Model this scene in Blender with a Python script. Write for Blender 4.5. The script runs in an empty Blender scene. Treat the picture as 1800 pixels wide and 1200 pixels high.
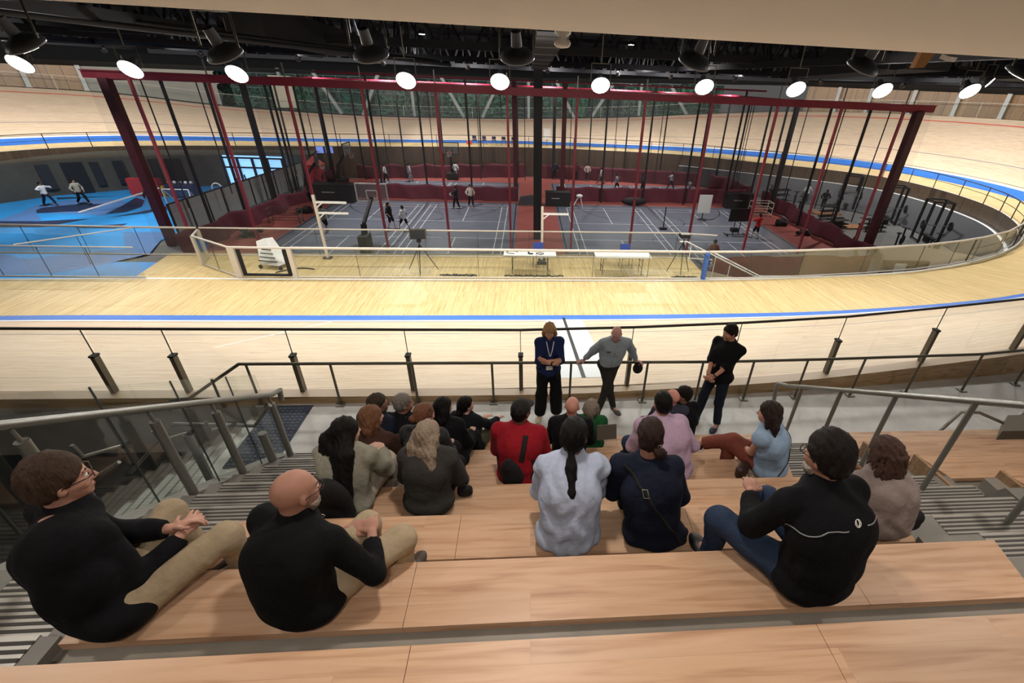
import bpy, math, random
import numpy as np
from mathutils import Vector, Matrix

S = bpy.context.scene
COL = S.collection
R = math.radians
PI = math.pi

# ---------------------------------------------------------------- camera
EYE_H = 4.85                      # eye height above the concourse floor
F_PX, CX, CY = 806.0, 995.0, 629.0
PITCH, ROLL, YAW = R(31.36), R(2.555), R(-5.32)

def cam_matrix():
    cy, sy = math.cos(YAW), math.sin(YAW)
    A = np.array([[cy, sy, 0], [-sy, cy, 0], [0, 0, 1]])
    cp, sp = math.cos(PITCH), math.sin(PITCH)
    B = np.array([[1, 0, 0], [0, -sp, -cp], [0, cp, -sp]])
    cr, sr = math.cos(ROLL), math.sin(ROLL)
    C = np.array([[cr, -sr, 0], [sr, cr, 0], [0, 0, 1]])
    return C @ B @ A
M = cam_matrix()
cam_data = bpy.data.cameras.new('camera')
cam = bpy.data.objects.new('camera', cam_data)
COL.objects.link(cam)
rows = [M[0], -M[1], -M[2]]        # right, up, back
mw = Matrix.Identity(4)
for i in range(3):
    for j in range(3):
        mw[j][i] = rows[i][j]
mw[2][3] = EYE_H
cam.matrix_world = mw
cam_data.sensor_fit = 'HORIZONTAL'
cam_data.sensor_width = 36.0
cam_data.lens = 36.0 * F_PX / 1800.0
cam_data.shift_x = -(CX - 900) / 1800.0
cam_data.shift_y = (CY - 600) / 1800.0
cam_data.clip_start = 0.05
cam_data.clip_end = 400
S.camera = cam

# ---------------------------------------------------------------- look
S.view_settings.view_transform = 'Standard'
S.view_settings.look = 'None'
S.view_settings.gamma = 1
S.view_settings.exposure = -0.1
S.view_settings.use_curve_mapping = False
S.render.film_transparent = False
cyc = S.cycles
cyc.use_denoising = True
cyc.max_bounces = 6
cyc.diffuse_bounces = 3
cyc.glossy_bounces = 2
cyc.transmission_bounces = 4
cyc.transparent_max_bounces = 24
cyc.sample_clamp_indirect = 4.0
cyc.caustics_reflective = False
cyc.caustics_refractive = False
cyc.use_light_tree = True

# ---------------------------------------------------------------- world: a dull overcast day outside
W = bpy.data.worlds.new('world')
S.world = W
W.use_nodes = True
bg = W.node_tree.nodes['Background']
bg.inputs[0].default_value = (0.62, 0.74, 0.86, 1)
bg.inputs[1].default_value = 0.5

# ---------------------------------------------------------------- lamps of the hall: positions and power of the high bay lights
# (x, y, z, aim x, aim y, aim z, watts)
LAMP_POWER = 1.0
NEAR_LAMPS = [(-11.5, 10, 4.95), (-8.5, 10, 5.0), (-5.3, 10, 5.0), (-2.8, 10, 5.1), (-0.2, 10, 5.17), (3.1, 10, 5.22), (6.4, 10, 5.27), (9.7, 10, 5.3), (13.0, 10.6, 5.35)]
MID_LAMPS = [(-14.8, 17, 4.62), (-11.8, 17, 4.6), (-8.8, 17, 4.6), (-3.8, 17, 4.62), (-0.9, 17, 4.7), (2.3, 17, 4.72), (5.7, 17, 4.8), (8.8, 17, 4.85), (11.8, 17, 4.92), (14.9, 17, 5.02)]

# px -> point on a horizontal / upright plane of the hall
def ray(u, v):
    return M.T @ np.array([(u - CX) / F_PX, (v - CY) / F_PX, 1.0])
def onz(u, v, z):
    d = ray(u, v); t = (z - EYE_H) / d[2]
    return Vector((t * d[0], t * d[1], z))
def ony(u, v, y):
    d = ray(u, v); t = y / d[1]
    return Vector((t * d[0], y, EYE_H + t * d[2]))

# ---------------------------------------------------------------- materials
def lin(c):
    if isinstance(c, str):
        c = c.lstrip('#'); c = [int(c[i:i + 2], 16) / 255 for i in (0, 2, 4)]
    return tuple((x / 12.92 if x <= 0.04045 else ((x + 0.055) / 1.055) ** 2.4) for x in c) + (1,)

MATS = {}
def mat(name, col, rough=0.6, metal=0.0, noise=0.0, nscale=8.0, bump=0.0, bscale=60.0, stretch=(1, 1, 1), spec=0.5, emit=None, estr=0.0, sheen=0.0, bdist=0.01):
    if name in MATS: return MATS[name]
    m = bpy.data.materials.new(name); m.use_nodes = True
    nt = m.node_tree; b = nt.nodes['Principled BSDF']
    c = lin(col)
    b.inputs['Base Color'].default_value = c
    b.inputs['Roughness'].default_value = rough
    b.inputs['Metallic'].default_value = metal
    b.inputs['Specular IOR Level'].default_value = spec
    if sheen: b.inputs['Sheen Weight'].default_value = sheen
    if emit is not None:
        b.inputs['Emission Color'].default_value = lin(emit)
        b.inputs['Emission Strength'].default_value = estr
    if noise or bump:
        tc = nt.nodes.new('ShaderNodeTexCoord'); mp = nt.nodes.new('ShaderNodeMapping')
        mp.inputs['Scale'].default_value = stretch
        nt.links.new(tc.outputs['Object'], mp.inputs[0])
        if noise:
            n = nt.nodes.new('ShaderNodeTexNoise'); n.inputs['Scale'].default_value = nscale; n.inputs['Detail'].default_value = 5
            nt.links.new(mp.outputs[0], n.inputs[0])
            r = nt.nodes.new('ShaderNodeValToRGB')
            lo = tuple(max(0, x * (1 - noise)) for x in c[:3]) + (1,); hi = tuple(min(1, x * (1 + noise)) for x in c[:3]) + (1,)
            r.color_ramp.elements[0].position = 0.3; r.color_ramp.elements[0].color = lo
            r.color_ramp.elements[1].position = 0.7; r.color_ramp.elements[1].color = hi
            nt.links.new(n.outputs[0], r.inputs[0]); nt.links.new(r.outputs[0], b.inputs['Base Color'])
        if bump:
            n2 = nt.nodes.new('ShaderNodeTexNoise'); n2.inputs['Scale'].default_value = bscale; n2.inputs['Detail'].default_value = 3
            nt.links.new(mp.outputs[0], n2.inputs[0])
            bp = nt.nodes.new('ShaderNodeBump'); bp.inputs['Strength'].default_value = bump; bp.inputs['Distance'].default_value = bdist
            nt.links.new(n2.outputs[0], bp.inputs['Height']); nt.links.new(bp.outputs[0], b.inputs['Normal'])
    MATS[name] = m
    return m

def wood(name, c1, c2, c3, along='X', plank=0.12, length=2.4, rough=0.4, seam=0.35, scale=1.0, uv=False, seam_w=0.004, var=1.0, knots=0.25):
    """boards: brick pattern for the strips, stretched noise for the grain"""
    if name in MATS: return MATS[name]
    m = bpy.data.materials.new(name); m.use_nodes = True
    nt = m.node_tree; N = nt.nodes; L = nt.links; b = N['Principled BSDF']
    b.inputs['Roughness'].default_value = rough
    tc = N.new('ShaderNodeTexCoord')
    g = N.new('ShaderNodeNewGeometry')
    src = tc.outputs['UV'] if uv else g.outputs['Position']
    mp = N.new('ShaderNodeMapping')
    if along == 'Y': mp.inputs['Rotation'].default_value = (0, 0, PI / 2)
    L.new(src, mp.inputs[0])
    br = N.new('ShaderNodeTexBrick')
    br.inputs['Scale'].default_value = 1.0
    br.inputs['Brick Width'].default_value = length; br.inputs['Row Height'].default_value = plank
    br.inputs['Mortar Size'].default_value = seam_w; br.inputs['Mortar Smooth'].default_value = 0.1
    br.inputs['Color1'].default_value = (0, 0, 0, 1); br.inputs['Color2'].default_value = (1, 1, 1, 1); br.inputs['Mortar'].default_value = (0.5, 0.5, 0.5, 1)
    br.offset = 0.37
    L.new(mp.outputs[0], br.inputs[0])
    mg = N.new('ShaderNodeMapping'); mg.inputs['Scale'].default_value = (0.9 * scale, 14 * scale, 14 * scale)
    L.new(mp.outputs[0], mg.inputs[0])
    # shift grain per board
    add = N.new('ShaderNodeVectorMath'); add.operation = 'ADD'
    sc = N.new('ShaderNodeVectorMath'); sc.operation = 'SCALE'; sc.inputs['Scale'].default_value = 7.0
    L.new(br.outputs['Color'], sc.inputs[0]); L.new(mg.outputs[0], add.inputs[0]); L.new(sc.outputs[0], add.inputs[1])
    n = N.new('ShaderNodeTexNoise'); n.inputs['Scale'].default_value = 1.6; n.inputs['Detail'].default_value = 6; n.inputs['Distortion'].default_value = 0.6
    L.new(add.outputs[0], n.inputs[0])
    ramp = N.new('ShaderNodeValToRGB')
    e = ramp.color_ramp.elements; e[0].position = 0.28; e[0].color = lin(c3); e[1].position = 0.72; e[1].color = lin(c2)
    k = ramp.color_ramp.elements.new(0.48); k.color = lin(c1)
    L.new(n.outputs[0], ramp.inputs[0])
    hs = N.new('ShaderNodeMix'); hs.data_type = 'RGBA'; hs.blend_type = 'MULTIPLY'
    vr = N.new('ShaderNodeMapRange'); vr.inputs['To Min'].default_value = 1 - 0.22 * var; vr.inputs['To Max'].default_value = 1 + 0.06 * var
    L.new(br.outputs['Color'], vr.inputs['Value'])
    hs.inputs[0].default_value = 1.0
    L.new(ramp.outputs[0], hs.inputs[6])
    cmb = N.new('ShaderNodeCombineColor'); 
    for i in range(3): L.new(vr.outputs[0], cmb.inputs[i])
    L.new(cmb.outputs[0], hs.inputs[7])
    # blotches
    n3 = N.new('ShaderNodeTexNoise'); n3.inputs['Scale'].default_value = 2.2; n3.inputs['Detail'].default_value = 2
    L.new(src, n3.inputs[0])
    mr3 = N.new('ShaderNodeMapRange'); mr3.inputs['From Min'].default_value = 0.62; mr3.inputs['From Max'].default_value = 0.74; mr3.inputs['To Min'].default_value = 0; mr3.inputs['To Max'].default_value = knots
    L.new(n3.outputs[0], mr3.inputs['Value'])
    mk = N.new('ShaderNodeMix'); mk.data_type = 'RGBA'
    L.new(mr3.outputs[0], mk.inputs[0]); L.new(hs.outputs[2], mk.inputs[6]); mk.inputs[7].default_value = lin(c3)
    # seams
    ms = N.new('ShaderNodeMix'); ms.data_type = 'RGBA'; ms.inputs[7].default_value = tuple(x * 0.35 for x in lin(c3)[:3]) + (1,)
    sm = N.new('ShaderNodeMath'); sm.operation = 'MULTIPLY'; sm.inputs[1].default_value = seam
    L.new(br.outputs['Fac'], sm.inputs[0]); L.new(sm.outputs[0], ms.inputs[0]); L.new(mk.outputs[2], ms.inputs[6])
    L.new(ms.outputs[2], b.inputs['Base Color'])
    MATS[name] = m
    return m

def concrete(name, col, rough=0.55, amp=0.18):
    if name in MATS: return MATS[name]
    m = bpy.data.materials.new(name); m.use_nodes = True
    nt = m.node_tree; N = nt.nodes; L = nt.links; b = N['Principled BSDF']; b.inputs['Roughness'].default_value = rough
    g = N.new('ShaderNodeNewGeometry'); c = lin(col)
    n = N.new('ShaderNodeTexNoise'); n.inputs['Scale'].default_value = 1.3; n.inputs['Detail'].default_value = 8; n.inputs['Roughness'].default_value = 0.65
    L.new(g.outputs['Position'], n.inputs[0])
    r = N.new('ShaderNodeValToRGB'); r.color_ramp.elements[0].position = 0.32; r.color_ramp.elements[1].position = 0.68
    r.color_ramp.elements[0].color = tuple(x * (1 - amp) for x in c[:3]) + (1,); r.color_ramp.elements[1].color = tuple(x * (1 + amp) for x in c[:3]) + (1,)
    L.new(n.outputs[0], r.inputs[0]); L.new(r.outputs[0], b.inputs['Base Color'])
    n2 = N.new('ShaderNodeTexNoise'); n2.inputs['Scale'].default_value = 35; n2.inputs['Detail'].default_value = 4
    L.new(g.outputs['Position'], n2.inputs[0]); bp = N.new('ShaderNodeBump'); bp.inputs['Strength'].default_value = 0.15
    L.new(n2.outputs[0], bp.inputs['Height']); L.new(bp.outputs[0], b.inputs['Normal'])
    MATS[name] = m
    return m

def see_through(name, tint, alpha, gloss=0.06, col=(0.8, 0.9, 0.9)):
    """thin clear sheet: mostly transparent, a little reflection, a little body colour"""
    if name in MATS: return MATS[name]
    m = bpy.data.materials.new(name); m.use_nodes = True
    nt = m.node_tree; N = nt.nodes; L = nt.links
    for x in list(N):
        if x.type != 'OUTPUT_MATERIAL': N.remove(x)
    out = [x for x in N if x.type == 'OUTPUT_MATERIAL'][0]
    t = N.new('ShaderNodeBsdfTransparent'); t.inputs[0].default_value = tuple(tint) + (1,)
    d = N.new('ShaderNodeBsdfDiffuse'); d.inputs[0].default_value = tuple(col) + (1,)
    gl = N.new('ShaderNodeBsdfGlossy'); gl.inputs['Roughness'].default_value = 0.03
    m1 = N.new('ShaderNodeMixShader'); m1.inputs[0].default_value = alpha
    L.new(t.outputs[0], m1.inputs[1]); L.new(d.outputs[0], m1.inputs[2])
    m2 = N.new('ShaderNodeMixShader')
    if gloss > 0:
        fr = N.new('ShaderNodeFresnel'); fr.inputs[0].default_value = 1.45
        mm = N.new('ShaderNodeMath'); mm.operation = 'MULTIPLY'; mm.inputs[1].default_value = gloss * 12
        L.new(fr.outputs[0], mm.inputs[0]); L.new(mm.outputs[0], m2.inputs[0])
    else: m2.inputs[0].default_value = 0
    L.new(m1.outputs[0], m2.inputs[1]); L.new(gl.outputs[0], m2.inputs[2]); L.new(m2.outputs[0], out.inputs[0])
    MATS[name] = m
    return m

m_track = wood('track boards', '#dcc6ad', '#e6d3bb', '#c4a684', uv=True, plank=0.045, length=4.0, rough=0.45, seam=0.5, var=0.5, knots=0.15, seam_w=0.003)
m_apron = wood('apron boards', '#dfc58c', '#e8d3a2', '#c2a06a', along='Y', uv=True, plank=0.07, length=3.0, rough=0.42, seam=0.4, var=0.7, knots=0.2, seam_w=0.004)
m_bench = wood('bench maple', '#c9a485', '#d3b093', '#ad8466', plank=0.19, length=2.1, rough=0.42, seam=0.18, seam_w=0.0015, var=0.5, knots=0.3)
m_bench_side = wood('bench edge', '#a88a6c', '#b39474', '#8e7050', plank=0.05, length=2.0, seam=0.2)
m_ledge = wood('ledge timber', '#a58a66', '#b39a74', '#80653f', plank=0.3, length=9, seam=0.2)
m_wallwood = wood('wall panel wood', '#94724c', '#a38158', '#775637', plank=0.9, length=1.4, seam=0.8, seam_w=0.02)
m_fascia = wood('dark fascia boards', '#54463a', '#63533f', '#3b3026', along='Y', plank=0.2, length=3.0, seam=0.5, seam_w=0.01)
m_conc = concrete('concrete floor', '#b9b8b6')
m_conc_d = concrete('concrete terrace', '#87827a')
m_conc_w = concrete('concrete wall', '#807e79')
m_infield = concrete('infield screed', '#6b6c6c', rough=0.3)
m_soffit = mat('soffit paint', '#dfd5c8', rough=0.85, noise=0.02, nscale=2, bump=0.03, bscale=200)
m_black = mat('matt black', '#0c0d12', rough=0.8)
m_deck = mat('roof deck black', '#06070b', rough=0.95)
m_truss = mat('truss paint', '#0d0e15', rough=0.85)
m_duct = mat('dark duct', '#181a20', rough=0.75)
m_steel = mat('brushed steel', '#8b8b86', rough=0.38, metal=0.75, noise=0.06, nscale=30, stretch=(1, 1, 8))
m_steel_d = mat('bronze steel', '#5f5b50', rough=0.45, metal=0.6)
m_darkrail = mat('dark handrail', '#3a3833', rough=0.5, metal=0.3)
m_white = mat('white paint', '#e8e8e4', rough=0.5)
m_red = mat('red steel', '#8e1f37', rough=0.45, noise=0.05, nscale=3)
m_redpost = mat('red post', '#a8434e', rough=0.5)
m_maroon = mat('maroon post', '#48141d', rough=0.5)
m_blackpost = mat('black post', '#121014', rough=0.5)
m_curtain = mat('maroon curtain', '#58202f', rough=0.85, noise=0.12, nscale=2, bump=0.3, bscale=5)
m_curtain2 = mat('red brown curtain', '#7d4037', rough=0.85, noise=0.1, nscale=2, bump=0.3, bscale=4)
m_blue = mat('blue band paint', '#3b74cb', rough=0.45, noise=0.06, nscale=3)
m_court = mat('court floor grey', '#6d7280', rough=0.22, noise=0.06, nscale=0.8)
m_courtred = mat('court surround red', '#94504a', rough=0.4, noise=0.08, nscale=1.2)
m_line = mat('court line white', '#c8ccd0', rough=0.5)
m_lined = mat('court line dark', '#23252e', rough=0.5)
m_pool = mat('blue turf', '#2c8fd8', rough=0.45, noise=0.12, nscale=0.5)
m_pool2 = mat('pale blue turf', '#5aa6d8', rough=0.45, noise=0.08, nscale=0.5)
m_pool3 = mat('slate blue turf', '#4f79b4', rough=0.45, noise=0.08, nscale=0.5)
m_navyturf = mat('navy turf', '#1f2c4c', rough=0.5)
m_glass = see_through('clear glass', (0.965, 0.985, 0.975), 0.008, gloss=0.010)
m_glass_far = see_through('barrier glass', (0.955, 0.975, 0.965), 0.018, gloss=0.025)
m_glassedge = mat('glass edge', '#3a423f', rough=0.3)
m_net = see_through('net mesh', (1, 1, 1), 0.10, gloss=0, col=(0.16, 0.14, 0.14))
m_rubber = mat('black rubber', '#101012', rough=0.7)
m_tread = mat('tread aluminium', '#b4b2ac', rough=0.4, metal=0.35)
m_grip = mat('tread grip', '#474543', rough=0.8)
m_navymat = mat('tactile mat', '#2a3040', rough=0.8)

# ---------------------------------------------------------------- object helpers
def tag(o, label=None, cat=None, group=None, kind=None):
    if label: o['label'] = label
    if cat: o['category'] = cat
    if group: o['group'] = group
    if kind: o['kind'] = kind
    return o

def worldloc(o):
    l = Vector((0, 0, 0))
    while o is not None:
        l += o.location; o = o.parent
    return l

def thing(name, label, cat, loc=(0, 0, 0), group=None):
    o = bpy.data.objects.new(name, None); COL.objects.link(o); o.location = loc
    o.empty_display_size = 0.2
    return tag(o, label, cat, group)

def link_mesh(name, verts, faces, mats, fmat=None, parent=None, smooth=False, uvs=None):
    verts = np.asarray(verts, dtype=float).reshape(-1, 3)
    if parent is not None: org = worldloc(parent)
    else:
        lo = verts.min(0); hi = verts.max(0)
        org = Vector(((lo[0] + hi[0]) / 2, (lo[1] + hi[1]) / 2, lo[2]))
    me = bpy.data.meshes.new(name)
    v = verts - np.array(org)
    if isinstance(faces, np.ndarray):
        me.vertices.add(len(v)); me.vertices.foreach_set('co', v.astype(np.float32).ravel())
        nf, k = faces.shape
        me.loops.add(nf * k); me.loops.foreach_set('vertex_index', faces.astype(np.int32).ravel())
        me.polygons.add(nf); me.polygons.foreach_set('loop_start', np.arange(0, nf * k, k, dtype=np.int32))
        me.update(calc_edges=True)
    else:
        me.from_pydata([tuple(a) for a in v], [], faces)
    if not isinstance(mats, (list, tuple)): mats = [mats]
    for m in mats: me.materials.append(m)
    if fmat is not None: me.polygons.foreach_set('material_index', np.asarray(fmat, dtype=np.int32))
    if smooth is True: me.polygons.foreach_set('use_smooth', np.ones(len(me.polygons), dtype=bool))
    elif smooth is not False: me.polygons.foreach_set('use_smooth', np.asarray(smooth, dtype=bool))
    if uvs is not None:
        l = me.uv_layers.new(name='UVMap')
        flat = []
        for f in me.polygons:
            for vi in f.vertices: flat += list(uvs[vi])
        l.data.foreach_set('uv', flat)
    me.update()
    o = bpy.data.objects.new(name, me); COL.objects.link(o)
    if parent is not None: o.parent = parent
    else: o.location = org
    return o

def basis(d):
    d = Vector(d).normalized()
    a = Vector((0, 0, 1)) if abs(d.z) < 0.95 else Vector((1, 0, 0))
    x = d.cross(a).normalized(); y = d.cross(x).normalized()
    return x, y, d

class MB:
    def __init__(s): s.v = []; s.f = []; s.m = []; s.sm = []; s.cur = 0
    def mat(s, i): s.cur = i; return s
    def add(s, vs, fs, sm=False):
        o = len(s.v); s.v += [tuple(v) for v in vs]
        for f in fs: s.f.append(tuple(i + o for i in f)); s.m.append(s.cur); s.sm.append(sm)
        return s
    def hexa(s, c8):   # bottom 4 ccw then top 4
        return s.add(c8, [(3, 2, 1, 0), (4, 5, 6, 7), (0, 1, 5, 4), (1, 2, 6, 5), (2, 3, 7, 6), (3, 0, 4, 7)])
    def box(s, x0, y0, z0, x1, y1, z1):
        return s.hexa([(x0, y0, z0), (x1, y0, z0), (x1, y1, z0), (x0, y1, z0), (x0, y0, z1), (x1, y0, z1), (x1, y1, z1), (x0, y1, z1)])
    def obox(s, c, size, ax=None, rz=0.0, rx=0.0):
        """oriented box: centre, full size, rotated about z then tilted"""
        c = Vector(c); Rm = Matrix.Rotation(rz, 3, 'Z') @ Matrix.Rotation(rx, 3, 'X') if ax is None else Matrix((ax[0], ax[1], ax[2])).transposed()
        h = Vector(size) / 2; vs = []
        for z in (-1, 1):
            for x, y in ((-1, -1), (1, -1), (1, 1), (-1, 1)):
                vs.append(c + Rm @ Vector((x * h.x, y * h.y, z * h.z)))
        return s.hexa(vs)
    def bar(s, a, b, w, h=None, up=(0, 0, 1)):
        """rectangular bar between two points"""
        a = Vector(a); b = Vector(b); h = h or w
        d = (b - a).normalized(); u = Vector(up)
        if abs(d.dot(u)) > 0.98: u = Vector((0, 1, 0))
        x = d.cross(u).normalized(); z = x.cross(d).normalized()
        vs = []
        for p in (a, b):
            for i, j in ((-1, -1), (1, -1), (1, 1), (-1, 1)): vs.append(p + x * i * w / 2 + z * j * h / 2)
        return s.add(vs, [(0, 1, 2, 3), (7, 6, 5, 4), (0, 4, 5, 1), (1, 5, 6, 2), (2, 6, 7, 3), (3, 7, 4, 0)])
    def tube(s, pts, r, n=10, cap=True):
        pts = [Vector(p) for p in pts]
        rs = r if isinstance(r, (list, tuple)) else [r] * len(pts)
        rings = []
        d0 = (pts[1] - pts[0]).normalized(); x, y, _ = basis(d0)
        for i, p in enumerate(pts):
            if i == 0: d = pts[1] - pts[0]
            elif i == len(pts) - 1: d = pts[-1] - pts[-2]
            else: d = (pts[i + 1] - pts[i]).normalized() + (pts[i] - pts[i - 1]).normalized()
            d.normalize()
            x = (x - d * x.dot(d)).normalized(); y = d.cross(x)
            k = 1.0
            if 0 < i < len(pts) - 1:
                c = (pts[i + 1] - pts[i]).normalized().dot((pts[i] - pts[i - 1]).normalized())
                k = min(1.5, 1 / max(0.3, math.sqrt((1 + c) / 2)))
            rings.append([p + (x * math.cos(2 * PI * j / n) + y * math.sin(2 * PI * j / n)) * rs[i] * (k if k < 1.2 else 1.1) for j in range(n)])
        vs = [v for rg in rings for v in rg]; fs = []
        for i in range(len(pts) - 1):
            for j in range(n):
                k = (j + 1) % n; fs.append((i * n + j, i * n + k, (i + 1) * n + k, (i + 1) * n + j))
        s.add(vs, fs, True)
        if cap:
            s.add(rings[0], [tuple(reversed(range(n)))]); s.add(rings[-1], [tuple(range(n))])
        return s
    def cyl(s, a, b, r, r2=None, n=16): return s.tube([a, b], [r, r if r2 is None else r2], n)
    def lathe(s, c, prof, axis=(0, 0, 1), n=20):
        """prof: list of (radius, height along axis)"""
        x, y, d = basis(axis); c = Vector(c); vs = []; fs = []
        for r, h in prof:
            for j in range(n):
                a = 2 * PI * j / n; vs.append(c + d * h + (x * math.cos(a) + y * math.sin(a)) * max(r, 1e-4))
        for i in range(len(prof) - 1):
            for j in range(n):
                k = (j + 1) % n; fs.append((i * n + j, (i + 1) * n + j, (i + 1) * n + k, i * n + k))
        return s.add(vs, fs, True)
    def sphere(s, c, r, n=12, m=8, sc=(1, 1, 1)):
        c = Vector(c); vs = []; fs = []
        for i in range(m + 1):
            t = PI * i / m
            for j in range(n):
                a = 2 * PI * j / n
                vs.append(c + Vector((r * sc[0] * math.sin(t) * math.cos(a), r * sc[1] * math.sin(t) * math.sin(a), r * sc[2] * math.cos(t))))
        for i in range(m):
            for j in range(n):
                k = (j + 1) % n; fs.append((i * n + j, (i + 1) * n + j, (i + 1) * n + k, i * n + k))
        return s.add(vs, fs, True)
    def prism(s, pts, z0, z1):
        n = len(pts); vs = [(p[0], p[1], z0) for p in pts] + [(p[0], p[1], z1) for p in pts]
        a = sum(pts[i][0] * pts[(i + 1) % n][1] - pts[(i + 1) % n][0] * pts[i][1] for i in range(n))
        o = list(range(n)) if a > 0 else list(reversed(range(n)))
        fs = [tuple(reversed(o)), tuple(i + n for i in o)] + [(o[i], o[(i + 1) % n], o[(i + 1) % n] + n, o[i] + n) for i in range(n)]
        return s.add(vs, fs)
    def sheet(s, c4, t):
        """thin slab on a quad c4 (ccw seen from its front)"""
        c = [Vector(p) for p in c4]; nrm = (c[1] - c[0]).cross(c[3] - c[0]).normalized() * t / 2
        return s.hexa([p - nrm for p in c] + [p + nrm for p in c])
    def grid(s, P, closed_u=False, sm=True):
        nu = len(P); nv = len(P[0]); vs = [p for row in P for p in row]; fs = []
        for i in range(nu - (0 if closed_u else 1)):
            for j in range(nv - 1):
                a = i * nv + j; b = ((i + 1) % nu) * nv + j
                fs.append((a, b, b + 1, a + 1))
        return s.add(vs, fs, sm)
    def build(s, name, mats, parent=None, label=None):
        o = link_mesh(name, s.v, s.f, mats, s.m, parent, s.sm)
        if label: o['label'] = label
        return o

def struct(o, label=None):
    o['kind'] = 'structure'
    if label: o['label'] = label
    return o

def rail_tube(name, pts, r, m, parent, n=10):
    return MB().tube(pts, r, n).build(name, m, parent)

def interp(x, pts):
    if x <= pts[0][0]: return pts[0][1]
    for (a, b), (c, d) in zip(pts, pts[1:]):
        if x <= c: return b + (d - b) * (x - a) / (c - a)
    return pts[-1][1]

def text_obj(name, body, size, m, parent, centre, right, up, depth=0.004):
    """raised lettering as a mesh: centre point, reading direction, up direction"""
    cu = bpy.data.curves.new(name, 'FONT'); cu.body = body; cu.size = size; cu.extrude = depth; cu.align_x = 'CENTER'; cu.align_y = 'CENTER'
    tmp = bpy.data.objects.new(name + '_t', cu); COL.objects.link(tmp)
    dg = bpy.context.evaluated_depsgraph_get()
    me = bpy.data.meshes.new_from_object(tmp.evaluated_get(dg))
    r = Vector(right).normalized(); u = Vector(up).normalized(); n = r.cross(u)
    T = Matrix((r, u, n)).transposed().to_4x4(); T.translation = Vector(centre) - worldloc(parent)
    me.transform(T); me.materials.clear(); me.materials.append(m)
    o = bpy.data.objects.new(name, me); COL.objects.link(o); o.parent = parent
    bpy.data.objects.remove(tmp); bpy.data.curves.remove(cu)
    return o

# ================================================================ the track ring
ST = [  # apron edge (x,y), blue band inner edge (x,y), outer edge (x,y,z)
 ((-22, 15.4), (-22, 12.7), (-22, 6.9, 0.45)),
 ((-12, 15.5), (-12, 12.65), (-12, 6.66, 0.15)),
 ((-3, 15.6), (-3, 12.7), (-3, 6.66, 0.12)),
 ((5, 15.75), (5, 12.85), (5, 6.88, 0.22)),
 ((11, 16.25), (11.3, 13.3), (11.6, 7.6, 0.55)),
 ((16.5, 17.2), (18.4, 14.7), (20, 9.2, 1.3)),
 ((21.8, 19.4), (25.5, 17.8), (29, 12.6, 2.4)),
 ((26, 22.3), (30.5, 22), (35, 18.5, 3.1)),
 ((29.1, 26.1), (33.8, 27), (38.8, 25, 3.3)),
 ((31, 30.2), (35.2, 31.8), (40.4, 31.5, 3.3)),
 ((31.6, 35.5), (35.5, 36.5), (40.7, 38, 3.3)),
 ((30.5, 40), (34.2, 41.8), (39, 45, 3.2)),
 ((26.5, 43.8), (30.5, 46.4), (35, 51, 3.0)),
 ((21, 47), (25, 49.6), (29, 56, 2.6)),
 ((15.7, 50), (18.3, 52.4), (21, 59.5, 1.9)),
 ((9, 51.3), (10, 53.8), (11.5, 62, 1.05)),
 ((0, 51.9), (0, 54.6), (0, 63, 0.45)),
 ((-9, 50.3), (-9, 53.4), (-9, 61.8, 0.3)),
 ((-17.5, 48.4), (-18, 51.6), (-20, 59.8, 0.35)),
 ((-26, 46.6), (-28.2, 49.6), (-32, 57, 1.0)),
 ((-33, 44.8), (-35.8, 47.4), (-40, 54, 1.9)),
 ((-37.6, 42), (-40.5, 43.6), (-46, 49.5, 2.4)),
 ((-40, 37), (-43.3, 38.5), (-50, 41, 3.0)),
 ((-40, 31), (-43.5, 31), (-50, 31, 3.0)),
 ((-37.5, 24), (-40, 22.5), (-46, 19.5, 2.8)),
 ((-31, 18.0), (-32, 15.5), (-36, 10.5, 1.8)),
]
ZA = -1.4
def cr(p0, p1, p2, p3, t):
    return tuple(0.5 * ((2 * b) + (-a + c) * t + (2 * a - 5 * b + 4 * c - d) * t * t + (-a + 3 * b - 3 * c + d) * t ** 3) for a, b, c, d in zip(p0, p1, p2, p3))
SUB = 8
RING = []
nS = len(ST)
for i in range(nS):
    q = [ST[(i + k) % nS] for k in (-1, 0, 1, 2)]
    for j in range(SUB):
        t = j / SUB
        RING.append(tuple(cr(q[0][k], q[1][k], q[2][k], q[3][k], t) for k in range(3)))
def ring_pt(st, k=0):     # station float -> point
    i = int(st * SUB) % len(RING); f = st * SUB - int(st * SUB)
    a = RING[i][k]; b = RING[(i + 1) % len(RING)][k]
    return tuple(x + (y - x) * f for x, y in zip(a, b))
FR = [(0, 1), (0.105, 2), (0.128, 3), (0.136, 4), (0.142, 3), (0.222, 5), (0.227, 3), (0.36, 6), (0.367, 3), (0.9, 7), (0.915, 3), (1.0, None)]
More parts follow.
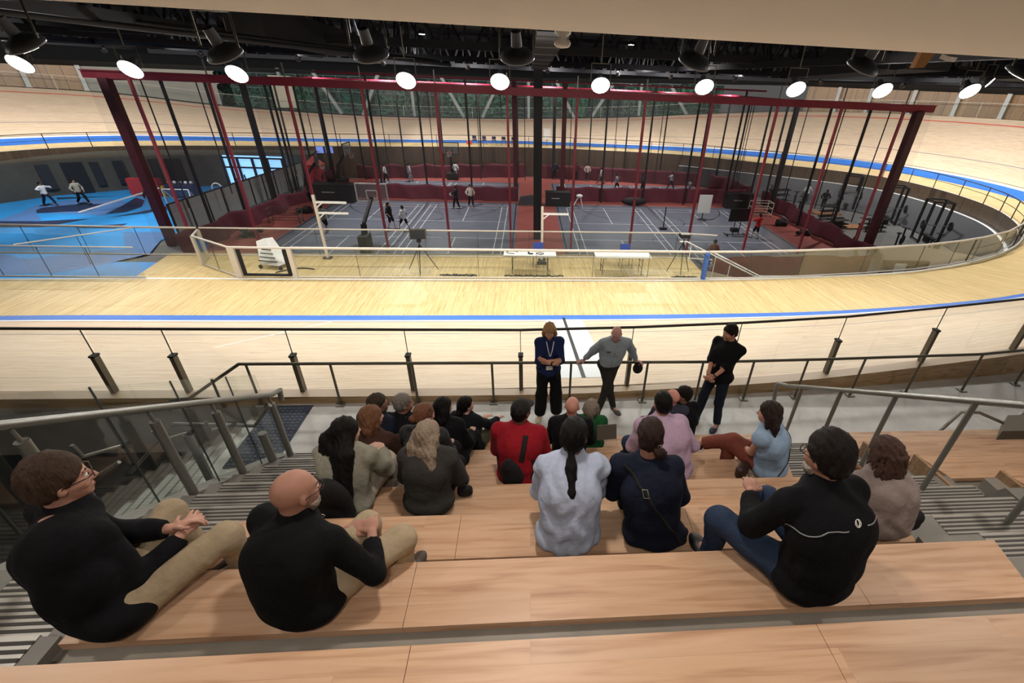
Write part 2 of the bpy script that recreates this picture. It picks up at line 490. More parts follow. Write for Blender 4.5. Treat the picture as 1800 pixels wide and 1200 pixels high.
def build_track():
    vs = []; fs = []; fm = []; uv = []
    nr = len(RING); along = 0; nc = 3 + len(FR)
    for i in range(nr + 1):
        A, B, O = RING[i % nr]
        if i:
            p = RING[(i - 1) % nr][1]; along += math.dist(p, B)
        w = math.dist(B, O[:2])
        a = math.dist(A, B)
        vs += [(A[0], A[1], ZA)]; uv += [(along, 0)]
        m = ((A[0] + B[0]) / 2, (A[1] + B[1]) / 2)
        vs += [(m[0], m[1], ZA)]; uv += [(along, a / 2)]
        for f, _ in FR:
            x = B[0] + (O[0] - B[0]) * f; y = B[1] + (O[1] - B[1]) * f
            z = ZA + (O[2] - ZA) * f
            vs.append((x, y, z)); uv.append((along, a + f * math.hypot(w, O[2] - ZA)))
    n = 2 + len(FR)
    for i in range(nr):
        far = 6.5 * SUB <= i <= 24 * SUB
        for j in range(n - 1):
            a = i * n + j; b = (i + 1) * n + j
            fs.append((a, b, b + 1, a + 1))
            if j < 2: mi = 0
            else:
                mi = FR[j - 2][1]
                if mi == 7 and not far: mi = 3
                if mi == 5 and far: mi = 3
            fm.append(mi)
    ms = [m_apron, m_blue, m_white, m_track, mat('track line black', '#403c3a'), mat('track line pink', '#c98f88'), mat('track line navy', '#5c6078'), mat('track line red', '#d4503f')]
    me = struct(link_mesh('track', vs, fs, ms, fm, None, True, uv))
build_track()

# finish straight marking across the banking, and a thin diagonal line
def bank_pt(x, f, lift=0.006):
    """point on the near straight banking at world x, fraction f from blue band to outer edge"""
    best = None
    for i in range(0, 6 * SUB):
        a = RING[i]; b = RING[i + 1]
        if a[1][0] <= x <= b[1][0]:
            t = (x - a[1][0]) / (b[1][0] - a[1][0])
            B = [a[1][k] + (b[1][k] - a[1][k]) * t for k in range(2)]; O = [a[2][k] + (b[2][k] - a[2][k]) * t for k in range(3)]
            return Vector((x + (O[0] - B[0]) * f * 0, B[1] + (O[1] - B[1]) * f, ZA + (O[2] - ZA) * f + lift))
def bank_strip(name, x0a, x1a, fa, x0b, x1b, fb, m, lift):
    b = MB(); n = 8; P = []
    for i in range(n + 1):
        f = fa + (fb - fa) * i / n; t = i / n
        P.append([bank_pt(x0a + (x0b - x0a) * t, f, lift), bank_pt(x1a + (x1b - x1a) * t, f, lift)])
    b.grid(P, sm=False)
    return struct(b.build(name, m))
bank_strip('trim_1', 0.47, 1.55, 0.105, 0.47, 1.55, 0.93, mat('finish line white', '#dfe3e6', rough=0.4), 0.004)
bank_strip('trim_2', 0.98, 1.06, 0.06, 0.98, 1.06, 0.93, m_lined, 0.008)
bank_strip('trim_3', -5.55, -5.48, 0.14, -7.05, -6.98, 0.55, m_white, 0.005)

# ledge: timber strip and face at the outer edge of the near straight
def outer_y(x):
    return interp(x, [(-30, 6.66), (0, 6.66), (3.66, 6.80), (5.6, 6.93), (7.66, 7.15), (9.8, 7.40), (13, 7.95), (20, 9.2)])
def outer_z(x):
    return interp(x, [(-22, 0.4), (-12, 0.15), (1, 0.12), (5, 0.22), (11.6, 0.55), (20, 1.3)])
bl = MB(); top = []; face = []
for i in range(61):
    x = -22 + 42 * i / 60; y = outer_y(x); z = outer_z(x)
    top.append([(x, y + 0.06, z + 0.004), (x, y - 0.17, z + 0.004), (x, y - 0.18, z - 0.13), (x, y - 0.18, -0.35 if x < -3.4 else -0.02)])
bl.grid(top, sm=False)
bl.m = [0 if (k % 3) == 0 else 1 for k in range(len(bl.f))]
struct(bl.build('trim_4', [m_track, m_ledge]))

# ---------------------------------------------------------------- infield floor, walls under the apron
ringA = [r[0] for r in RING]
fl = MB(); vs = [(p[0], p[1], -4.25) for p in ringA]; fl.add(vs, [tuple(range(len(vs)))])
struct(fl.build('floor', m_infield))
# vertical boards under the apron edge (everywhere) and grey sloped ring on the right
wl = MB(); P = [[(p[0], p[1], ZA - 0.002), (p[0], p[1], -4.3)] for p in ringA]; wl.grid(P, closed_u=True, sm=False)
struct(wl.build('wall_infield', m_fascia))
rp = MB(); P = []
for i in range(int(4.6 * SUB), int(14.2 * SUB)):
    a = ringA[i]; b = RING[i][1]; d = Vector((a[0] - b[0], a[1] - b[1])).normalized()
    k = min(1, (i - 4.6 * SUB) / (2.0 * SUB), (14.2 * SUB - i) / (2 * SUB))
    drop = -1.4 - 1.0 * 1
    P.append([(a[0] + d.x * q, a[1] + d.y * q, z) for q, z in ((0.02, drop), (0.25, drop), (0.5, drop), (2.0 * max(k, 0.3), -4.2))])
rp.grid(P, sm=False); rp.m = [1 if (k % 3) == 1 else (0 if (k % 3) == 0 else 2) for k in range(len(rp.f))]
struct(rp.build('ramp', [mat('ramp lip grey', '#4c4e52', rough=0.6), m_white, mat('dark grey ramp', '#3d3f43', rough=0.7)]))
iw = MB(); IW = [(-38.2, 30), (-37.2, 35.6), (-35.6, 38.5), (-31.8, 41.4), (-28, 43.0), (-25.6, 43.6), (-19.2, 45.2)]
iw.grid([[(x, y, -4.25), (x, y, -1.75), (x * 1.0 - 0.0, y + 5, -1.75)] for x, y in IW], sm=False)
struct(iw.build('wall_left_infield', concrete('dark concrete', '#46453f')))
# apron curb line
cb = MB(); P = []
for i in range(len(RING)):
    a = ringA[i]; b = RING[i][1]; d = Vector((a[0] - b[0], a[1] - b[1])).normalized()
    P.append([(a[0], a[1], ZA + 0.004), (a[0] - d.x * 0.12, a[1] - d.y * 0.12, ZA + 0.004)])
cb.grid(P, closed_u=True, sm=False); struct(cb.build('trim_5', m_white))

# platform inside the barrier (tables stand here)
pf = MB(); pf.prism([(-13.2, 15.45), (6.7, 15.75), (6.7, 18.6), (-13.6, 18.0)], -1.75, ZA - 0.001)
struct(pf.build('floor_platform', [wood('platform boards', '#dfc58c', '#e8d3a2', '#c2a06a', along='Y', plank=0.07, length=3.0, rough=0.42, seam=0.4, var=0.7, knots=0.2, seam_w=0.004)]))
pw = MB(); pw.box(-13.5, 17.9, -4.2, 6.6, 18.0, -1.75)
struct(pw.build('wall_platform', m_fascia))

# ---------------------------------------------------------------- concourse, terraces, left stair well
cf = MB()
cf.box(-3.75, 4.9, -0.3, 24, 6.52, 0.0)
cf.prism([(-3.7, 6.55), (3.0, 6.68), (5.6, 6.85), (7.7, 7.1), (9.8, 7.35), (13, 7.9), (20, 9.15), (24, 9.75), (24, 6.52), (-3.7, 6.52)], -0.3, 0.0)
struct(cf.build('floor_concourse', m_conc))
NROW = 8; RISE = 0.4; DEP = 0.67; Y1 = 5.07
def rowY(k): return Y1 - DEP * (k - 1)
def right_end(k): return interp(k, [(1, 3.85), (2, 3.25), (3, 2.95), (4, 2.9), (5, 2.95), (6, 3.0), (7, 3.2), (9, 3.4)])
def left_end(k): return interp(k, [(1, -2.1), (2, -2.15), (5, -2.25), (6, -2.3), (8, -2.4)])
tb = MB()
for k in range(1, 11):
    y0 = rowY(k); zt = RISE * k - 0.07
    xr = 12.0 if k < 6 else right_end(k) + 0.05
    xl = left_end(k) - 0.02
    y1 = y0 - DEP if k < 10 else -4
    z0 = -0.3
    tb.box(xl + 0.02, y1, z0, right_end(k) - 0.02, y0 - 0.015, zt)
    tb.box(4.5 + 0.03 * k, y1, z0, 12.5, y0 - 0.015, zt)
struct(tb.build('terrace', m_conc_d))
# stair flights at both sides: concrete steps with metal treads
def stair(name, xl, xr, nsteps, xa, grip_l, grip_r):
    b = MB(); tr = MB()
    for j in range(1, nsteps + 1):
        z = 0.2 * j; y = Y1 + 0.335 - 0.335 * (j - 1) - 0.33
        b.box(xl(j), y - 0.335 if j < nsteps else -4, -0.3, xr(j), y, z - 0.004)
    o = struct(b.build(name, m_conc_w))
    for j in range(1, nsteps + 1):
        z = 0.2 * j; y = Y1 + 0.335 - 0.335 * (j - 1) - 0.33
        t = MB(); a, c = grip_l(j), grip_r(j)
        t.box(a, y - 0.31, z - 0.02, c, y - 0.235, z + 0.002)
        t.box(a, y - 0.235, z - 0.02, c, y + 0.008, z)
        t.mat(1)
        for g in range(5):
            yy = y - 0.20 + g * 0.04
            t.box(a, yy, z - 0.001, c, yy + 0.018, z + 0.004)
        t.build('tread_plate', [m_tread, m_grip], o)
    return o
stair('stairs', lambda j: -3.42, lambda j: left_end((j + 1) / 2), 17, 0, lambda j: -3.28, lambda j: -2.42)
stair('stairs', lambda j: right_end((j + 1) / 2) - 0.05, lambda j: 4.6 + 0.016 * j, 12, 0, lambda j: right_end((j + 1) / 2) + 0.45 if j > 5 else right_end((j + 1) / 2) + 0.1, lambda j: 4.35 + 0.12 * max(0, j - 5))
# concrete blocks at the ends of the rows
def wedge(x0, x1, y0, y1, z0, zt0, zt1):
    b = MB(); b.hexa([(x0, y0, z0), (x1, y0, z0), (x1, y1, z0), (x0, y1, z0), (x0, y0, zt0), (x1, y0, zt0), (x1, y1, zt1), (x0, y1, zt1)])
    return b
bs = MB()
for k in range(1, 9):
    y = rowY(k); z = RISE * k
    # left side blocks beside the stair
    b = bs; x = left_end(k)
    b.hexa([(x - 0.14, y - 0.42, z - 0.45), (x + 0.02, y - 0.42, z - 0.45), (x + 0.02, y + 0.02, z - 0.45), (x - 0.14, y + 0.02, z - 0.45), (x - 0.14, y - 0.42, z - 0.06), (x + 0.0, y - 0.42, z - 0.06), (x + 0.0, y - 0.1, z - 0.06), (x - 0.14, y - 0.1, z - 0.06)])
struct(bs.build('trim_6', m_conc_w))
bs = MB()
for k, (x, y) in enumerate(((4.75, 2.95), (4.95, 2.3), (5.1, 1.6))):
    z = 1.4 + 0.4 * k
    bs.hexa([(x - 0.15, y - 0.5, z - 0.2), (x + 0.12, y - 0.5, z - 0.2), (x + 0.12, y + 0.1, z - 0.2), (x - 0.15, y + 0.1, z - 0.2), (x - 0.15, y - 0.45, z + 0.22), (x + 0.12, y - 0.45, z + 0.22), (x + 0.12, y - 0.12, z + 0.22), (x - 0.15, y - 0.12, z + 0.22)])
# wedges beside S5..S7 right ends
for k in (5, 6, 7):
    x = right_end(k) + 0.62 + 0.1 * (k - 5); y = rowY(k) - 0.55; z = RISE * k
    bs.hexa([(x - 0.1, y - 0.3, z - 0.4), (x + 0.16, y - 0.3, z - 0.4), (x + 0.16, y + 0.14, z - 0.4), (x - 0.1, y + 0.14, z - 0.4), (x - 0.1, y - 0.25, z + 0.0), (x + 0.1, y - 0.25, z + 0.0), (x + 0.1, y - 0.02, z + 0.0), (x - 0.1, y - 0.02, z + 0.0)])
struct(bs.build('trim_7', m_conc_w))
# side wall (stringer) of the left stair and the well left of it
sg = MB()
sg.add([(-3.42, 5.15, -0.3), (-3.42, -3, -0.3), (-3.42, -3, 4.95), (-3.42, 5.15, 0.12), (-3.62, 5.15, -0.3), (-3.62, -3, -0.3), (-3.62, -3, 4.95), (-3.62, 5.15, 0.12)],
       [(0, 1, 2, 3), (7, 6, 5, 4), (3, 2, 6, 7), (0, 3, 7, 4), (1, 5, 6, 2)])
struct(sg.build('trim_8', m_conc_w))
wf = MB(); wf.box(-24, -4, -3.4, -3.75, 6.49, -3.2); struct(wf.build('floor_lower', mat('lower floor dark', '#34363a', rough=0.6, noise=0.1, nscale=2)))
ww = MB(); ww.box(-24, 6.40, -0.95, -3.75, 6.50, -0.02); ww.box(-24, 6.46, -3.2, -3.75, 6.52, -0.95)
ww.m = [0] * 6 + [1] * 6; struct(ww.build('wall_front', [m_conc_w, m_black]))
wr = MB(); wr.box(-3.78, -4, -3.2, -3.62, 4.9, -0.3); struct(wr.build('wall_stairwell', m_black))
wb = MB(); wb.box(-24, -4.3, -3.2, 14, -4.1, 7.0); struct(wb.build('wall_back', mat('back wall paint', '#8f8375', rough=0.8)))
wl2 = MB(); wl2.box(-24.3, -4.3, -3.2, -24, 7, 7.0); struct(wl2.build('wall_left', m_black))
# stair going down to the left: metal edged steps
ds = MB()
for j in range(12):
    x = -4.35 - 0.3 * j; z = -0.17 * j
    ds.box(x - 0.3, 4.75, z - 0.35, x, 6.38, z - 0.17)
dso = struct(ds.build('stairs', m_conc_w))
for j in range(12):
    x = -4.35 - 0.3 * j; z = -0.17 * j - 0.17
    t = MB(); t.box(x - 0.07, 4.78, z - 0.015, x + 0.004, 6.34, z + 0.006)
    t.mat(1); t.box(x - 0.27, 4.78, z - 0.015, x - 0.08, 6.34, z + 0.002)
    t.build('tread_plate', [mat('bright nosing', '#d8dad8', rough=0.35, metal=0.2), m_tread], dso)
cf2 = MB(); cf2.box(-4.35, 4.75, -0.3, -3.75, 6.5, 0.0); struct(cf2.build('floor_landing', m_conc))
mt = MB(); mt.box(-4.3, 5.0, 0.0, -3.62, 6.42, 0.012); mt.mat(1)
for i in range(9):
    for j in range(18):
        mt.box(-4.26 + i * 0.07, 5.04 + j * 0.075, 0.012, -4.225 + i * 0.07, 5.075 + j * 0.075, 0.018)
o = mt.build('tactile_mat', [m_navymat, mat('mat studs', '#474e60', rough=0.7)])
tag(o, 'dark navy studded tactile mat at the head of the stairs going down', 'mat')

# ---------------------------------------------------------------- soffit over the stand
sf = MB()
def sz(x): return 5.345 - 0.0055 * x
e0, e1 = -16, 24
sf.hexa([(e0, -4.2, sz(e0) + 1.2), (e1, -4.2, sz(e1) + 1.2), (e1, 6.9, sz(e1)), (e0, 6.9, sz(e0)), (e0, -4.2, sz(e0) + 1.6), (e1, -4.2, sz(e1) + 1.6), (e1, 6.9, sz(e1) + 0.35), (e0, 6.9, sz(e0) + 0.35)])
struct(sf.build('ceiling_soffit', m_soffit))

# ---------------------------------------------------------------- roof: deck, trusses, ducts
rf = MB(); rf.box(-70, 4, 9.2, 70, 90, 9.4); rf.box(-70, 3.8, 5.8, 70, 4.0, 9.4); struct(rf.build('ceiling', m_deck))
def truss(p0, p1, zb, zt, n, w=0.16, zig=True):
    b = MB(); p0 = Vector(p0); p1 = Vector(p1)
    b.bar((p0.x, p0.y, zb), (p1.x, p1.y, zb), w * 1.3, w * 1.6); b.bar((p0.x, p0.y, zt), (p1.x, p1.y, zt), w * 1.3, w * 1.6)
    for i in range(n):
        a = p0.lerp(p1, i / n); c = p0.lerp(p1, (i + 0.5) / n); d = p0.lerp(p1, (i + 1) / n)
        b.bar((a.x, a.y, zb), (c.x, c.y, zt), w * 0.7); b.bar((c.x, c.y, zt), (d.x, d.y, zb), w * 0.7)
        b.bar((c.x, c.y, zb), (c.x, c.y, zt), w * 0.45)
    return b
names = []
for i, x in enumerate((-37, -28, -19, -10, 10.5, 19, 28, 37)):
    o = truss((x, 8, 0), (x, 68, 0), 5.7, 8.6, 16).build('roof_truss', m_truss)
    w_ = ['leftmost', 'second from the left', 'third from the left', 'fourth from the left', 'fourth from the right', 'third from the right', 'second from the right', 'rightmost'][i]
    tag(o, 'long black roof truss running away from the stand, %s of the eight' % w_, 'truss', 'black roof trusses')
for y, zb, t in ((14.0, 6.3, 'nearest'), (24.5, 5.9, 'second nearest'), (38, 5.7, 'third nearest'), (52, 5.5, 'farthest')):
    hw = {14.0: (-33, 27), 24.5: (-42, 34), 38: (-44, 36), 52: (-34, 28)}[y]; o = truss((hw[0], y, 0), (hw[1], y, 0), zb, zb + 2.4, 30, 0.2).build('cross_girder', m_truss)
    tag(o, 'black cross girder spanning the hall under the roof, %s to the stand' % t, 'girder', 'black cross girders')
dk = MB()
dk.hexa([(0.2, 13, 5.75), (1.0, 13, 5.75), (1.0, 33, 5.2), (0.2, 33, 5.2), (0.2, 13, 6.5), (1.0, 13, 6.5), (1.0, 33, 5.95), (0.2, 33, 5.95)])
o = dk.build('air_duct', m_duct); tag(o, 'grey box duct running down the middle of the black roof', 'duct')
for y in range(14, 33, 3):
    f = MB(); z = 5.75 - 0.0275 * (y - 13); f.box(0.17, y, z - 0.02, 1.03, y + 0.06, z + 0.77); f.build('duct_flange', m_steel_d, o)
for (x, y, w, l, z, t) in ((-9.2, 19, 1.2, 9, 5.35, 'left of the middle'), (13.5, 17.5, 1.6, 8, 5.3, 'right of the middle'), (22, 16, 3.2, 7, 5.5, 'at the far right')):
    b = MB(); b.hexa([(x - w / 2, y, z + 0.25), (x + w / 2, y, z + 0.25), (x + w / 2, y + l, z), (x - w / 2, y + l, z), (x - w / 2, y, z + 1.2), (x + w / 2, y, z + 1.2), (x + w / 2, y + l, z + 1.0), (x - w / 2, y + l, z + 1.0)])
    o = b.build('acoustic_panel', m_duct); tag(o, 'dark box panel hanging under the black roof, %s' % t, 'ceiling panel')
# long dark pipes at left
for i, (a, c) in enumerate((((-14, 9, 5.9), (-4, 24, 5.25)), ((-13, 9, 5.7), (-3.4, 24, 5.15)))):
    o = MB().tube([a, c], 0.07, 8).build('roof_pipe', m_duct); tag(o, 'thin dark pipe slanting under the roof at the upper left, %s one' % ('upper' if i == 0 else 'lower'), 'pipe')

# ---------------------------------------------------------------- outer walls round the bends and the far window wall
OUT = []
for i in range(len(RING)):
    B, O = RING[i][1], RING[i][2]; d = Vector((O[0] - B[0], O[1] - B[1])).normalized()
    OUT.append((O[0] + d.x * 3.0, O[1] + d.y * 3.0, O[2], O[0], O[1], d.x, d.y))
wk = MB(); P = []
i0, i1 = int(5.0 * SUB), int(25.0 * SUB)
for i in range(i0, i1 + 1):
    o = OUT[i]; P.append([(o[3], o[4], o[2] - 0.03), (o[0], o[1], o[2] - 0.05)])
wk.grid(P, sm=False); struct(wk.build('floor_outer_walk', mat('outer walk grey', '#3c3d40', rough=0.8)))
def vtop(x, y): return interp(x, [(-50, 4.05), (-25, 4.1), (0, 4.25), (15, 4.7), (30, 5.1), (45, 5.1)])
def kind_at(o):
    x, y = o[0], o[1]
    if y > 48 and -33.0 < x < 23.5: return 'win'
    if y > 48 and 23.5 <= x < 32: return 'grey'
    if y > 44 and -43.2 < x <= -33: return 'conc'
    return 'wood'
segs = {}
for i in range(i0, i1):
    segs.setdefault(kind_at(OUT[i]), []).append(i)
for kd, m, nm in (('wood', m_wallwood, 'wall_wood'), ('grey', mat('grey wall', '#55575b', rough=0.7), 'wall_grey'), ('conc', mat('pale concrete wall', '#9a978e', rough=0.7, noise=0.08, nscale=0.6), 'wall_concrete')):
    b = MB()
    for i in segs.get(kd, []):
        a, c = OUT[i], OUT[i + 1]
        b.add([(a[0], a[1], a[2] - 0.1), (c[0], c[1], c[2] - 0.1), (c[0], c[1], vtop(*c[:2])), (a[0], a[1], vtop(*a[:2]))], [(3, 2, 1, 0)])
    if b.f: struct(b.build(nm, m))
bk = MB()
for i in range(i0, i1):
    a, c = OUT[i], OUT[i + 1]
    bk.add([(a[0], a[1], vtop(*a[:2])), (c[0], c[1], vtop(*c[:2])), (c[0], c[1], 9.3), (a[0], a[1], 9.3)], [(3, 2, 1, 0)])
    bk.add([(a[3], a[4], vtop(*a[:2]) + 0.45), (c[3], c[4], vtop(*c[:2]) + 0.45), (c[0], c[1], vtop(*c[:2])), (a[0], a[1], vtop(*a[:2]))], [(3, 2, 1, 0)])
struct(bk.build('wall_upper', m_deck))
# white columns on the wooden bends, one thing each
colm = mat('column grey white', '#b9bab8', rough=0.6)
lastp = None; ci = 0
colpts = []
for i in range(i0, i1):
    o = OUT[i]
    if kind_at(o) != 'wood': continue
    if lastp is None or math.dist(lastp, o[:2]) > 3.1:
        lastp = o[:2]; colpts.append(o)
right = [o for o in colpts if o[0] > 0]; left = [o for o in colpts if o[0] <= 0]
ordw = ['first', 'second', 'third', 'fourth', 'fifth', 'sixth', 'seventh', 'eighth', 'ninth', 'tenth', 'eleventh', 'twelfth', 'thirteenth', 'fourteenth', 'fifteenth', 'sixteenth', 'seventeenth', 'eighteenth', 'nineteenth', 'twentieth']
def seen(o):
    c = M @ np.array([o[0], o[1], 3.5 - EYE_H]); 
    return c[2] > 0 and -60 < CX + F_PX * c[0] / c[2] < 1860
for side, lst, frm in (('right', sorted([o for o in right if seen(o)], key=lambda o: (M @ np.array([o[0], o[1], 0]))[0] / (M @ np.array([o[0], o[1], 0]))[2]), 'the grey wall'), ('left', sorted([o for o in left if seen(o)], key=lambda o: -(M @ np.array([o[0], o[1], 0]))[0] / (M @ np.array([o[0], o[1], 0]))[2]), 'the pale concrete block')):
    for n, o in enumerate(lst):
        b = MB(); z0 = o[2] - 0.05; z1 = vtop(*o[:2]) + 0.3
        d = Vector((o[5], o[6], 0)); p = Vector((o[0], o[1], 0)) - d * 0.25; sd = Vector((-d.y, d.x, 0))
        b.obox((p.x, p.y, (z0 + z1) / 2), (0.34, 0.34, z1 - z0), rz=math.atan2(d.y, d.x))
        b.obox((p.x, p.y, z0 + 0.02), (0.5, 0.5, 0.04), rz=math.atan2(d.y, d.x))
        ob = b.build('wall_column', colm); tag(ob, 'pale column on the wooden wall of the %s bend, %s from %s' % (side, ordw[n], frm), 'column', 'pale columns on the wooden walls')
# far window wall
def winframe(i, n=1):
    pass
wi = segs['win']; fm_ = mat('window frame grey', '#4e5a5c', rough=0.5); pane_m = see_through('window pane', (0.74, 0.92, 0.92), 0.05, gloss=0.04, col=(0.45, 0.6, 0.62))
step = 4; n_w = 0
for s0 in range(0, len(wi) - 1, step):
    ids = wi[s0:s0 + step + 1]
    if len(ids) < 2: continue
    if ids[-1] - ids[0] != len(ids) - 1: continue
    a, c = OUT[ids[0]], OUT[ids[-1]]; n_w += 1
    za = (a[2] + c[2]) / 2 - 0.1; zt = (vtop(*a[:2]) + vtop(*c[:2])) / 2 + 0.05
    A_, C_ = Vector((a[0], a[1], 0)), Vector((c[0], c[1], 0))
    fr = MB(); L_ = (C_ - A_).length; nm = max(2, int(L_ / 1.25))
    for k in range(nm + 1):
        p = A_.lerp(C_, k / nm); fr.bar((p.x, p.y, za), (p.x, p.y, zt), 0.09)
    for z in (za + 0.05, za + 0.6, (za + zt) / 2 + 0.3, zt - 0.05): fr.bar((A_.x, A_.y, z), (C_.x, C_.y, z), 0.08)
    wo = struct(fr.build('window_%d' % n_w, fm_))
    pn = MB(); q = 0.0
    pn.add([(A_.x, A_.y, za), (C_.x, C_.y, za), (C_.x, C_.y, zt), (A_.x, A_.y, zt)], [(0, 1, 2, 3)]); pn.build('pane', pane_m, wo)
# diagonal and upright columns inside the window wall
br_m = mat('brace grey', '#8e9696', rough=0.6)
far_cols = [(-27, 0), (-22.5, 1), (-18, 0), (-13.5, 1), (-9, 0), (-4.5, 1), (0, 0), (4.5, 1), (9, 0), (13.5, 1), (18, 0)]
def far_y(x): return interp(x, [(-32, 60.5), (-20, 62.3), (-9, 64.3), (0, 65.5), (11, 64.6), (21, 62)]) 
dirs = 1
for n, (x, _) in enumerate(far_cols):
    y = far_y(x) - 0.8; z0 = interp(x, [(-32, 0.9), (-20, 0.25), (0, 0.35), (11, 1.0), (21, 1.8)]); b = MB()
    if n % 3 == 1: b.bar((x - 1.2, y, 4.5), (x + 1.2, y, z0), 0.34)
    elif n % 3 == 2: b.bar((x + 1.2, y, 4.5), (x - 1.2, y, z0), 0.34)
    else: b.bar((x, y, z0), (x, y, 4.6), 0.3)
    ob = b.build('window_brace', br_m)
    tag(ob, '%s grey steel member inside the far window wall, %s from the left' % ('slanting' if n % 3 else 'upright', ordw[n]), 'brace', 'grey members inside the far windows')
# pale grey wall block seen between the posts at the upper left
b = MB(); a = onz(470, 190, 0.9); y = 59.5; p0 = ony(470, 132, y); p1 = ony(522, 190, y); b.box(p0.x, y, p1.z, p1.x, y + 0.6, p0.z)
tag(b.build('wall_block', mat('cream block', '#b8b2a2', rough=0.7)), 'cream wall block between the far windows at the upper left', 'wall block')

# far balustrade along the top of the bends and the far straight
def rail_along(name, label, cat, i0, i1, k, h, step, m_r, glass=None, inset=0.0, mid=True, rr=0.03, pr=0.022):
    pts = []
    for i in range(i0, i1 + 1):
        r = RING[i % len(RING)]
        if k == 2: p = Vector(r[2]); d = Vector((r[2][0] - r[1][0], r[2][1] - r[1][1], 0)).normalized()
        else: p = Vector((r[0][0], r[0][1], ZA)); d = Vector((r[0][0] - r[1][0], r[0][1] - r[1][1], 0)).normalized()
        pts.append(p + d * inset)
    base = pts[len(pts) // 2]
    t = thing(name, label, cat, tuple(base))
    top = [p + Vector((0, 0, h)) for p in pts]
    rail_tube('top_rail', top, rr, m_r, t, 6)
    if mid: rail_tube('mid_rail', [p + Vector((0, 0, h * 0.55)) for p in pts], rr * 0.6, m_r, t, 6)
    for i in range(0, len(pts), step):
        MB().bar(pts[i], top[i], pr * 2).build('post', m_r, t)
    if glass:
        g = MB(); P = [[p + Vector((0, 0, 0.08)), p + Vector((0, 0, h - 0.05))] for p in pts]; g.grid(P, sm=False); g.build('glass_panels', glass, t)
    return t
rail_along('infield_railing', 'thin dark railing round the infield along the far apron edge', 'railing', int(5.6 * SUB), int(24.5 * SUB), 0, 1.05, 4, m_darkrail, None, 0.05)
rail_along('outer_balustrade', 'clear balustrade with a thin pale rail on top of the far banking', 'balustrade', int(5.5 * SUB), int(24 * SUB), 2, 1.15, 6, mat('pale thin rail', '#b8b6ac', rough=0.4), m_glass_far, 0.1, mid=False, rr=0.02, pr=0.015)

# ================================================================ high bay lights
m_dish = mat('lamp dish grey', '#55565a', rough=0.45, metal=0.3)
m_lens = mat('lamp lens glowing', '#ffffff', emit='#fff8ee', estr=40.0)
def high_bay(p, aim, label, group, watts, r=0.31, size=None, seen=True, spot=None):
    p = Vector(p); d = (Vector(aim) - p).normalized()
    t = thing('high_bay_light', label, 'ceiling light', tuple(p), group)
    x, y, _ = basis(-d)
    if seen:
        b = MB(); b.lathe(p, [(0.0, 0.16), (0.07, 0.16), (0.09, 0.12), (r * 0.75, 0.07), (r, -0.02), (r * 1.0, -0.05), (r - 0.02, -0.04), (r * 0.7, 0.05), (0.05, 0.09)], -d, 22)
        b.build('reflector', m_dish, t)
        b = MB(); b.cyl(p - d * 0.15, p - d * 0.38, 0.1, 0.085, 14); b.build('ballast_housing', m_dish, t)
        b = MB(); top = p - d * 0.2 + Vector((0, 0, 0.42)); hx = Vector((1, 0, 0))
        b.tube([p - d * 0.1 - hx * r, p - d * 0.1 - hx * r + Vector((0, 0, 0.5)), p - d * 0.1 + hx * r + Vector((0, 0, 0.5)), p - d * 0.1 + hx * r], 0.018, 6)
        b.tube([p - d * 0.1 + Vector((0, 0, 0.5)), p - d * 0.1 + Vector((0, 0, 1.3))], 0.02, 6)
        b.build('yoke', m_steel_d, t)
        b = MB(); b.lathe(p + d * 0.045, [(0.001, 0), (r - 0.03, 0), (r - 0.03, 0.012), (0.001, 0.03)], d, 22); b.build('lens', m_lens, t)
    L = bpy.data.lights.new('lamp', 'AREA'); L.shape = 'DISK'; L.size = (size or r * 1.9); L.energy = watts * LAMP_POWER; L.color = (1.0, 0.955, 0.90)
    L.spread = R(150) if spot is None else R(spot)
    lo = bpy.data.objects.new('lamp', L); COL.objects.link(lo); lo.parent = t
    lo.rotation_euler = d.to_track_quat('-Z', 'Y').to_euler(); lo.location = d * 0.09
    return t
NW = ['leftmost', 'second from the left', 'third from the left', 'fourth from the left', 'fifth from the left', 'sixth from the left', 'seventh from the left', 'eighth from the left', 'ninth from the left', 'tenth from the left', 'eleventh from the left']
for i, (x, y, z) in enumerate(NEAR_LAMPS):
    tilt = (x * 1.0, 14.5, -1.4)
    if 1 <= i <= 7:
        lb = 'large dish lamp of the near row, %s of seven in view' % NW[i - 1]
    else: lb = 'large dish lamp of the near row outside the view, at the %s end' % ('left' if i == 0 else 'right')
    high_bay((x, y, z), (x + (1.2 if x < -3 else (-1.2 if x > 2.5 else 0.4)), 13.0, -1.4), lb, 'near row of dish lamps', 100)
for i, (x, y, z) in enumerate(MID_LAMPS):
    lb = 'bright round lamp above the red beam, %s of ten' % NW[i]
    high_bay((x, y, z), (x, 10.5, -1.0), lb, 'far row of bright lamps', 130)
# lamps of the bends and the far straight, hidden in the girders, lighting the banking
k = 0
for st in (5.5, 6.6, 7.7, 8.8, 9.9, 11.0, 12.1, 13.2, 14.2, 15.0, 15.8, 16.6, 17.4, 18.2, 19.1, 20.0, 21.0, 22.0, 23.0, 24.2):
    A = ring_pt(st, 0); B = ring_pt(st, 1); O = ring_pt(st, 2)
    inn = Vector((A[0] - B[0], A[1] - B[1], 0)).normalized()
    p = Vector((A[0], A[1], 5.35)) + inn * 2.0
    tgt = Vector(((B[0] + O[0]) / 2, (B[1] + O[1]) / 2, 0))
    k += 1
    high_bay(tuple(p), tuple(tgt), 'small dark lamp housing tucked under the roof above the far banking', 'lamps above the far banking', 560, r=0.2, size=0.5)
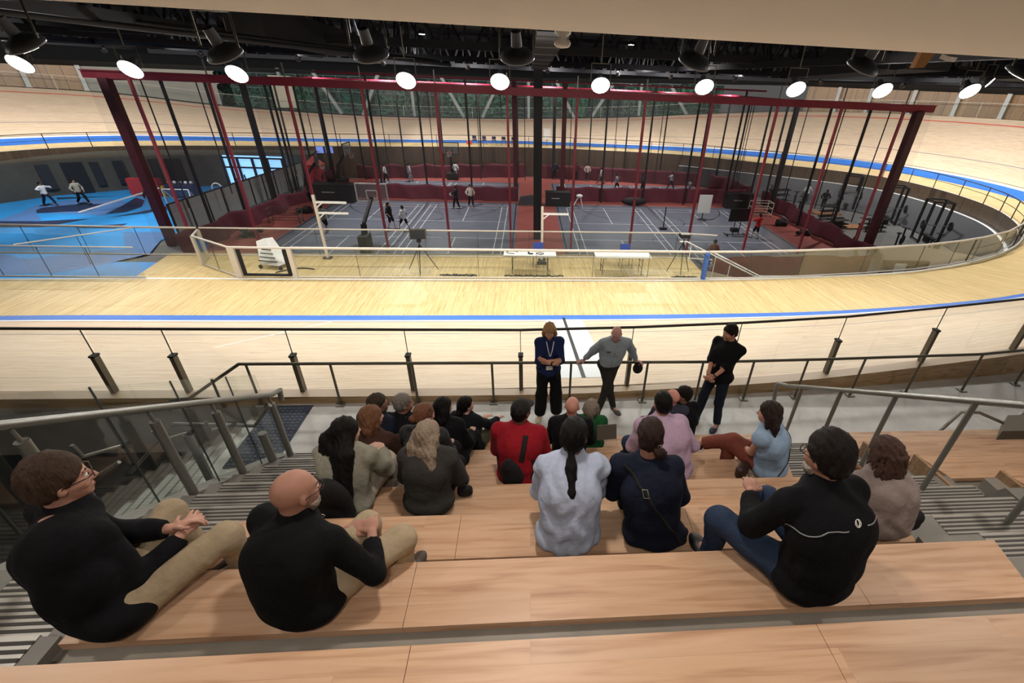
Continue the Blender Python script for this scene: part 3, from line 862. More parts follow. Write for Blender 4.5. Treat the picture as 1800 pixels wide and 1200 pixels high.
# unseen lamps added high up to brighten the courts, gym and turf
for i, (x, y) in enumerate(((-9, 33), (9, 33), (-9, 48), (9, 48), (-28, 32), (25, 34), (-24, 23))):
    high_bay((x, y, 7.6), (x, y, -4.2), 'unseen lamp added high between the roof trusses to brighten the infield', 'lamps added high above the infield', 1100 if i < 4 else (1000 if i == 5 else (1700 if i == 4 else 700)), r=0.3)
# unseen fill lights added in the soffit to brighten the benches
for i, (x, y) in enumerate(((-4.5, 2.6), (0, 2.6), (4.5, 2.6), (-4.5, -0.6), (0, -0.6), (4.5, -0.6))):
    zz = sz(x) + (6.9 - y) * 1.2 / 11.1
    b = MB(); b.lathe((x, y, zz - 0.012), [(0.001, 0), (0.11, 0), (0.12, 0.012), (0.001, 0.012)], (0, 0, 1), 18)
    o = b.build('fill_light', mat('downlight glow', '#ffffff', emit='#fff0dc', estr=6)); tag(o, 'small round downlight added unseen in the pale soffit to brighten the stand', 'fill_light', 'added soffit fill lights')
    L = bpy.data.lights.new('lamp', 'AREA'); L.shape = 'DISK'; L.size = 0.3; L.energy = 42; L.color = (1, 0.9, 0.8); L.spread = R(140)
    lo = bpy.data.objects.new('lamp', L); COL.objects.link(lo); lo.location = (x, y, zz - 0.05)

# ================================================================ benches
def bench(label, xl, xr, k, seams, skew_l=0.0, skew_r=0.0, d=0.375):
    y0 = rowY(k); z = RISE * k; t = thing('bench', label, 'bench', ((xl + xr) / 2, y0 - d / 2, z - 0.33), 'timber bench rows of the stand')
    xs = [xl] + [s for s in seams if xl + 0.2 < s < xr - 0.2] + [xr]
    for a, c in zip(xs, xs[1:]):
        g0 = 0.0015 if a != xl else 0; g1 = 0.0015 if c != xr else 0
        sl = skew_l if a == xl else 0; sr = skew_r if c == xr else 0
        b = MB()
        b.hexa([(a + g0 + sl, y0 - d, z - 0.05), (c - g1 + sr, y0 - d, z - 0.05), (c - g1, y0, z - 0.05), (a + g0, y0, z - 0.05), (a + g0 + sl, y0 - d, z), (c - g1 + sr, y0 - d, z), (c - g1, y0, z), (a + g0, y0, z)])
        b.build('seat_plank', m_bench, t)
    b = MB(); b.hexa([(xl, y0 - 0.03, z - 0.34), (xr, y0 - 0.03, z - 0.34), (xr, y0 - 0.012, z - 0.34), (xl, y0 - 0.012, z - 0.34), (xl, y0 - 0.03, z - 0.05), (xr, y0 - 0.03, z - 0.05), (xr, y0 - 0.012, z - 0.05), (xl, y0 - 0.012, z - 0.05)])
    b.build('front_board', m_bench_side, t)
    return t
rown = ['', 'lowest, by the concourse', 'second from the bottom', 'third from the bottom', 'fourth from the bottom', 'fifth from the bottom', 'sixth from the bottom', 'topmost', 'above the view']
seamsets = {1: (-0.9, 1.25), 2: (-1.0, 1.3, ), 3: (-0.75, 1.22, 2.4), 4: (-1.1, 1.35), 5: (-0.52, 1.21), 6: (-0.66, 1.9), 7: (-0.5, 1.28), 8: (0.2,)}
for k in range(1, 8):
    bench('long light maple bench between the two stairs, ' + rown[k], left_end(k) + 0.02, right_end(k), k, seamsets[k], skew_l=-0.02, skew_r=-0.08)
rn2 = ['', 'lowest', 'second from the bottom', 'third from the bottom', 'fourth from the bottom', 'fifth from the bottom']
for k in range(1, 6):
    bench('light maple bench right of the right stair, ' + rn2[k], 4.47 + 0.035 * k + (0.2 if k > 3 else 0), 12.0, k, (6.9, 9.4), skew_l=0.12)
    x = 4.47 + 0.035 * k + (0.2 if k > 3 else 0)
    b = MB(); b.hexa([(x - 0.05, rowY(k) - 0.6, RISE * k - 0.3), (x - 0.01, rowY(k) - 0.6, RISE * k - 0.3), (x - 0.01, rowY(k), RISE * k - 0.3), (x - 0.05, rowY(k), RISE * k - 0.3), (x + 0.0, rowY(k) - 0.6, RISE * k + 0.02), (x + 0.04, rowY(k) - 0.6, RISE * k + 0.02), (x - 0.01, rowY(k), RISE * k + 0.02), (x - 0.05, rowY(k), RISE * k + 0.02)])
    o = b.build('end_board', m_bench_side); tag(o, 'narrow timber end board beside the right stair, %s' % rn2[k], 'board', 'timber end boards')
# wheelchair bay box on the right benches
b = MB(); b.prism([(7.0, 4.78), (12, 4.78), (12, 5.15), (7.45, 5.15)], 0.42, 0.62)
tag(b.build('bench_desk', mat('grey box', '#6f675c', rough=0.6)), 'grey sloped box standing on the lowest right hand bench', 'box')
t = thing('low_handrail', 'short low steel handrail in front of the right benches', 'handrail', (6.9, 5.4, 0), None)
for y in (0,):
    rail_tube('rail', [(6.6, 5.3, 0.06), (6.75, 5.25, 0.62), (7.0, 5.2, 0.64), (7.5, 4.95, 0.50)], 0.025, m_steel, t)
    rail_tube('rail', [(7.7, 5.3, 0.06), (7.85, 5.25, 0.62), (8.3, 5.2, 0.64), (9.0, 5.2, 0.64)], 0.025, m_steel, t)
MB().box(6.45, 5.2, 0.0, 6.75, 5.4, 0.07).build('base_plate', m_steel_d, t)

# ================================================================ handrails of the stand
def nose(y): return max(0.0, 0.597 * (5.24 - y))
# left stair: steel rail, fat posts, glass
t = thing('stair_handrail', 'steel handrail with round posts and glass along the left stair', 'handrail', (-3.35, 3.8, 1.0))
rl = [(-3.35, 5.25, 0.98), (-3.35, 5.28, 1.13), (-3.35, 5.1, 1.19)] + [(-3.35, y, 1.19 + 0.632 * (5.1 - y)) for y in (4.6, 3.5, 2.4, 1.4)]
rail_tube('rail', rl, 0.033, m_steel, t, 14)
for y in (5.03, 4.13, 3.45, 2.54, 1.65):
    zb = nose(y) - 0.02 if y < 5 else 0.08; zr = 1.19 + 0.632 * (5.1 - y)
    MB().cyl((-3.35, y, zb), (-3.35, y, zr - 0.14), 0.041, n=18).build('post', m_steel, t)
    o = MB().tube([(-3.35, y, zr - 0.15), (-3.35, y - 0.01, zr - 0.03)], 0.014, 8).build('bracket', m_steel, t)
    MB().cyl((-3.35, y, zb - 0.01), (-3.35, y, zb + 0.012), 0.085, n=18).build('foot_plate', m_steel_d, t)
gx = -3.47
ys = [5.1, 4.62, 3.92, 3.22, 2.3, 1.3]
for a, c in zip(ys, ys[1:]):
    b = MB(); h = 1.42
    b.sheet([(gx, a - 0.008, nose(a) - 0.1), (gx, c + 0.008, nose(c) - 0.1), (gx, c + 0.008, nose(c) + h), (gx, a - 0.008, nose(a) + h)], 0.016)
    b.build('glass_panel', m_glass, t)
    b = MB(); b.bar((gx, c, nose(c) - 0.1), (gx, c, nose(c) + h), 0.011); b.build('glass_joint', m_glassedge, t)
for y in (4.55, 3.95, 3.3):
    z = 0.86 + 0.632 * (5.1 - y)
    o = rail_tube('wall_bracket', [(gx - 0.1, y, z - 0.05), (gx - 0.1, y - 0.32, z + 0.12), (gx - 0.1, y - 0.34, z + 0.26)], 0.014, m_steel, t, 8)
    MB().cyl((gx - 0.13, y + 0.01, z - 0.055), (gx - 0.07, y + 0.01, z - 0.055), 0.035).build('bracket_disc', m_rubber, t)
# right stair rail
t = thing('stair_handrail', 'bare steel handrail with five posts along the right stair', 'handrail', (4.0, 4.4, 0.4))
rl = [(4.0, 5.72, 0.03), (4.0, 5.86, 0.70), (4.0, 5.84, 0.78), (4.0, 5.76, 0.82)] + [(4.0, y, 0.84 + 0.63 * (5.7 - y)) for y in (5.6, 4.5, 3.4, 2.4, 1.6)]
rail_tube('rail', rl, 0.03, m_steel, t, 14)
for y in (5.27, 4.55, 3.80, 3.04, 2.3):
    zt = 0.84 + 0.63 * (5.7 - y)
    MB().cyl((4.0, y, nose(y) - 0.12 if y > 5.2 else nose(y) - 0.2), (4.0, y, zt - 0.02), 0.026, n=14).build('post', m_steel, t)
# concourse railing (steel, in front of the track)
t = thing('concourse_railing', 'steel railing with one top rail where the three speakers stand', 'railing', (2, 6.5, 0))
def cy_(x): return interp(x, [(-5, 6.44), (3.2, 6.44), (5, 6.5), (8.3, 6.66), (12, 7.2), (16, 8.0)])
pts = [(x, cy_(x), 0.82) for x in (-4.56, -3, 0, 3.2, 4.2, 5.2, 6.2, 7.2, 8.3, 10, 12, 16)]
lr = [(ony(u, v, 6.42)) for u, v in ((300, 722), (300, 703), (333, 700))]
rail_tube('top_rail', [tuple(p) for p in lr] + pts, 0.026, m_steel_d, t, 10)
for x in (-4.46, -3.18, -1.9, -0.62, 0.69, 1.99, 2.95, 3.86, 4.85, 5.95, 7.1, 8.3, 9.6, 11, 12.5):
    y = cy_(x)
    MB().cyl((x, y, 0.0), (x, y, 0.82), 0.02, n=10).build('post', m_steel_d, t)
    MB().obox((x, y - 0.0, 0.012), (0.14, 0.12, 0.024)).build('foot_plate', m_steel, t)
MB().cyl((-5.05, 6.42, -0.3), (-5.05, 6.42, 0.55), 0.02, n=10).build('post', m_steel_d, t)
# fence on the outer edge of the near banking
t = thing('track_fence', 'glass fence with dark top rail and short timber posts at the track edge', 'fence', (0, 6.67, 0.15))
fx = [-8.7, -6.83, -5.67, -3.84, -2.01, -0.15, 1.75, 3.66, 5.62, 7.66, 9.81, 12.2, 14.8]
def fy(x): return interp(x, [(-30, 6.67), (0, 6.68), (3.66, 6.83), (5.62, 6.95), (7.66, 7.16), (9.81, 7.42), (14.8, 8.4)])
def fz(x): return outer_z(x) + 0.01
rail_tube('top_rail', [(x, fy(x), fz(x) + 1.17) for x in [-14] + fx + [20 - 3]], 0.024, m_darkrail, t, 8)
for x in fx:
    y, z = fy(x), fz(x)
    b = MB(); b.bar((x, y - 0.01, z), (x, y - 0.01, z + 0.69), 0.065, 0.1); b.build('post', mat('fence post bronze', '#5b5344', rough=0.5, metal=0.2), t)
    MB().obox((x, y - 0.01, z + 0.70), (0.085, 0.12, 0.03)).build('post_cap', m_rubber, t)
    MB().bar((x, y, z + 0.69), (x, y, z + 1.17), 0.012).build('glass_joint', m_glassedge, t)
for a, c in zip([-14] + fx, fx + [17]):
    b = MB(); b.sheet([(a + 0.01, fy(a) + 0.03, fz(a) + 0.02), (c - 0.01, fy(c) + 0.03, fz(c) + 0.02), (c - 0.01, fy(c) + 0.03, fz(c) + 1.15), (a + 0.01, fy(a) + 0.03, fz(a) + 1.15)], 0.012); b.build('glass_panel', m_glass, t)
# handrails in the stair well
def railset(name, label, pts, posts, r=0.022):
    t = thing(name, label, 'handrail', tuple(Vector(posts[0][0])))
    rail_tube('rail', pts, r, m_steel, t, 10)
    for a, c, rr in posts: MB().cyl(a, c, rr, n=14).build('post', m_steel, t)
    return t
q = [ony(*p, 4.72) for p in ((230, 830), (305, 745), (448, 748), (475, 712))]
railset('stair_well_rail', 'steel handrail beside the stair going down to the left', [(p.x, 4.72, p.z) for p in q], [((q[2].x + 0.05, 4.72, q[2].z - 0.65), (q[2].x + 0.05, 4.72, q[2].z - 0.12), 0.05), ((q[1].x + 0.1, 4.72, q[1].z - 1.1), (q[1].x + 0.1, 4.72, q[1].z - 0.15), 0.05)])
q = [ony(*p, 4.72) for p in ((183, 875), (152, 822), (190, 820), (222, 800))]
railset('stair_well_rail', 'small hooked steel handrail low in the dark stair well', [(p.x, 4.60, p.z) for p in q], [((q[1].x, 4.60, -3.2), (q[1].x, 4.60, q[1].z), 0.022)])
b = MB(); q = [ony(*p, 4.78) for p in ((170, 850), (300, 760), (440, 765))]
gl = MB(); gl.sheet([(-8, 4.76, -2.6), (-3.7, 4.76, -0.2), (-3.7, 4.76, 0.75), (-8, 4.76, -1.6)], 0.014)
tag(gl.build('glass_screen', m_glass), 'glass screen beside the stair going down at the left', 'glass screen')

# ================================================================ glass barriers of the infield side
m_brail = mat('barrier rail pale', '#d2cabd', rough=0.4, metal=0.1)
def glass_barrier(name, label, pts, h=1.05, z=ZA, pitch=2.0, rr=0.035, curb=True, fat=(), cat='barrier', joint=m_glassedge):
    t = thing(name, label, cat, (pts[0][0], pts[0][1], z))
    P = [Vector((p[0], p[1], z)) for p in pts]; up = Vector((0, 0, h))
    rail_tube('top_rail', [p + up for p in P], rr, m_brail, t, 10)
    if curb: rail_tube('base_rail', [p + Vector((0, 0, 0.03)) for p in P], 0.03, m_brail, t, 6)
    for a, c in zip(P, P[1:]):
        L_ = (c - a).length; n = max(1, round(L_ / pitch))
        for i in range(n):
            p, q = a.lerp(c, i / n), a.lerp(c, (i + 1) / n); dd = (q - p).normalized() * 0.01
            MB().sheet([p + dd + Vector((0, 0, 0.05)), q - dd + Vector((0, 0, 0.05)), q - dd + up * 0.97, p + dd + up * 0.97], 0.012).build('glass_panel', m_glass_far, t)
            if i or a is not P[0]: MB().bar(p + Vector((0, 0, 0.04)), p + up * 0.97, 0.014).build('glass_joint', joint, t)
    for i in fat: MB().bar(P[i], P[i] + up, 0.09).build('post', m_brail, t)
    return t
glass_barrier('glass_barrier', 'long glass barrier with pale top rail in front of the white tables', [(-7.95, 15.62), (6.4, 15.85)], pitch=2.0, rr=0.045)
glass_barrier('glass_barrier', 'short angled glass barrier at the left end of the table area', [(-12.0, 17.5), (-11.75, 16.75), (-9.95, 15.6)], pitch=1.2, fat=(0, 1, 2))
# gate
t = thing('barrier_gate', 'glass gate with a thick black frame in the near barrier', 'gate', (-9.0, 15.6, ZA))
for x in (-9.86, -8.04): MB().box(x - 0.07, 15.56, ZA, x + 0.07, 15.66, ZA + 1.07).build('gate_post', m_brail, t)
b = MB(); 
for a, c in (((-9.68, ZA + 0.1), (-9.68, ZA + 0.98)), ((-8.2, ZA + 0.1), (-8.2, ZA + 0.98)), ((-9.72, ZA + 0.1), (-8.16, ZA + 0.1))):
    b.bar((a[0], 15.6, a[1]), (c[0], 15.6, c[1]), 0.11, 0.06)
b.build('gate_frame', m_rubber, t)
MB().tube([(-9.95, 15.6, ZA + 1.05), (-7.9, 15.6, ZA + 1.05)], 0.04, 8).build('gate_rail', m_brail, t)
MB().sheet([(-9.65, 15.6, ZA + 0.14), (-8.24, 15.6, ZA + 0.14), (-8.24, 15.6, ZA + 0.98), (-9.65, 15.6, ZA + 0.98)], 0.012).build('gate_glass', m_glass_far, t)
glass_barrier('glass_barrier', 'far glass barrier behind the white tables at the infield edge', [(-12.1, 17.75), (6.05, 18.2), (7.6, 15.95 + 2.0)], pitch=2.0, rr=0.03)
glass_barrier('glass_barrier', 'curved glass barrier sweeping round the right side of the infield', [(6.55, 15.86), (8.2, 15.95), (10.4, 16.2), (13.2, 16.6), (16, 17.15), (18, 17.75), (19.6, 18.35), (21.9, 19.45), (24, 20.85), (25.7, 22.2), (27.2, 23.8)], pitch=2.4, rr=0.045)
# blue sleeve on the corner post
MB_ = MB().cyl((6.5, 15.86, ZA + 0.02), (6.5, 15.86, ZA + 0.98), 0.1, n=12); tag(MB_.build('post_sleeve', mat('blue foam sleeve', '#3f64a8', rough=0.8, noise=0.5, nscale=14)), 'patterned blue sleeve round the corner post of the barrier', 'post sleeve')
# left barriers
glass_barrier('glass_barrier', 'glass barrier along the track at the far left', [(-20, 15.42), (-12.8, 15.45)], pitch=1.45, rr=0.02)
glass_barrier('glass_barrier', 'glass barrier at the infield edge left of the table area', [(-20, 17.7), (-14.3, 17.7), (-12.2, 17.75)], pitch=1.7, rr=0.035, curb=True)
glass_barrier('glass_barrier', 'slanting glass barrier beside the stair opening at the left', [(-16.4, 15.55), (-14.3, 17.6)], pitch=1.5, rr=0.02, curb=False)
# ramp rails right of the table area (going down)
t = thing('ramp_handrail', 'white handrails of the ramp going down right of the tables', 'handrail', (7, 17.5, -2.4))
for y, x0 in ((16.5, 6.9), (17.7, 6.3)):
    rail_tube('rail', [(x0 - 0.3, y, -0.55), (x0, y, -0.55), (x0 + 3.2, y + 0.1, -2.0), (x0 + 6.2, y + 0.15, -2.0)], 0.028, m_white, t, 8)
    for k in range(4): MB().cyl((x0 + 0.2 + k * 1.8, y, -4.2 + (0 if k else 2.4)), (x0 + 0.2 + k * 1.8, y, -0.62 - min(1.4, 0.45 * (0.2 + k * 1.8))), 0.018, n=8).build('post', m_white, t)
rm = MB(); rm.hexa([(6.7, 16.2, -3.0), (12.5, 16.3, -3.3), (12.5, 18.2, -3.3), (6.7, 18.2, -3.0), (6.7, 16.2, -1.75), (12.5, 16.3, -3.0), (12.5, 18.2, -3.0), (6.7, 18.2, -1.75)])
struct(rm.build('ramp_infield', mat('ramp beige', '#9c8d76', rough=0.6)))
rm = MB(); rm.prism([(12.5, 16.4), (15.8, 17.1), (19.4, 18.4), (21.8, 19.5), (24, 20.8), (27.5, 24.2), (24, 27), (12.5, 24)], -4.22, -3.3)
# lower entrance floor
struct(rm.build('floor_entrance', mat('entrance floor', '#8f8576', rough=0.45, noise=0.06, nscale=1)))

# ================================================================ courts
GX0, GX1 = -15.3, 17.8
def back_y(x): return interp(x, [(-20, 46.9), (-17.5, 47.6), (-9, 49.7), (0, 51.2), (9, 50.6), (15.7, 49.2), (21, 46.2)])
fl = MB(); fl.prism([(-19.2, 24.4), (21.0, 24.4), (20.6, 46.4), (15.7, 49.5), (9, 50.9), (0, 51.5), (-9, 50.0), (-17.5, 47.9), (-19.2, 47.4)], -4.25, -4.19); struct(fl.build('floor_surround', m_courtred))
def court(name, x0, x1, y0, y1):
    b = MB(); z = -4.175; b.box(x0, y0, -4.25, x1, y1, z)
    b.mat(1); z2 = z + 0.004
    def ln(ax, ay, bx, by, w=0.05, m=1):
        b.mat(m); d = Vector((bx - ax, by - ay)).normalized(); n = Vector((-d.y, d.x)) * w / 2
        b.add([(ax - n.x, ay - n.y, z2), (bx - n.x, by - n.y, z2), (bx + n.x, by + n.y, z2), (ax + n.x, ay + n.y, z2)], [(0, 1, 2, 3)])
    # badminton courts side by side, basketball lines in dark
    w = x1 - x0; L_ = y1 - y0
    n = 2
    for i in range(n):
        cx0 = x0 + 0.9 + i * (w - 1.2) / n; cx1 = cx0 + 6.1
        ya, yb = y0 + 0.3, y0 + 0.3 + min(13.4, L_ - 0.6)
        for x in (cx0, cx0 + 0.46, cx1 - 0.46, cx1): ln(x, ya, x, yb)
        for y in (ya, ya + 0.76, (ya + yb) / 2 - 1.98, (ya + yb) / 2 + 1.98, yb - 0.76, yb): ln(cx0, y, cx1, y)
        ln((cx0 + cx1) / 2, ya, (cx0 + cx1) / 2, (ya + yb) / 2 - 1.98); ln((cx0 + cx1) / 2, (ya + yb) / 2 + 1.98, (cx0 + cx1) / 2, yb)
    b.mat(2)
    ln(x0 + 0.3, y0 + 0.15, x1 - 0.3, y0 + 0.15, 0.07, 2); ln(x0 + 0.3, y1 - 0.15, x1 - 0.3, y1 - 0.15, 0.07, 2)
    ln(x0 + 0.15, y0, x0 + 0.15, y1, 0.09, 2); ln(x1 - 0.15, y0, x1 - 0.15, y1, 0.09, 2)
    ln((x0 + x1) / 2, y0 + 0.15, (x0 + x1) / 2, y1 - 0.15, 0.05, 2)
    cxx = (x0 + x1) / 2
    for yy, s in ((y0 + 0.2, 1), (y1 - 0.2, -1)):
        pr = None
        for k in range(25):
            a = PI * k / 24; p = (cxx + 6.0 * math.cos(a), yy + s * 6.0 * math.sin(a) * 0.9)
            if pr: ln(pr[0], pr[1], p[0], p[1], 0.06, 2)
            pr = p
        pr = None
        for k in range(25):
            a = 2 * PI * k / 24; p = (cxx + 1.8 * math.cos(a), yy + s * 4.6 + 1.8 * math.sin(a))
            if pr: ln(pr[0], pr[1], p[0], p[1], 0.05, 2)
            pr = p
    return struct(b.build(name, [m_court, m_line, m_lined]))
court('floor_court', GX0, -0.9, 24.6, 39.4); court('floor_court', 2.15, GX1, 24.6, 39.4)
court('floor_court', -14.6, -0.9, 41.2, 47.9); court('floor_court', 2.15, 17.4, 41.2, 48.2)

# curtains: hanging cloth with a sagging top edge
def curtain(label, p0, p1, z0, h, m, nsag=5, amp=0.12, bulge=0.12, seed=1, group=None):
    rnd = random.Random(seed); n = 60; L_ = math.dist(p0, p1); d = Vector((p1[0] - p0[0], p1[1] - p0[1], 0)).normalized(); nn = Vector((-d.y, d.x, 0))
    b = MB(); F = []; K = []
    ph = rnd.random() * 6
    for i in range(n + 1):
        t = i / n; s = abs(math.sin(PI * t * nsag)); top = h - amp * s * (0.6 + 0.4 * math.sin(3 * t + ph))
        rowF = []; rowB = []
        for j in range(7):
            q = j / 6; off = bulge * math.sin(t * L_ * 1.9 + ph + q) * (1 - 0.3 * q) + 0.05 * math.sin(t * L_ * 5.1 + q * 2)
            p = Vector((p0[0], p0[1], z0)) + d * L_ * t + nn * off + Vector((0, 0, top * q))
            rowF.append(p - nn * 0.01); rowB.append(p + nn * 0.01)
        F.append(rowF + rowB[::-1])
    b.grid([r + [r[0]] for r in F])
    o = b.build('dividing_curtain', m); return tag(o, label, 'curtain', group)
G_ = 'maroon dividing curtains of the courts'
curtain('maroon curtain across the middle of the left courts', (-15.6, 40.2), (-1.0, 40.0), -4.17, 1.2, m_curtain, 6, seed=2, group=G_)
curtain('maroon curtain across the middle of the right courts', (2.3, 40.4), (19.2, 41.2), -4.17, 1.25, m_curtain, 6, seed=3, group=G_)
curtain('maroon curtain at the far end of the left courts', (-16.4, 48.1), (-0.4, 51.0), -4.17, 1.35, m_curtain, 5, 0.25, seed=4, group=G_)
curtain('maroon curtain at the far end of the right courts', (0.9, 51.0), (17.2, 48.7), -4.17, 1.35, m_curtain, 5, 0.1, seed=5, group=G_)
curtain('maroon curtain slanting along the left side of the front court', (-18.6, 25.2), (-17.3, 40.0), -4.17, 1.25, m_curtain, 3, 0.4, 0.25, seed=6, group=G_)
curtain('crumpled maroon curtain along the left side of the back court', (-17.4, 41.0), (-17.6, 47.0), -4.17, 1.5, m_curtain, 4, 0.6, 0.35, seed=7, group=G_)
curtain('maroon curtain along the right side of the front court', (20.6, 25.0), (20.8, 41.0), -4.17, 1.25, m_curtain, 3, 0.25, 0.2, seed=8, group=G_)
curtain('maroon curtain along the right side of the back court', (20.0, 42.0), (18.4, 47.6), -4.17, 1.5, m_curtain, 3, 0.5, 0.3, seed=9, group=G_)
curtain('red brown curtain hanging behind the glass right of the tables', (8.6, 20.2), (17.0, 20.8), -4.1, 2.1, m_curtain2, 3, 0.1, 0.12, seed=10)
# low grey panel wall left of the courts
t = thing('panel_wall', 'low grey panel wall between the courts and the blue turf', 'partition', (-20.8, 33, -4.2))
for i in range(3, 16):
    y = 24.5 + 1.6 * i; x = -21.6 + 0.075 * (y - 24.5)
    MB().obox((x, y + 0.8, -3.3), (0.12, 1.54, 1.8), rz=-0.075).build('wall_panel', mat('partition grey', '#8d9394', rough=0.5), t)
    MB().bar((x, y, -4.2), (x, y, -2.36), 0.09).build('post', m_rubber, t)
MB().tube([(-21.24, 29.3, -2.38), (-19.7, 50.1, -2.38)], 0.05, 6).build('cap_rail', m_duct, t)

# ================================================================ red net frame
FX0, FX1, FY0, FYM, FY1 = -20.4, 21.6, 27.4, 40.4, 50.0
BX0, BX1 = -18.4, 18.6
ZT = 4.02
t = NETF = thing('court_net_frame', 'large dark red steel frame carrying nets round the courts', 'net frame', (0.6, 42, -4.2))
b = MB(); b.bar((FX0 - 0.9, FY0, ZT + 0.12), (FX1 + 0.8, FY0, ZT + 0.12), 0.18, 0.3); b.bar((FX0 - 0.9, FY0, ZT + 0.3), (FX1 + 0.8, FY0, ZT + 0.3), 0.3, 0.05); b.build('front_beam', m_red, t)
MB().tube([(x, back_y(x) - 0.25, ZT) for x in (BX0, -9, 0, 9, BX1)], 0.09, 4).build('back_beam', m_red, t)
MB().bar((FX0 + 5, FYM, ZT + 0.55), (FX1 - 3, FYM, ZT + 0.55), 0.12, 0.12).build('middle_beam', m_red, t)
for x, x2 in ((FX0, BX0), (FX1, BX1)): MB().bar((x, FY0, ZT), (x2, back_y(x2) - 0.25, ZT), 0.14, 0.2).build('side_beam', m_red, t)
for x in (FX0, FX1):
    MB().bar((x, FY0, -4.2), (x, FY0, ZT), 0.42, 0.42).build('corner_post', m_maroon, t)
m_rp = m_redpost
for i in range(-5, 7):
    x = -1.1 + 3.63 * i
    MB().bar((x, FY0 - 0.05, -4.2), (x, FY0 - 0.05, ZT), 0.125, 0.125).build('front_post', m_rp, t)
    b = MB(); b.bar((x, FY0, ZT + 0.3), (x, FY0, ZT + 0.95), 0.05); b.build('hanger', m_steel, t)
for i in range(-5, 7):
    x = -1.1 + 3.63 * i
    thick = 0.34 if i in (0, 1) else 0.13
    MB().bar((x + (0.25 if i == 1 else 0), FYM, -4.2), (x + (0.25 if i == 1 else 0), FYM, ZT + (0.5 if -4 < i < 6 else 0)), thick, thick).build('middle_post', m_blackpost if i not in (0, 1) else m_maroon, t)
    if BX0 <= x <= BX1: MB().bar((x, back_y(x) - 0.25, -4.2), (x, back_y(x) - 0.25, ZT), 0.12 if i != 1 else 0.3).build('back_post', m_blackpost, t)
for x, x2 in ((FX0, BX0), (FX1, BX1)):
    yb = back_y(x2) - 0.25
    for k, q in enumerate((0.17, 0.34, 0.52, 0.68, 0.84, 1.0)):
        xx, y = x + (x2 - x) * q, FY0 + (yb - FY0) * q
        MB().bar((xx, y, -4.2), (xx, y, ZT), 0.3 if k in (2,) else 0.13).build('side_post', m_blackpost, t)
for x in np.linspace(FX0 + 0.5, FX1 - 0.5, 24):
    pass
# net cables and nets
cab = mat('net cable black', '#1a1715', rough=0.7)
for n_, (p0, p1) in enumerate((((FX0, FY0), (FX1, FY0)), ((FX0, FYM), (FX1, FYM)), ((BX0, back_y(BX0) - 0.4), (0, 50.7)), ((0, 50.7), (BX1, back_y(BX1) - 0.4)), ((FX0, FY0), (BX0, back_y(BX0) - 0.3)), ((FX1, FY0), (BX1, back_y(BX1) - 0.3)))):
    b = MB(); z0 = -2.6 if n_ else -4.1
    b.add([(p0[0], p0[1] + 0.1, z0), (p1[0], p1[1] + 0.1, z0), (p1[0], p1[1] + 0.1, ZT), (p0[0], p0[1] + 0.1, ZT)], [(0, 1, 2, 3)]); b.build('net', m_net, t)
    L_ = math.dist(p0, p1); n = int(L_ / 1.82)
    d = ((p1[0] - p0[0]) / L_, (p1[1] - p0[1]) / L_)
    if n_ in (1, 4, 5):
        for i in range(1, n, 2):
            x, y = p0[0] + d[0] * L_ * i / n, p0[1] + d[1] * L_ * i / n
            MB().bar((x, y + 0.1, z0), (x, y + 0.1, ZT), 0.05).build('net_cable', cab, t)
# outrigger nets at the two front corners
for s, x in ((-1, FX0), (1, FX1)):
    b = MB(); b.add([(x, FY0, -4.1), (x + s * 0.9, FY0, -4.1), (x + s * 0.9, FY0, ZT), (x, FY0, ZT)], [(0, 1, 2, 3)]); b.build('net', m_net, t)
# dark building column between the courts
b = MB(); b.box(0.28, 29.6, -4.2, 0.78, 30.1, 5.2); o = b.build('building_column', mat('column charcoal', '#1d2024', rough=0.6)); tag(o, 'tall charcoal column in the red strip between the courts', 'column')

# ================================================================ blue turf at the left
tf = MB(); tf.prism([(-38.5, 38.5), (-38, 25), (-31, 18.6), (-13.8, 18.1), (-19.3, 24.5), (-21.9, 24.5), (-20.2, 45), (-26, 45.2), (-33.5, 43)], -4.24, -4.18)
struct(tf.build('floor_turf', m_pool))
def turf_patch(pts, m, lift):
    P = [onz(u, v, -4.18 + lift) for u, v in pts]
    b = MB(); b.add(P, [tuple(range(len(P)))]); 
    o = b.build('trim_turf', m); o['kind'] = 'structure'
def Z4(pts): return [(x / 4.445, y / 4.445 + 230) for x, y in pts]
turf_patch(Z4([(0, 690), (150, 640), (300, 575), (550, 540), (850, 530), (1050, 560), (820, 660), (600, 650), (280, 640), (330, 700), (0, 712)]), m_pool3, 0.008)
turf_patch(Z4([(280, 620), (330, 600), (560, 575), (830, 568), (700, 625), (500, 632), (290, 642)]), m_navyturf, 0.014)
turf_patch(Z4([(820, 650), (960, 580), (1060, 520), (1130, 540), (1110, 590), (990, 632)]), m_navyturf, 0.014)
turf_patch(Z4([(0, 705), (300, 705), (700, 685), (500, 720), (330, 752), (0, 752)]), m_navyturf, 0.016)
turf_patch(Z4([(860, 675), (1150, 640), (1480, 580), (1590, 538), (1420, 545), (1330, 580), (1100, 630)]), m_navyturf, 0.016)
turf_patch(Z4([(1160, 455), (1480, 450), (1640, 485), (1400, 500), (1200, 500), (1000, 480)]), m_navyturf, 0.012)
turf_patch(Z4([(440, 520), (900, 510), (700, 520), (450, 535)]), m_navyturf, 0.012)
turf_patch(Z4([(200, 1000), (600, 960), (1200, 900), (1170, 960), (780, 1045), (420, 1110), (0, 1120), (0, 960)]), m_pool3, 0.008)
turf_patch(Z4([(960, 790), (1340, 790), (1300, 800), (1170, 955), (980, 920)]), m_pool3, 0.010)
turf_patch(Z4([(560, 755), (1000, 722), (900, 762)]), m_navyturf, 0.014)
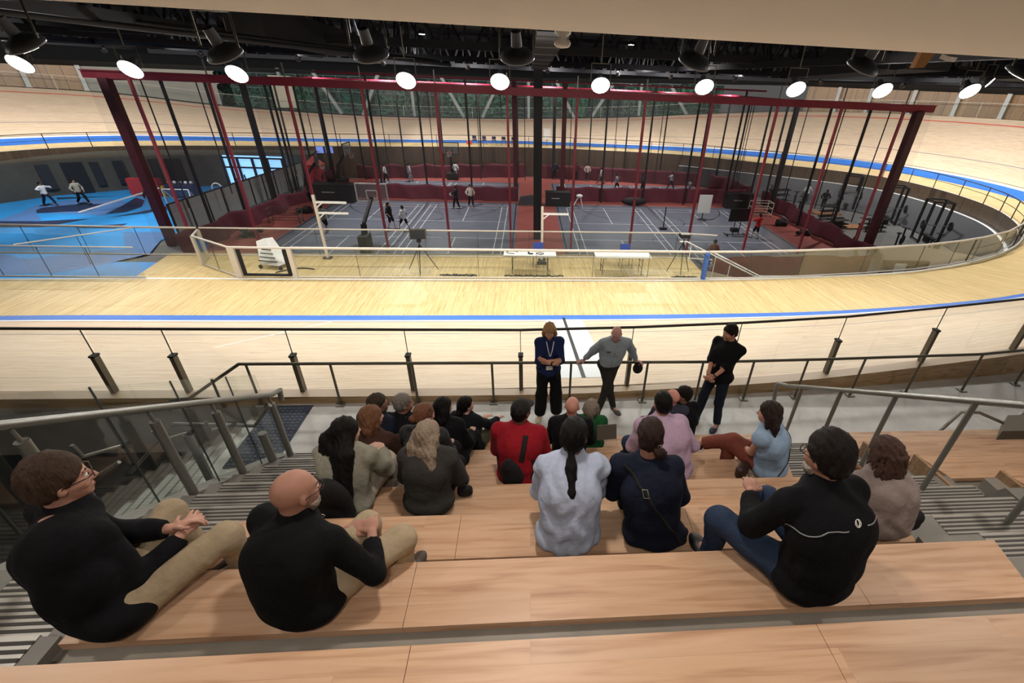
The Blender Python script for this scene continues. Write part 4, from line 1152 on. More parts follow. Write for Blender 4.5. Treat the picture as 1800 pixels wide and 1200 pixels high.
turf_patch([(375, 380), (430, 345), (465, 325), (500, 322), (440, 350), (345, 395), (330, 395)], mat('deep blue turf', '#1c4ea0', rough=0.5), 0.012)
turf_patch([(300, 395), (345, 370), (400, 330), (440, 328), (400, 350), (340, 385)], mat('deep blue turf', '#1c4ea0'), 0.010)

# ================================================================ figures: distance field bodies turned into one surface
def _rng(seed): return np.random.RandomState(seed)
class Field:
    def __init__(s, cell): s.c = cell; s.ops = []
    def cap(s, a, b, ra, rb=None, k=0.03): s.ops.append(('cap', np.array(a, float), np.array(b, float), ra, ra if rb is None else rb, k, 1)); return s
    def ell(s, c, ax, r, k=0.03, sgn=1): s.ops.append(('ell', np.array(c, float), np.array(ax, float), np.array(r, float), None, k, sgn)); return s
    def chain(s, pts, rs, k=0.02):
        for i in range(len(pts) - 1): s.cap(pts[i], pts[i + 1], rs[i], rs[i + 1], k)
        return s
    def cut(s, p, n, rad=9.0):   # remove the side the normal points to, inside a sphere
        s.ops.append(('cut', np.array(p, float), np.array(n, float) / np.linalg.norm(n), rad, None, 0, 0)); return s
    def cutif(s, fn): s.ops.append(('fn', fn)); return s
    def mesh(s, noise=0.0, nfreq=(9, 9, 9), seed=0, noise2=0.0):
        c = s.c; lo = np.full(3, 1e9); hi = -lo
        for o in s.ops:
            if o[0] == 'cap' :
                r = max(o[3], o[4]); lo = np.minimum(lo, np.minimum(o[1], o[2]) - r); hi = np.maximum(hi, np.maximum(o[1], o[2]) + r)
            elif o[0] == 'ell' and o[6] > 0:
                r = o[3].max(); lo = np.minimum(lo, o[1] - r); hi = np.maximum(hi, o[1] + r)
        lo -= 3 * c + noise * 2; hi += 3 * c + noise * 2
        n = np.ceil((hi - lo) / c).astype(int) + 1
        D = np.full(n, 0.12, np.float32)
        X = [lo[i] + np.arange(n[i]) * c for i in range(3)]
        for o in s.ops:
            if o[0] == 'fn': D = o[1](D, X); continue
            if o[0] == 'cut':
                p, nn, rad = o[1], o[2], o[3]
                i0 = np.maximum(0, np.floor((p - rad - lo) / c).astype(int)); i1 = np.minimum(n, np.ceil((p + rad - lo) / c).astype(int) + 1)
                if (i1 <= i0).any(): continue
                sl = tuple(slice(a, b) for a, b in zip(i0, i1))
                x = X[0][sl[0]][:, None, None] - p[0]; y = X[1][sl[1]][None, :, None] - p[1]; z = X[2][sl[2]][None, None, :] - p[2]
                pl = x * nn[0] + y * nn[1] + z * nn[2]
                if rad < 5: pl = np.where(x * x + y * y + z * z < rad * rad, pl, -1)
                D[sl] = np.maximum(D[sl], pl); continue
            if o[0] == 'cap':
                a, b, ra, rb, k = o[1:6]; m = max(ra, rb) + 0.1
                l_, h_ = np.minimum(a, b) - m, np.maximum(a, b) + m
            else:
                m = o[3].max() + 0.1; l_, h_ = o[1] - m, o[1] + m; k = o[5]
            i0 = np.maximum(0, np.floor((l_ - lo) / c).astype(int)); i1 = np.minimum(n, np.ceil((h_ - lo) / c).astype(int) + 1)
            if (i1 <= i0).any(): continue
            sl = tuple(slice(a_, b_) for a_, b_ in zip(i0, i1))
            x = X[0][sl[0]][:, None, None]; y = X[1][sl[1]][None, :, None]; z = X[2][sl[2]][None, None, :]
            if o[0] == 'cap':
                ba = b - a; L2 = max(1e-9, ba @ ba)
                t = np.clip(((x - a[0]) * ba[0] + (y - a[1]) * ba[1] + (z - a[2]) * ba[2]) / L2, 0, 1)
                d = np.sqrt((x - a[0] - t * ba[0]) ** 2 + (y - a[1] - t * ba[1]) ** 2 + (z - a[2] - t * ba[2]) ** 2) - (ra + (rb - ra) * t)
            else:
                q = [((x - o[1][0]) * o[2][j][0] + (y - o[1][1]) * o[2][j][1] + (z - o[1][2]) * o[2][j][2]) for j in range(3)]
                r = o[3]
                k0 = np.sqrt(sum((q[j] / r[j]) ** 2 for j in range(3))); k1 = np.sqrt(sum((q[j] / r[j] ** 2) ** 2 for j in range(3))) + 1e-9
                d = k0 * (k0 - 1) / k1
            g = D[sl]
            if o[6] > 0:
                h = np.clip(0.5 + 0.5 * (g - d) / k, 0, 1); D[sl] = g + (d - g) * h - k * h * (1 - h)
            else:
                D[sl] = np.maximum(g, -d)
        if noise or noise2:
            x = X[0][:, None, None]; y = X[1][None, :, None]; z = X[2][None, None, :]
            r = _rng(seed); 
            if noise:
                w = 0
                for _ in range(5):
                    f = r.normal(size=3) * np.array(nfreq); ph = r.rand() * 6.28
                    w = w + np.sin(x * f[0] + y * f[1] + z * f[2] + ph + 1.5 * np.sin(x * f[1] * 0.7 + z * f[0] * 0.5 + ph))
                D += (noise * 0.42 * w).astype(np.float32)
            if noise2:
                D += (noise2 * np.sin(x * 210 + 3 * np.sin(z * 25)) * np.sin(y * 190 + 2 * np.sin(z * 31))).astype(np.float32)
        return surface(D, lo, c)

def surface(D, lo, c):
    ins = D < 0
    n = D.shape
    corners = [(i, j, k) for i in (0, 1) for j in (0, 1) for k in (0, 1)]
    cnt = np.zeros(tuple(a - 1 for a in n), np.int8)
    for i, j, k in corners: cnt += ins[i:n[0] - 1 + i, j:n[1] - 1 + j, k:n[2] - 1 + k]
    act = (cnt > 0) & (cnt < 8)
    idx = np.argwhere(act)
    vid = np.full(act.shape, -1, np.int32); vid[act] = np.arange(len(idx))
    acc = np.zeros((len(idx), 3)); num = np.zeros(len(idx))
    C = np.array(corners)
    for a in range(8):
        for b in range(a + 1, 8):
            if np.abs(C[a] - C[b]).sum() != 1: continue
            da = D[idx[:, 0] + C[a][0], idx[:, 1] + C[a][1], idx[:, 2] + C[a][2]]
            db = D[idx[:, 0] + C[b][0], idx[:, 1] + C[b][1], idx[:, 2] + C[b][2]]
            m = (da < 0) != (db < 0)
            t = np.where(m, da / np.where(m, da - db, 1), 0)
            acc[m] += (C[a] + (C[b] - C[a]) * t[m][:, None]); num[m] += 1
    V = lo + (idx + acc / np.maximum(num, 1)[:, None]) * c
    F = []
    for ax in range(3):
        o1, o2 = [(1, 2), (2, 0), (0, 1)][ax]
        s0 = [slice(None)] * 3; s1 = [slice(None)] * 3; s0[ax] = slice(0, n[ax] - 1); s1[ax] = slice(1, n[ax])
        a = ins[tuple(s0)]; b = ins[tuple(s1)]
        e = np.argwhere(a != b)
        e = e[(e[:, o1] > 0) & (e[:, o2] > 0) & (e[:, o1] < n[o1] - 1) & (e[:, o2] < n[o2] - 1)]
        if not len(e): continue
        def g(d1, d2):
            q = e.copy(); q[:, o1] -= d1; q[:, o2] -= d2; return vid[q[:, 0], q[:, 1], q[:, 2]]
        q = np.stack([g(1, 1), g(0, 1), g(0, 0), g(1, 0)], 1)
        fl = ~ins[e[:, 0], e[:, 1], e[:, 2]]
        q[fl] = q[fl][:, ::-1]
        F.append(q)
    return V, np.concatenate(F)

def field_obj(name, fld, m, parent=None, **kw):
    V, F = fld.mesh(**kw)
    return link_mesh(name, V, F, m, None, parent, True)

def unit(v): v = np.array(v, float); return v / max(1e-9, np.linalg.norm(v))
def ik(a, t, l1, l2, pole):
    a = np.array(a, float); t = np.array(t, float); d = t - a; L = np.linalg.norm(d)
    if L > (l1 + l2) * 0.995: t = a + d / L * (l1 + l2) * 0.995; d = t - a; L = np.linalg.norm(d)
    if L < 1e-3: L = 1e-3
    x = (l1 * l1 - l2 * l2 + L * L) / (2 * L); h = math.sqrt(max(0, l1 * l1 - x * x)); u = d / L
    p = np.array(pole, float); p = p - u * (p @ u); p = unit(p)
    return a + u * x + p * h, t

SKIN = {}
def skin_m(tone): return mat('skin ' + tone, tone, rough=0.55, noise=0.06, nscale=20, spec=0.35)
def cloth(col, rough=0.9, noise=0.08, sc=25, bump=0.35): return mat('cloth %s' % col, col, rough=rough, noise=noise, nscale=sc, bump=0.55, bscale=11, spec=0.2, bdist=0.03)
def hair_m(col): 
    return mat('hair ' + col, col, rough=0.6, noise=0.4, nscale=30, bump=0.6, bscale=45, stretch=(4, 4, 0.5), spec=0.18)

def head_frame(yaw, pitch, roll=0.0):
    f = np.array([math.sin(yaw) * math.cos(pitch), math.cos(yaw) * math.cos(pitch), math.sin(pitch)])
    r = np.array([math.cos(yaw), -math.sin(yaw), 0]); u = np.cross(r, f)
    if roll: r, u = r * math.cos(roll) + u * math.sin(roll), u * math.cos(roll) - r * math.sin(roll)
    return r, f, u

class Person:
    """hip: mid pelvis point, head: centre of the skull. yaw 0 faces the track (+Y), positive turns right"""
    def __init__(s, label, hip, head, yaw=0.0, hyaw=None, hpitch=0.0, hroll=0.0, s_=1.0, girth=1.0, slouch=0.05, cell=0.011,
                 hands=None, feet=None, knee=None, elbow=None, sex='m', tone='#c99b80', sh_roll=0.0, group=None, hand_dirs=None, narrow=1.0, hs=1.0):
        s.s = s_; s.g = girth; s.c = cell; s.tone = tone; s.sex = sex
        s.hip = np.array(hip, float); s.head = np.array(head, float); s.hs = hs
        s.f = np.array([math.sin(yaw), math.cos(yaw), 0.0]); s.r = np.array([math.cos(yaw), -math.sin(yaw), 0.0]); s.u = np.array([0, 0, 1.0])
        s.hr, s.hf, s.hu = head_frame(yaw if hyaw is None else hyaw, hpitch, hroll)
        s.N = s.head - s.hu * 0.135 * s_ - s.hf * 0.025 * s_ - s.u * 0.03 * s_
        sp = unit(s.N - s.hip); s.sp = sp; s.slouch = slouch
        s.chest = s.hip + (s.N - s.hip) * 0.66 - s.f * slouch; s.belly = s.hip + (s.N - s.hip) * 0.3 - s.f * slouch * 0.8
        w = (0.185 if sex == 'm' else 0.165) * s_ * narrow
        ru = s.r * math.cos(sh_roll) + s.u * math.sin(sh_roll)
        base = s.N - s.u * 0.06 * s_ - s.f * slouch * 0.2
        s.w = w; s.SL = base - ru * w; s.SR = base + ru * w
        hw = 0.09 * s_
        s.HL = s.hip - s.r * hw; s.HR = s.hip + s.r * hw
        ua, fa, th, sh = 0.29 * s_, 0.255 * s_, 0.43 * s_, 0.42 * s_
        hands = hands or [None, None]; feet = feet or [None, None]
        el = elbow or [(-0.5, -0.4, -1.0), (0.5, -0.4, -1.0)]
        kn = knee or [(-0.15, 0.6, 1.0), (0.15, 0.6, 1.0)]
        loc = lambda v: s.r * v[0] + s.f * v[1] + s.u * v[2]
        s.arm = []; s.leg = []
        for i, (S0, sg) in enumerate(((s.SL, -1), (s.SR, 1))):
            t = s.hip + loc(hands[i]) * s_ if hands[i] is not None else s.hip + loc((sg * 0.14, 0.36, 0.10)) * s_
            e, h = ik(S0, t, ua, fa, loc(el[i])); s.arm.append((S0, e, h))
        for i, (H0, sg) in enumerate(((s.HL, -1), (s.HR, 1))):
            t = s.hip + loc(feet[i]) if feet[i] is not None else s.hip + loc((sg * 0.12, 0.52, -0.42))
            k, a = ik(H0, t, th, sh, loc(kn[i])); s.leg.append((H0, k, a))
        s.hand_dirs = hand_dirs or [None, None]
        s.label = label; s.group = group
        s.loc = loc
    def hp(s, x, y, z): return s.head + (s.hr * x + s.hf * y + s.hu * z) * s.s * s.hs
    def hax(s): return np.array([s.hr, s.hf, s.hu])
    def torso(s, F, e, k=0.06):
        q = s.s; g = s.g; ax = np.array([s.r, unit(s.f - s.sp * (s.f @ s.sp)), s.sp])
        fem = s.sex == 'f'
        F.ell(s.chest, ax, (((0.162 if fem else 0.182) * (0.45 + 0.55 * g)) * q + e, 0.116 * q * g + e, 0.20 * q), k)
        F.ell(s.belly, ax, (((0.130 if fem else 0.148) * g) * q + e, 0.115 * q * g + e, 0.17 * q), k)
        F.ell(s.hip - s.f * 0.01, np.array([s.r, s.f, s.u]), (0.178 * q * (0.6 + 0.4 * g) + e, 0.135 * q * (0.7 + 0.3 * g) + e, 0.10 * q + e * 0.3), k)
        F.cap(s.SL, s.SR, 0.066 * q + e, None, k)
        F.cap(s.chest - s.r * 0.07 * q, s.belly - s.r * 0.05 * q, 0.09 * q * g + e, None, k); F.cap(s.chest + s.r * 0.07 * q, s.belly + s.r * 0.05 * q, 0.09 * q * g + e, None, k)
        F.cap(s.N + s.u * 0.01 * q, s.SL + s.r * 0.07 * q, 0.052 * q + e, 0.05 * q + e, k); F.cap(s.N + s.u * 0.01 * q, s.SR - s.r * 0.07 * q, 0.052 * q + e, 0.05 * q + e, k)
        F.cap(s.belly, s.hip, 0.115 * q * g + e, 0.12 * q + e, k)
    def arms(s, F, e, to=1.0, k=0.025, sides=(0, 1)):
        q = s.s; g = 0.75 + 0.25 * s.g
        for i in sides:
            S0, E, H = s.arm[i]
            if to <= 0.5: F.cap(S0, S0 + (E - S0) * to * 2, 0.052 * q * g + e, 0.046 * q * g + e, k)
            else:
                F.cap(S0, E, 0.052 * q * g + e, 0.041 * q * g + e, k); t = (to - 0.5) * 2
                F.cap(E, E + (H - E) * t, 0.041 * q * g + e, (0.041 + (0.027 - 0.041) * t) * q * g + e, k)
    def legs(s, F, e, to=1.0, k=0.03, wide=0.0):
        q = s.s; g = 0.8 + 0.2 * s.g
        for i in (0, 1):
            H, K, A = s.leg[i]
            F.cap(H, K, 0.083 * q * g + e, 0.056 * q + e + wide * 0.5, k)
            F.cap(K, K + (A - K) * to, 0.054 * q + e + wide * 0.6, (0.054 + (0.036 - 0.054) * to) * q + e + wide, k)
    def hand(s, F, i, detail):
        S0, E, H = s.arm[i]; q = s.s; sg = -1 if i == 0 else 1
        hd = s.hand_dirs[i]
        if hd is None: d = unit(H - E); nrm = unit(-s.u - d * (-s.u @ d)); curl = 0.35
        else:
            d = unit(s.loc(hd[0])); nrm = s.loc(hd[1]); nrm = unit(nrm - d * (nrm @ d)); curl = hd[2]
        side = np.cross(d, nrm)          # towards the thumb
        if (side @ s.r) * sg > 0: side = -side
        if hd is not None and len(hd) > 3: side = side * hd[3]
        F.ell(H + d * 0.052 * q, np.array([d, side, nrm]), (0.052 * q, 0.042 * q, 0.019 * q), 0.012)
        if not detail: F.cap(H + d * 0.06 * q, H + d * 0.13 * q + nrm * 0.02, 0.022 * q, 0.015 * q, 0.02); return
        for j, L in enumerate((0.070, 0.078, 0.072, 0.058)):
            p = H + d * (0.088 - 0.004 * abs(j - 1)) * q + side * (0.030 - 0.0195 * j) * q
            v = unit(d + side * (0.10 - 0.07 * j)); pts = [p]
            for sgm in range(3):
                a = curl * (0.6 + sgm) * (1 + 0.08 * j); vv = unit(v * math.cos(a) + nrm * math.sin(a)); pts.append(pts[-1] + vv * L * q * (0.45, 0.32, 0.23)[sgm])
            F.chain(pts, [0.0092 * q, 0.0088 * q, 0.0082 * q, 0.0074 * q], 0.004)
        p = H + d * 0.022 * q + side * 0.03 * q; v = unit(d * 0.62 + side * 0.75 + nrm * 0.25)
        p2 = p + v * 0.042 * q; F.chain([p, p2, p2 + unit(d * 0.9 + side * 0.25 + nrm * 0.3) * 0.034 * q], [0.0135 * q, 0.0105 * q, 0.0088 * q], 0.008)
    def build_body(s, face=True, detail=True, skinlegs=False):
        F = Field(s.c); q = s.s * s.hs; ax = s.hax(); e = -0.036
        s.torso(F, e, 0.045); s.arms(F, -0.004); s.legs(F, -0.008)
        for i in (0, 1): s.hand(F, i, detail)
        for i in (0, 1):      # foot
            A = s.leg[i][2]; F.cap(A, A + s.footdir(i) * 0.12 * s.s - s.u * 0.035 * s.s, 0.032 * s.s, 0.024 * s.s, 0.02)
        F.cap(s.N - s.u * 0.02 * s.s, s.hp(0, -0.03, -0.05), 0.058 * s.s, 0.055 * q, 0.03)
        F.ell(s.hp(0, -0.014, 0.022), ax, (0.076 * q, 0.097 * q, 0.093 * q), 0.02)
        F.ell(s.hp(0, 0.028, -0.045), ax, (0.059 * q, 0.060 * q, 0.072 * q), 0.03)
        if face:
            F.ell(s.hp(0, 0.064, -0.100), ax, (0.024 * q, 0.020 * q, 0.017 * q), 0.02)
            F.cap(s.hp(0, 0.086, 0.004), s.hp(0, 0.106, -0.034), 0.009 * q, 0.0125 * q, 0.012)
            F.cap(s.hp(-0.012, 0.096, -0.04), s.hp(0.012, 0.096, -0.04), 0.009 * q, None, 0.008)
            F.cap(s.hp(-0.035, 0.074, 0.022), s.hp(0.035, 0.074, 0.022), 0.014 * q, None, 0.016)
            F.ell(s.hp(-0.04, 0.06, -0.03), ax, (0.022 * q, 0.022 * q, 0.022 * q), 0.02); F.ell(s.hp(0.04, 0.06, -0.03), ax, (0.022 * q, 0.022 * q, 0.022 * q), 0.02)
            F.cap(s.hp(-0.016, 0.084, -0.068), s.hp(0.016, 0.084, -0.068), 0.0075 * q, None, 0.006)
            F.cap(s.hp(-0.013, 0.083, -0.079), s.hp(0.013, 0.083, -0.079), 0.0075 * q, None, 0.006)
            for sg in (-1, 1): F.ell(s.hp(sg * 0.032, 0.094, 0.001), ax, (0.015 * q, 0.012 * q, 0.009 * q), 0.01, -1)
        for sg in (-1, 1):
            F.ell(s.hp(sg * 0.078, -0.008, -0.012), np.array([s.hr * 0.94 + s.hf * 0.3 * sg, s.hf * 0.94 - s.hr * 0.3 * sg, s.hu]), (0.010 * q, 0.019 * q, 0.031 * q), 0.01)
        o = field_obj('person', F, skin_m(s.tone), None)
        tag(o, s.label, 'person', s.group); s.o = o
        if face and s.c < 0.012:
            for sg in (-1, 1):
                b = MB(); b.sphere(tuple(s.hp(sg * 0.031, 0.0765, 0.001)), 0.0125 * q, 12, 8); b.mat(1)
                c = s.hp(sg * 0.031, 0.0875, 0.001); b.sphere(tuple(c), 0.0052 * q, 8, 6)
                b.build('eye', [mat('eye white', '#e4ddd6', rough=0.2), mat('eye iris', '#1e1612', rough=0.2)], o)
                # brows
                b = MB(); b.tube([s.hp(sg * 0.016, 0.0885, 0.023), s.hp(sg * 0.032, 0.0875, 0.028), s.hp(sg * 0.048, 0.074, 0.024)], 0.0035 * q, 6); b.build('eyebrow', s.brow, o)
            b = MB(); b.tube([s.hp(-0.021, 0.0875, -0.0735), s.hp(0, 0.0935, -0.074), s.hp(0.021, 0.0875, -0.0735)], 0.0022 * q, 6); b.build('mouth', mat('lip line', '#7c3f38', rough=0.6), o)
        return o
    brow = None
    foot_yaw = (0.0, 0.0); foot_pitch = (0.0, 0.0)
    def footdir(s, i):
        y = s.foot_yaw[i]; p = s.foot_pitch[i]; sg = -1 if i == 0 else 1
        return unit((s.f * math.cos(y) + s.r * math.sin(y)) * math.cos(p) + s.u * math.sin(p))
    def shoes(s, m, sole='#e0ddd5', boots=False):
        for i in (0, 1):
            A = s.leg[i][2]; d = s.footdir(i); dn = -s.u - d * (-s.u @ d); dn = unit(dn); sd = np.cross(d, dn); q = s.s
            F = Field(max(s.c, 0.009) if s.c < 0.02 else s.c); ax = np.array([d, sd, dn])
            F.ell(A + d * 0.11 * q + dn * 0.045 * q, ax, (0.10 * q, 0.054 * q, 0.040 * q), 0.02)
            F.ell(A - d * 0.015 * q + dn * 0.03 * q, ax, (0.055 * q, 0.040 * q, 0.045 * q), 0.03)
            if boots: F.cap(A - s.u * 0.0, A + (s.leg[i][1] - A) * 0.15, 0.05 * q, 0.052 * q, 0.02)
            F.cut(A + dn * 0.078 * q, dn)
            o = field_obj('shoe', F, m, s.o)
            if s.c < 0.02:
                F = Field(0.009); F.ell(A + d * 0.10 * q + dn * 0.07 * q, ax, (0.09 * q, 0.05 * q, 0.014 * q), 0.02); F.ell(A - d * 0.02 * q + dn * 0.07 * q, ax, (0.058 * q, 0.043 * q, 0.014 * q), 0.02)
                field_obj('sole', F, mat('sole ' + sole, sole, rough=0.7), o)
    def shirt(s, m, e=0.006, to=0.95, hem=None, collar=0.03, name='shirt', noise=0.005, seed=0, loose=0.0, open_neck=True, mats2=None, k=0.05, hang=0.0, nf=(16, 16, 9)):
        F = Field(s.c); q = s.s
        s.torso(F, e + loose, k)
        if hem is None: F.ell(s.hip - s.f * 0.05 + s.u * 0.012, np.array([s.r, s.f, s.u]), ((0.178 * (0.6 + 0.4 * s.g)) * q + e, (0.125 * (0.7 + 0.3 * s.g)) * q + e, 0.105 * q + e * 0.3), 0.05)
        if to > 0: s.arms(F, e + 0.006 + loose * 0.5, to)
        if collar: F.cap(s.N - s.u * 0.03, s.N + (s.hp(0, -0.03, -0.05) - s.N) * 0.55, (0.070 + e * 0.4) * q, (0.064 + e * 0.3) * q, 0.02); F.cap(s.N - s.f * 0.03 - s.u * 0.03, s.N - s.u * 0.05 + s.f * 0.02, 0.075 * q + e, None, 0.03)
        if hang: 
            for sg in (-1, 1): F.cap(s.belly + s.r * sg * 0.08, s.hip + s.r * sg * 0.09 - s.u * hang - s.f * 0.02, 0.10 * q, 0.11 * q, 0.04)
        up = unit(unit(s.head - s.N) + 1.3 * s.u)
        F.cut(s.N + up * (0.035 + collar) * q, up, 0.092 * q)
        if 0 < to:
            for i in (0, 1):
                S0, E, H = s.arm[i]
                if to <= 0.5: p = S0 + (E - S0) * to * 2; d = unit(E - S0)
                else: p = E + (H - E) * (to - 0.5) * 2; d = unit(H - E)
                F.cut(p, d, 0.075 * q + e)
        if hem is not None: F.cut(s.hip + s.u * hem, -s.u, 0.45)
        o = field_obj(name, F, m, s.o, noise=noise, nfreq=nf, seed=seed); return o
    def trousers(s, m, e=0.004, to=0.93, wide=0.012, noise=0.004, seed=1, name='trousers', belt=0.1):
        F = Field(s.c); q = s.s; g = s.g
        F.ell(s.hip - s.f * 0.01, np.array([s.r, s.f, s.u]), (0.176 * q * (0.6 + 0.4 * g) + e, 0.132 * q * (0.7 + 0.3 * g) + e, 0.11 * q), 0.05)
        F.cap(s.belly * 0.4 + s.hip * 0.6, s.hip, 0.118 * q * g, 0.12 * q, 0.05)
        s.legs(F, e + 0.006, to, 0.04, wide)
        for i in (0, 1):
            K, A = s.leg[i][1], s.leg[i][2]; F.cut(K + (A - K) * to, unit(A - K), 0.11 * q)
        F.cut(s.hip + s.sp * (0.06 + belt) * q, s.sp, 0.21)
        return field_obj(name, F, m, s.o, noise=noise, nfreq=(14, 14, 8), seed=seed)
    # ------- hair kinds
    def hair_cap(s, F, t=0.008, front=0.012, low=0.0, fwd=0.0, top=0.0):
        q = s.s * s.hs; ax = s.hax()
        F.ell(s.hp(0, -0.016, 0.026 + top), ax, ((0.078 + t) * q, (0.099 + t) * q, (0.094 + t + top) * q), 0.02)
        F.ell(s.hp(0, -0.055, -0.02 + low), ax, (0.066 * q + t, 0.05 * q + t, 0.06 * q), 0.03)
    def hair_cut(s, F, off=0.012):
        n = s.hf * 0.62 - s.hu * 0.78
        F.cut(s.hp(0, 0, 0) + n * off * s.s, n)
    def hair(s, kind, m, **kw):
        q = s.s * s.hs; ax = s.hax(); c = min(s.c, 0.011) if s.c < 0.02 else s.c; F = Field(c); n2 = kw.get('n2', 0.0015)
        if kind == 'short':
            s.hair_cap(F, kw.get('t', 0.006), top=kw.get('top', 0.004)); s.hair_cut(F, kw.get('off', 0.014))
        elif kind == 'thin':      # close ring of hair, bald crown
            s.hair_cap(F, 0.002); s.hair_cut(F, 0.0); F.cut(s.hp(0, -0.02, 0.045), s.hu)
        elif kind == 'long':
            s.hair_cap(F, 0.012, top=0.004); s.hair_cut(F, 0.03)
            L = kw.get('L', 0.4); back = -s.hf * 0.6 + (-s.f) * 0.4
            kk = kw.get('wide', 1.0)
            for x in np.linspace(-0.075, 0.075, 5):
                p0 = s.hp(x, -0.05, 0.0); p1 = s.hp(x * 1.25 * kk, -0.095, -0.10); p2 = p1 - s.u * (L - 0.1) * (1 - 1.2 * abs(x)) * 0.5 - s.f * (0.03 + 0.75 * kw.get('out', 0.0))
                p3 = p2 - s.u * (L - 0.1) * 0.5 * (1 - 1.0 * abs(x)) - s.f * 0.25 * kw.get('out', 0.0)
                F.chain([p0, p1, p2, p3], [0.045 * q, 0.042 * q * kk, 0.04 * q * kk, 0.024 * q * kk], 0.025)
            for sg in (-1, 1): F.chain([s.hp(sg * 0.07, 0.0, 0.03), s.hp(sg * 0.085, -0.02, -0.06), s.hp(sg * 0.085, -0.05, -0.13 - 0.3 * max(0, L - 0.3))], [0.03 * q, 0.027 * q, 0.02 * q], 0.02)
        elif kind == 'bob':
            s.hair_cap(F, 0.013, top=0.004); s.hair_cut(F, 0.03)
            for x in np.linspace(-0.07, 0.07, 5): F.chain([s.hp(x, -0.05, 0.0), s.hp(x * 1.2, -0.085, -0.09), s.hp(x * 1.25, -0.085, -kw.get('L', 0.17))], [0.045 * q, 0.04 * q, 0.03 * q], 0.02)
            for sg in (-1, 1): F.chain([s.hp(sg * 0.07, 0.01, 0.03), s.hp(sg * 0.088, -0.01, -0.06), s.hp(sg * 0.086, -0.02, -kw.get('L', 0.17) + 0.01)], [0.03 * q, 0.027 * q, 0.022 * q], 0.02)
        elif kind == 'ponytail':
            s.hair_cap(F, 0.010, top=0.006); s.hair_cut(F, 0.02)
            b = s.hp(kw.get('x', 0), -0.105, kw.get('h', -0.03)); L = kw.get('L', 0.4)
            o_ = kw.get('out', 0.04); F.chain([s.hp(0, -0.08, 0.0), b, b - s.u * 0.07 - s.f * (0.02 + o_ * 0.25), b - s.u * L * 0.5 - s.f * o_, b - s.u * L - s.f * (o_ * 1.1)], [0.04 * q, 0.022 * q, 0.036 * q, 0.048 * q, 0.02 * q], 0.015)
        elif kind == 'bun':
            s.hair_cap(F, 0.010, top=0.006); s.hair_cut(F, 0.02)
            F.ell(s.hp(kw.get('x', 0.02), -0.125, kw.get('h', -0.02)), ax, (0.042 * q, 0.034 * q, 0.04 * q), 0.012)
        elif kind == 'curly':
            s.hair_cap(F, 0.016, top=0.004); s.hair_cut(F, 0.012); n2 = 0.005
            for sg in (-1, 1): F.chain([s.hp(sg * 0.075, 0.01, 0.03), s.hp(sg * 0.088, -0.005, -0.05), s.hp(sg * 0.082, -0.02, -0.12)], [0.03 * q, 0.028 * q, 0.02 * q], 0.02)
            F.chain([s.hp(0, -0.08, 0), s.hp(0, -0.09, -0.11)], [0.07 * q, 0.05 * q], 0.02)
        elif kind == 'dreads':
            s.hair_cap(F, 0.018, top=0.008); s.hair_cut(F, 0.02); rr = _rng(5); F.c = 0.0075
            for i in range(210):
                a = rr.rand() * 2 * PI; ph = rr.rand() * 0.9 + 0.1
                st = s.hp(0.06 * ph * math.cos(a), -0.02 + 0.07 * ph * math.sin(a), 0.118 - 0.03 * ph)
                if math.sin(a) > 0.75: continue
                e1 = s.hp(0.098 * math.cos(a), -0.03 + 0.110 * math.sin(a), 0.05 - 0.02 * rr.rand()); e2 = s.hp(0.112 * math.cos(a), -0.035 + 0.118 * math.sin(a), -0.02 - 0.07 * rr.rand() - 0.05 * (math.sin(a) < 0))
                F.chain([st, e1, e2], [0.009, 0.0098, 0.008], 0.0015)
        o = field_obj('hair', F, m, s.o, noise=0.0045, nfreq=(75, 75, 14), noise2=n2 * 1.5); return o
    def beard(s, m):
        q = s.s; ax = s.hax(); F = Field(0.009)
        F.ell(s.hp(0, 0.045, -0.088), ax, (0.062 * q, 0.05 * q, 0.045 * q), 0.02); F.chain([s.hp(-0.066, 0.0, -0.02), s.hp(-0.058, 0.04, -0.075), s.hp(0, 0.085, -0.10), s.hp(0.058, 0.04, -0.075), s.hp(0.066, 0.0, -0.02)], [0.014] * 5, 0.02)
        F.cut(s.hp(0, 0.078, -0.060), s.hu); o = field_obj('beard', F, m, s.o, noise=0.003, nfreq=(60, 60, 60), noise2=0.002)
    def glasses(s, m, r=0.021, temple_in=True):
        b = MB(); q = s.s
        for sg in (-1, 1):
            ring = [s.hp(sg * 0.032 + r * math.cos(a) * 1.05, 0.104, 0.0 + r * math.sin(a) * 0.85) for a in np.linspace(0, 2 * PI, 15)]
            b.tube(ring, 0.0022, 6, cap=False)
            b.tube([s.hp(sg * 0.054, 0.102, 0.006), s.hp(sg * 0.078, 0.085, 0.008), s.hp(sg * 0.086, 0.0, 0.004), s.hp(sg * 0.084, -0.018, -0.018)], 0.0025, 6)
        b.tube([s.hp(-0.012, 0.104, 0.004), s.hp(0, 0.108, 0.007), s.hp(0.012, 0.104, 0.004)], 0.0022, 6)
        b.build('glasses', m, s.o)

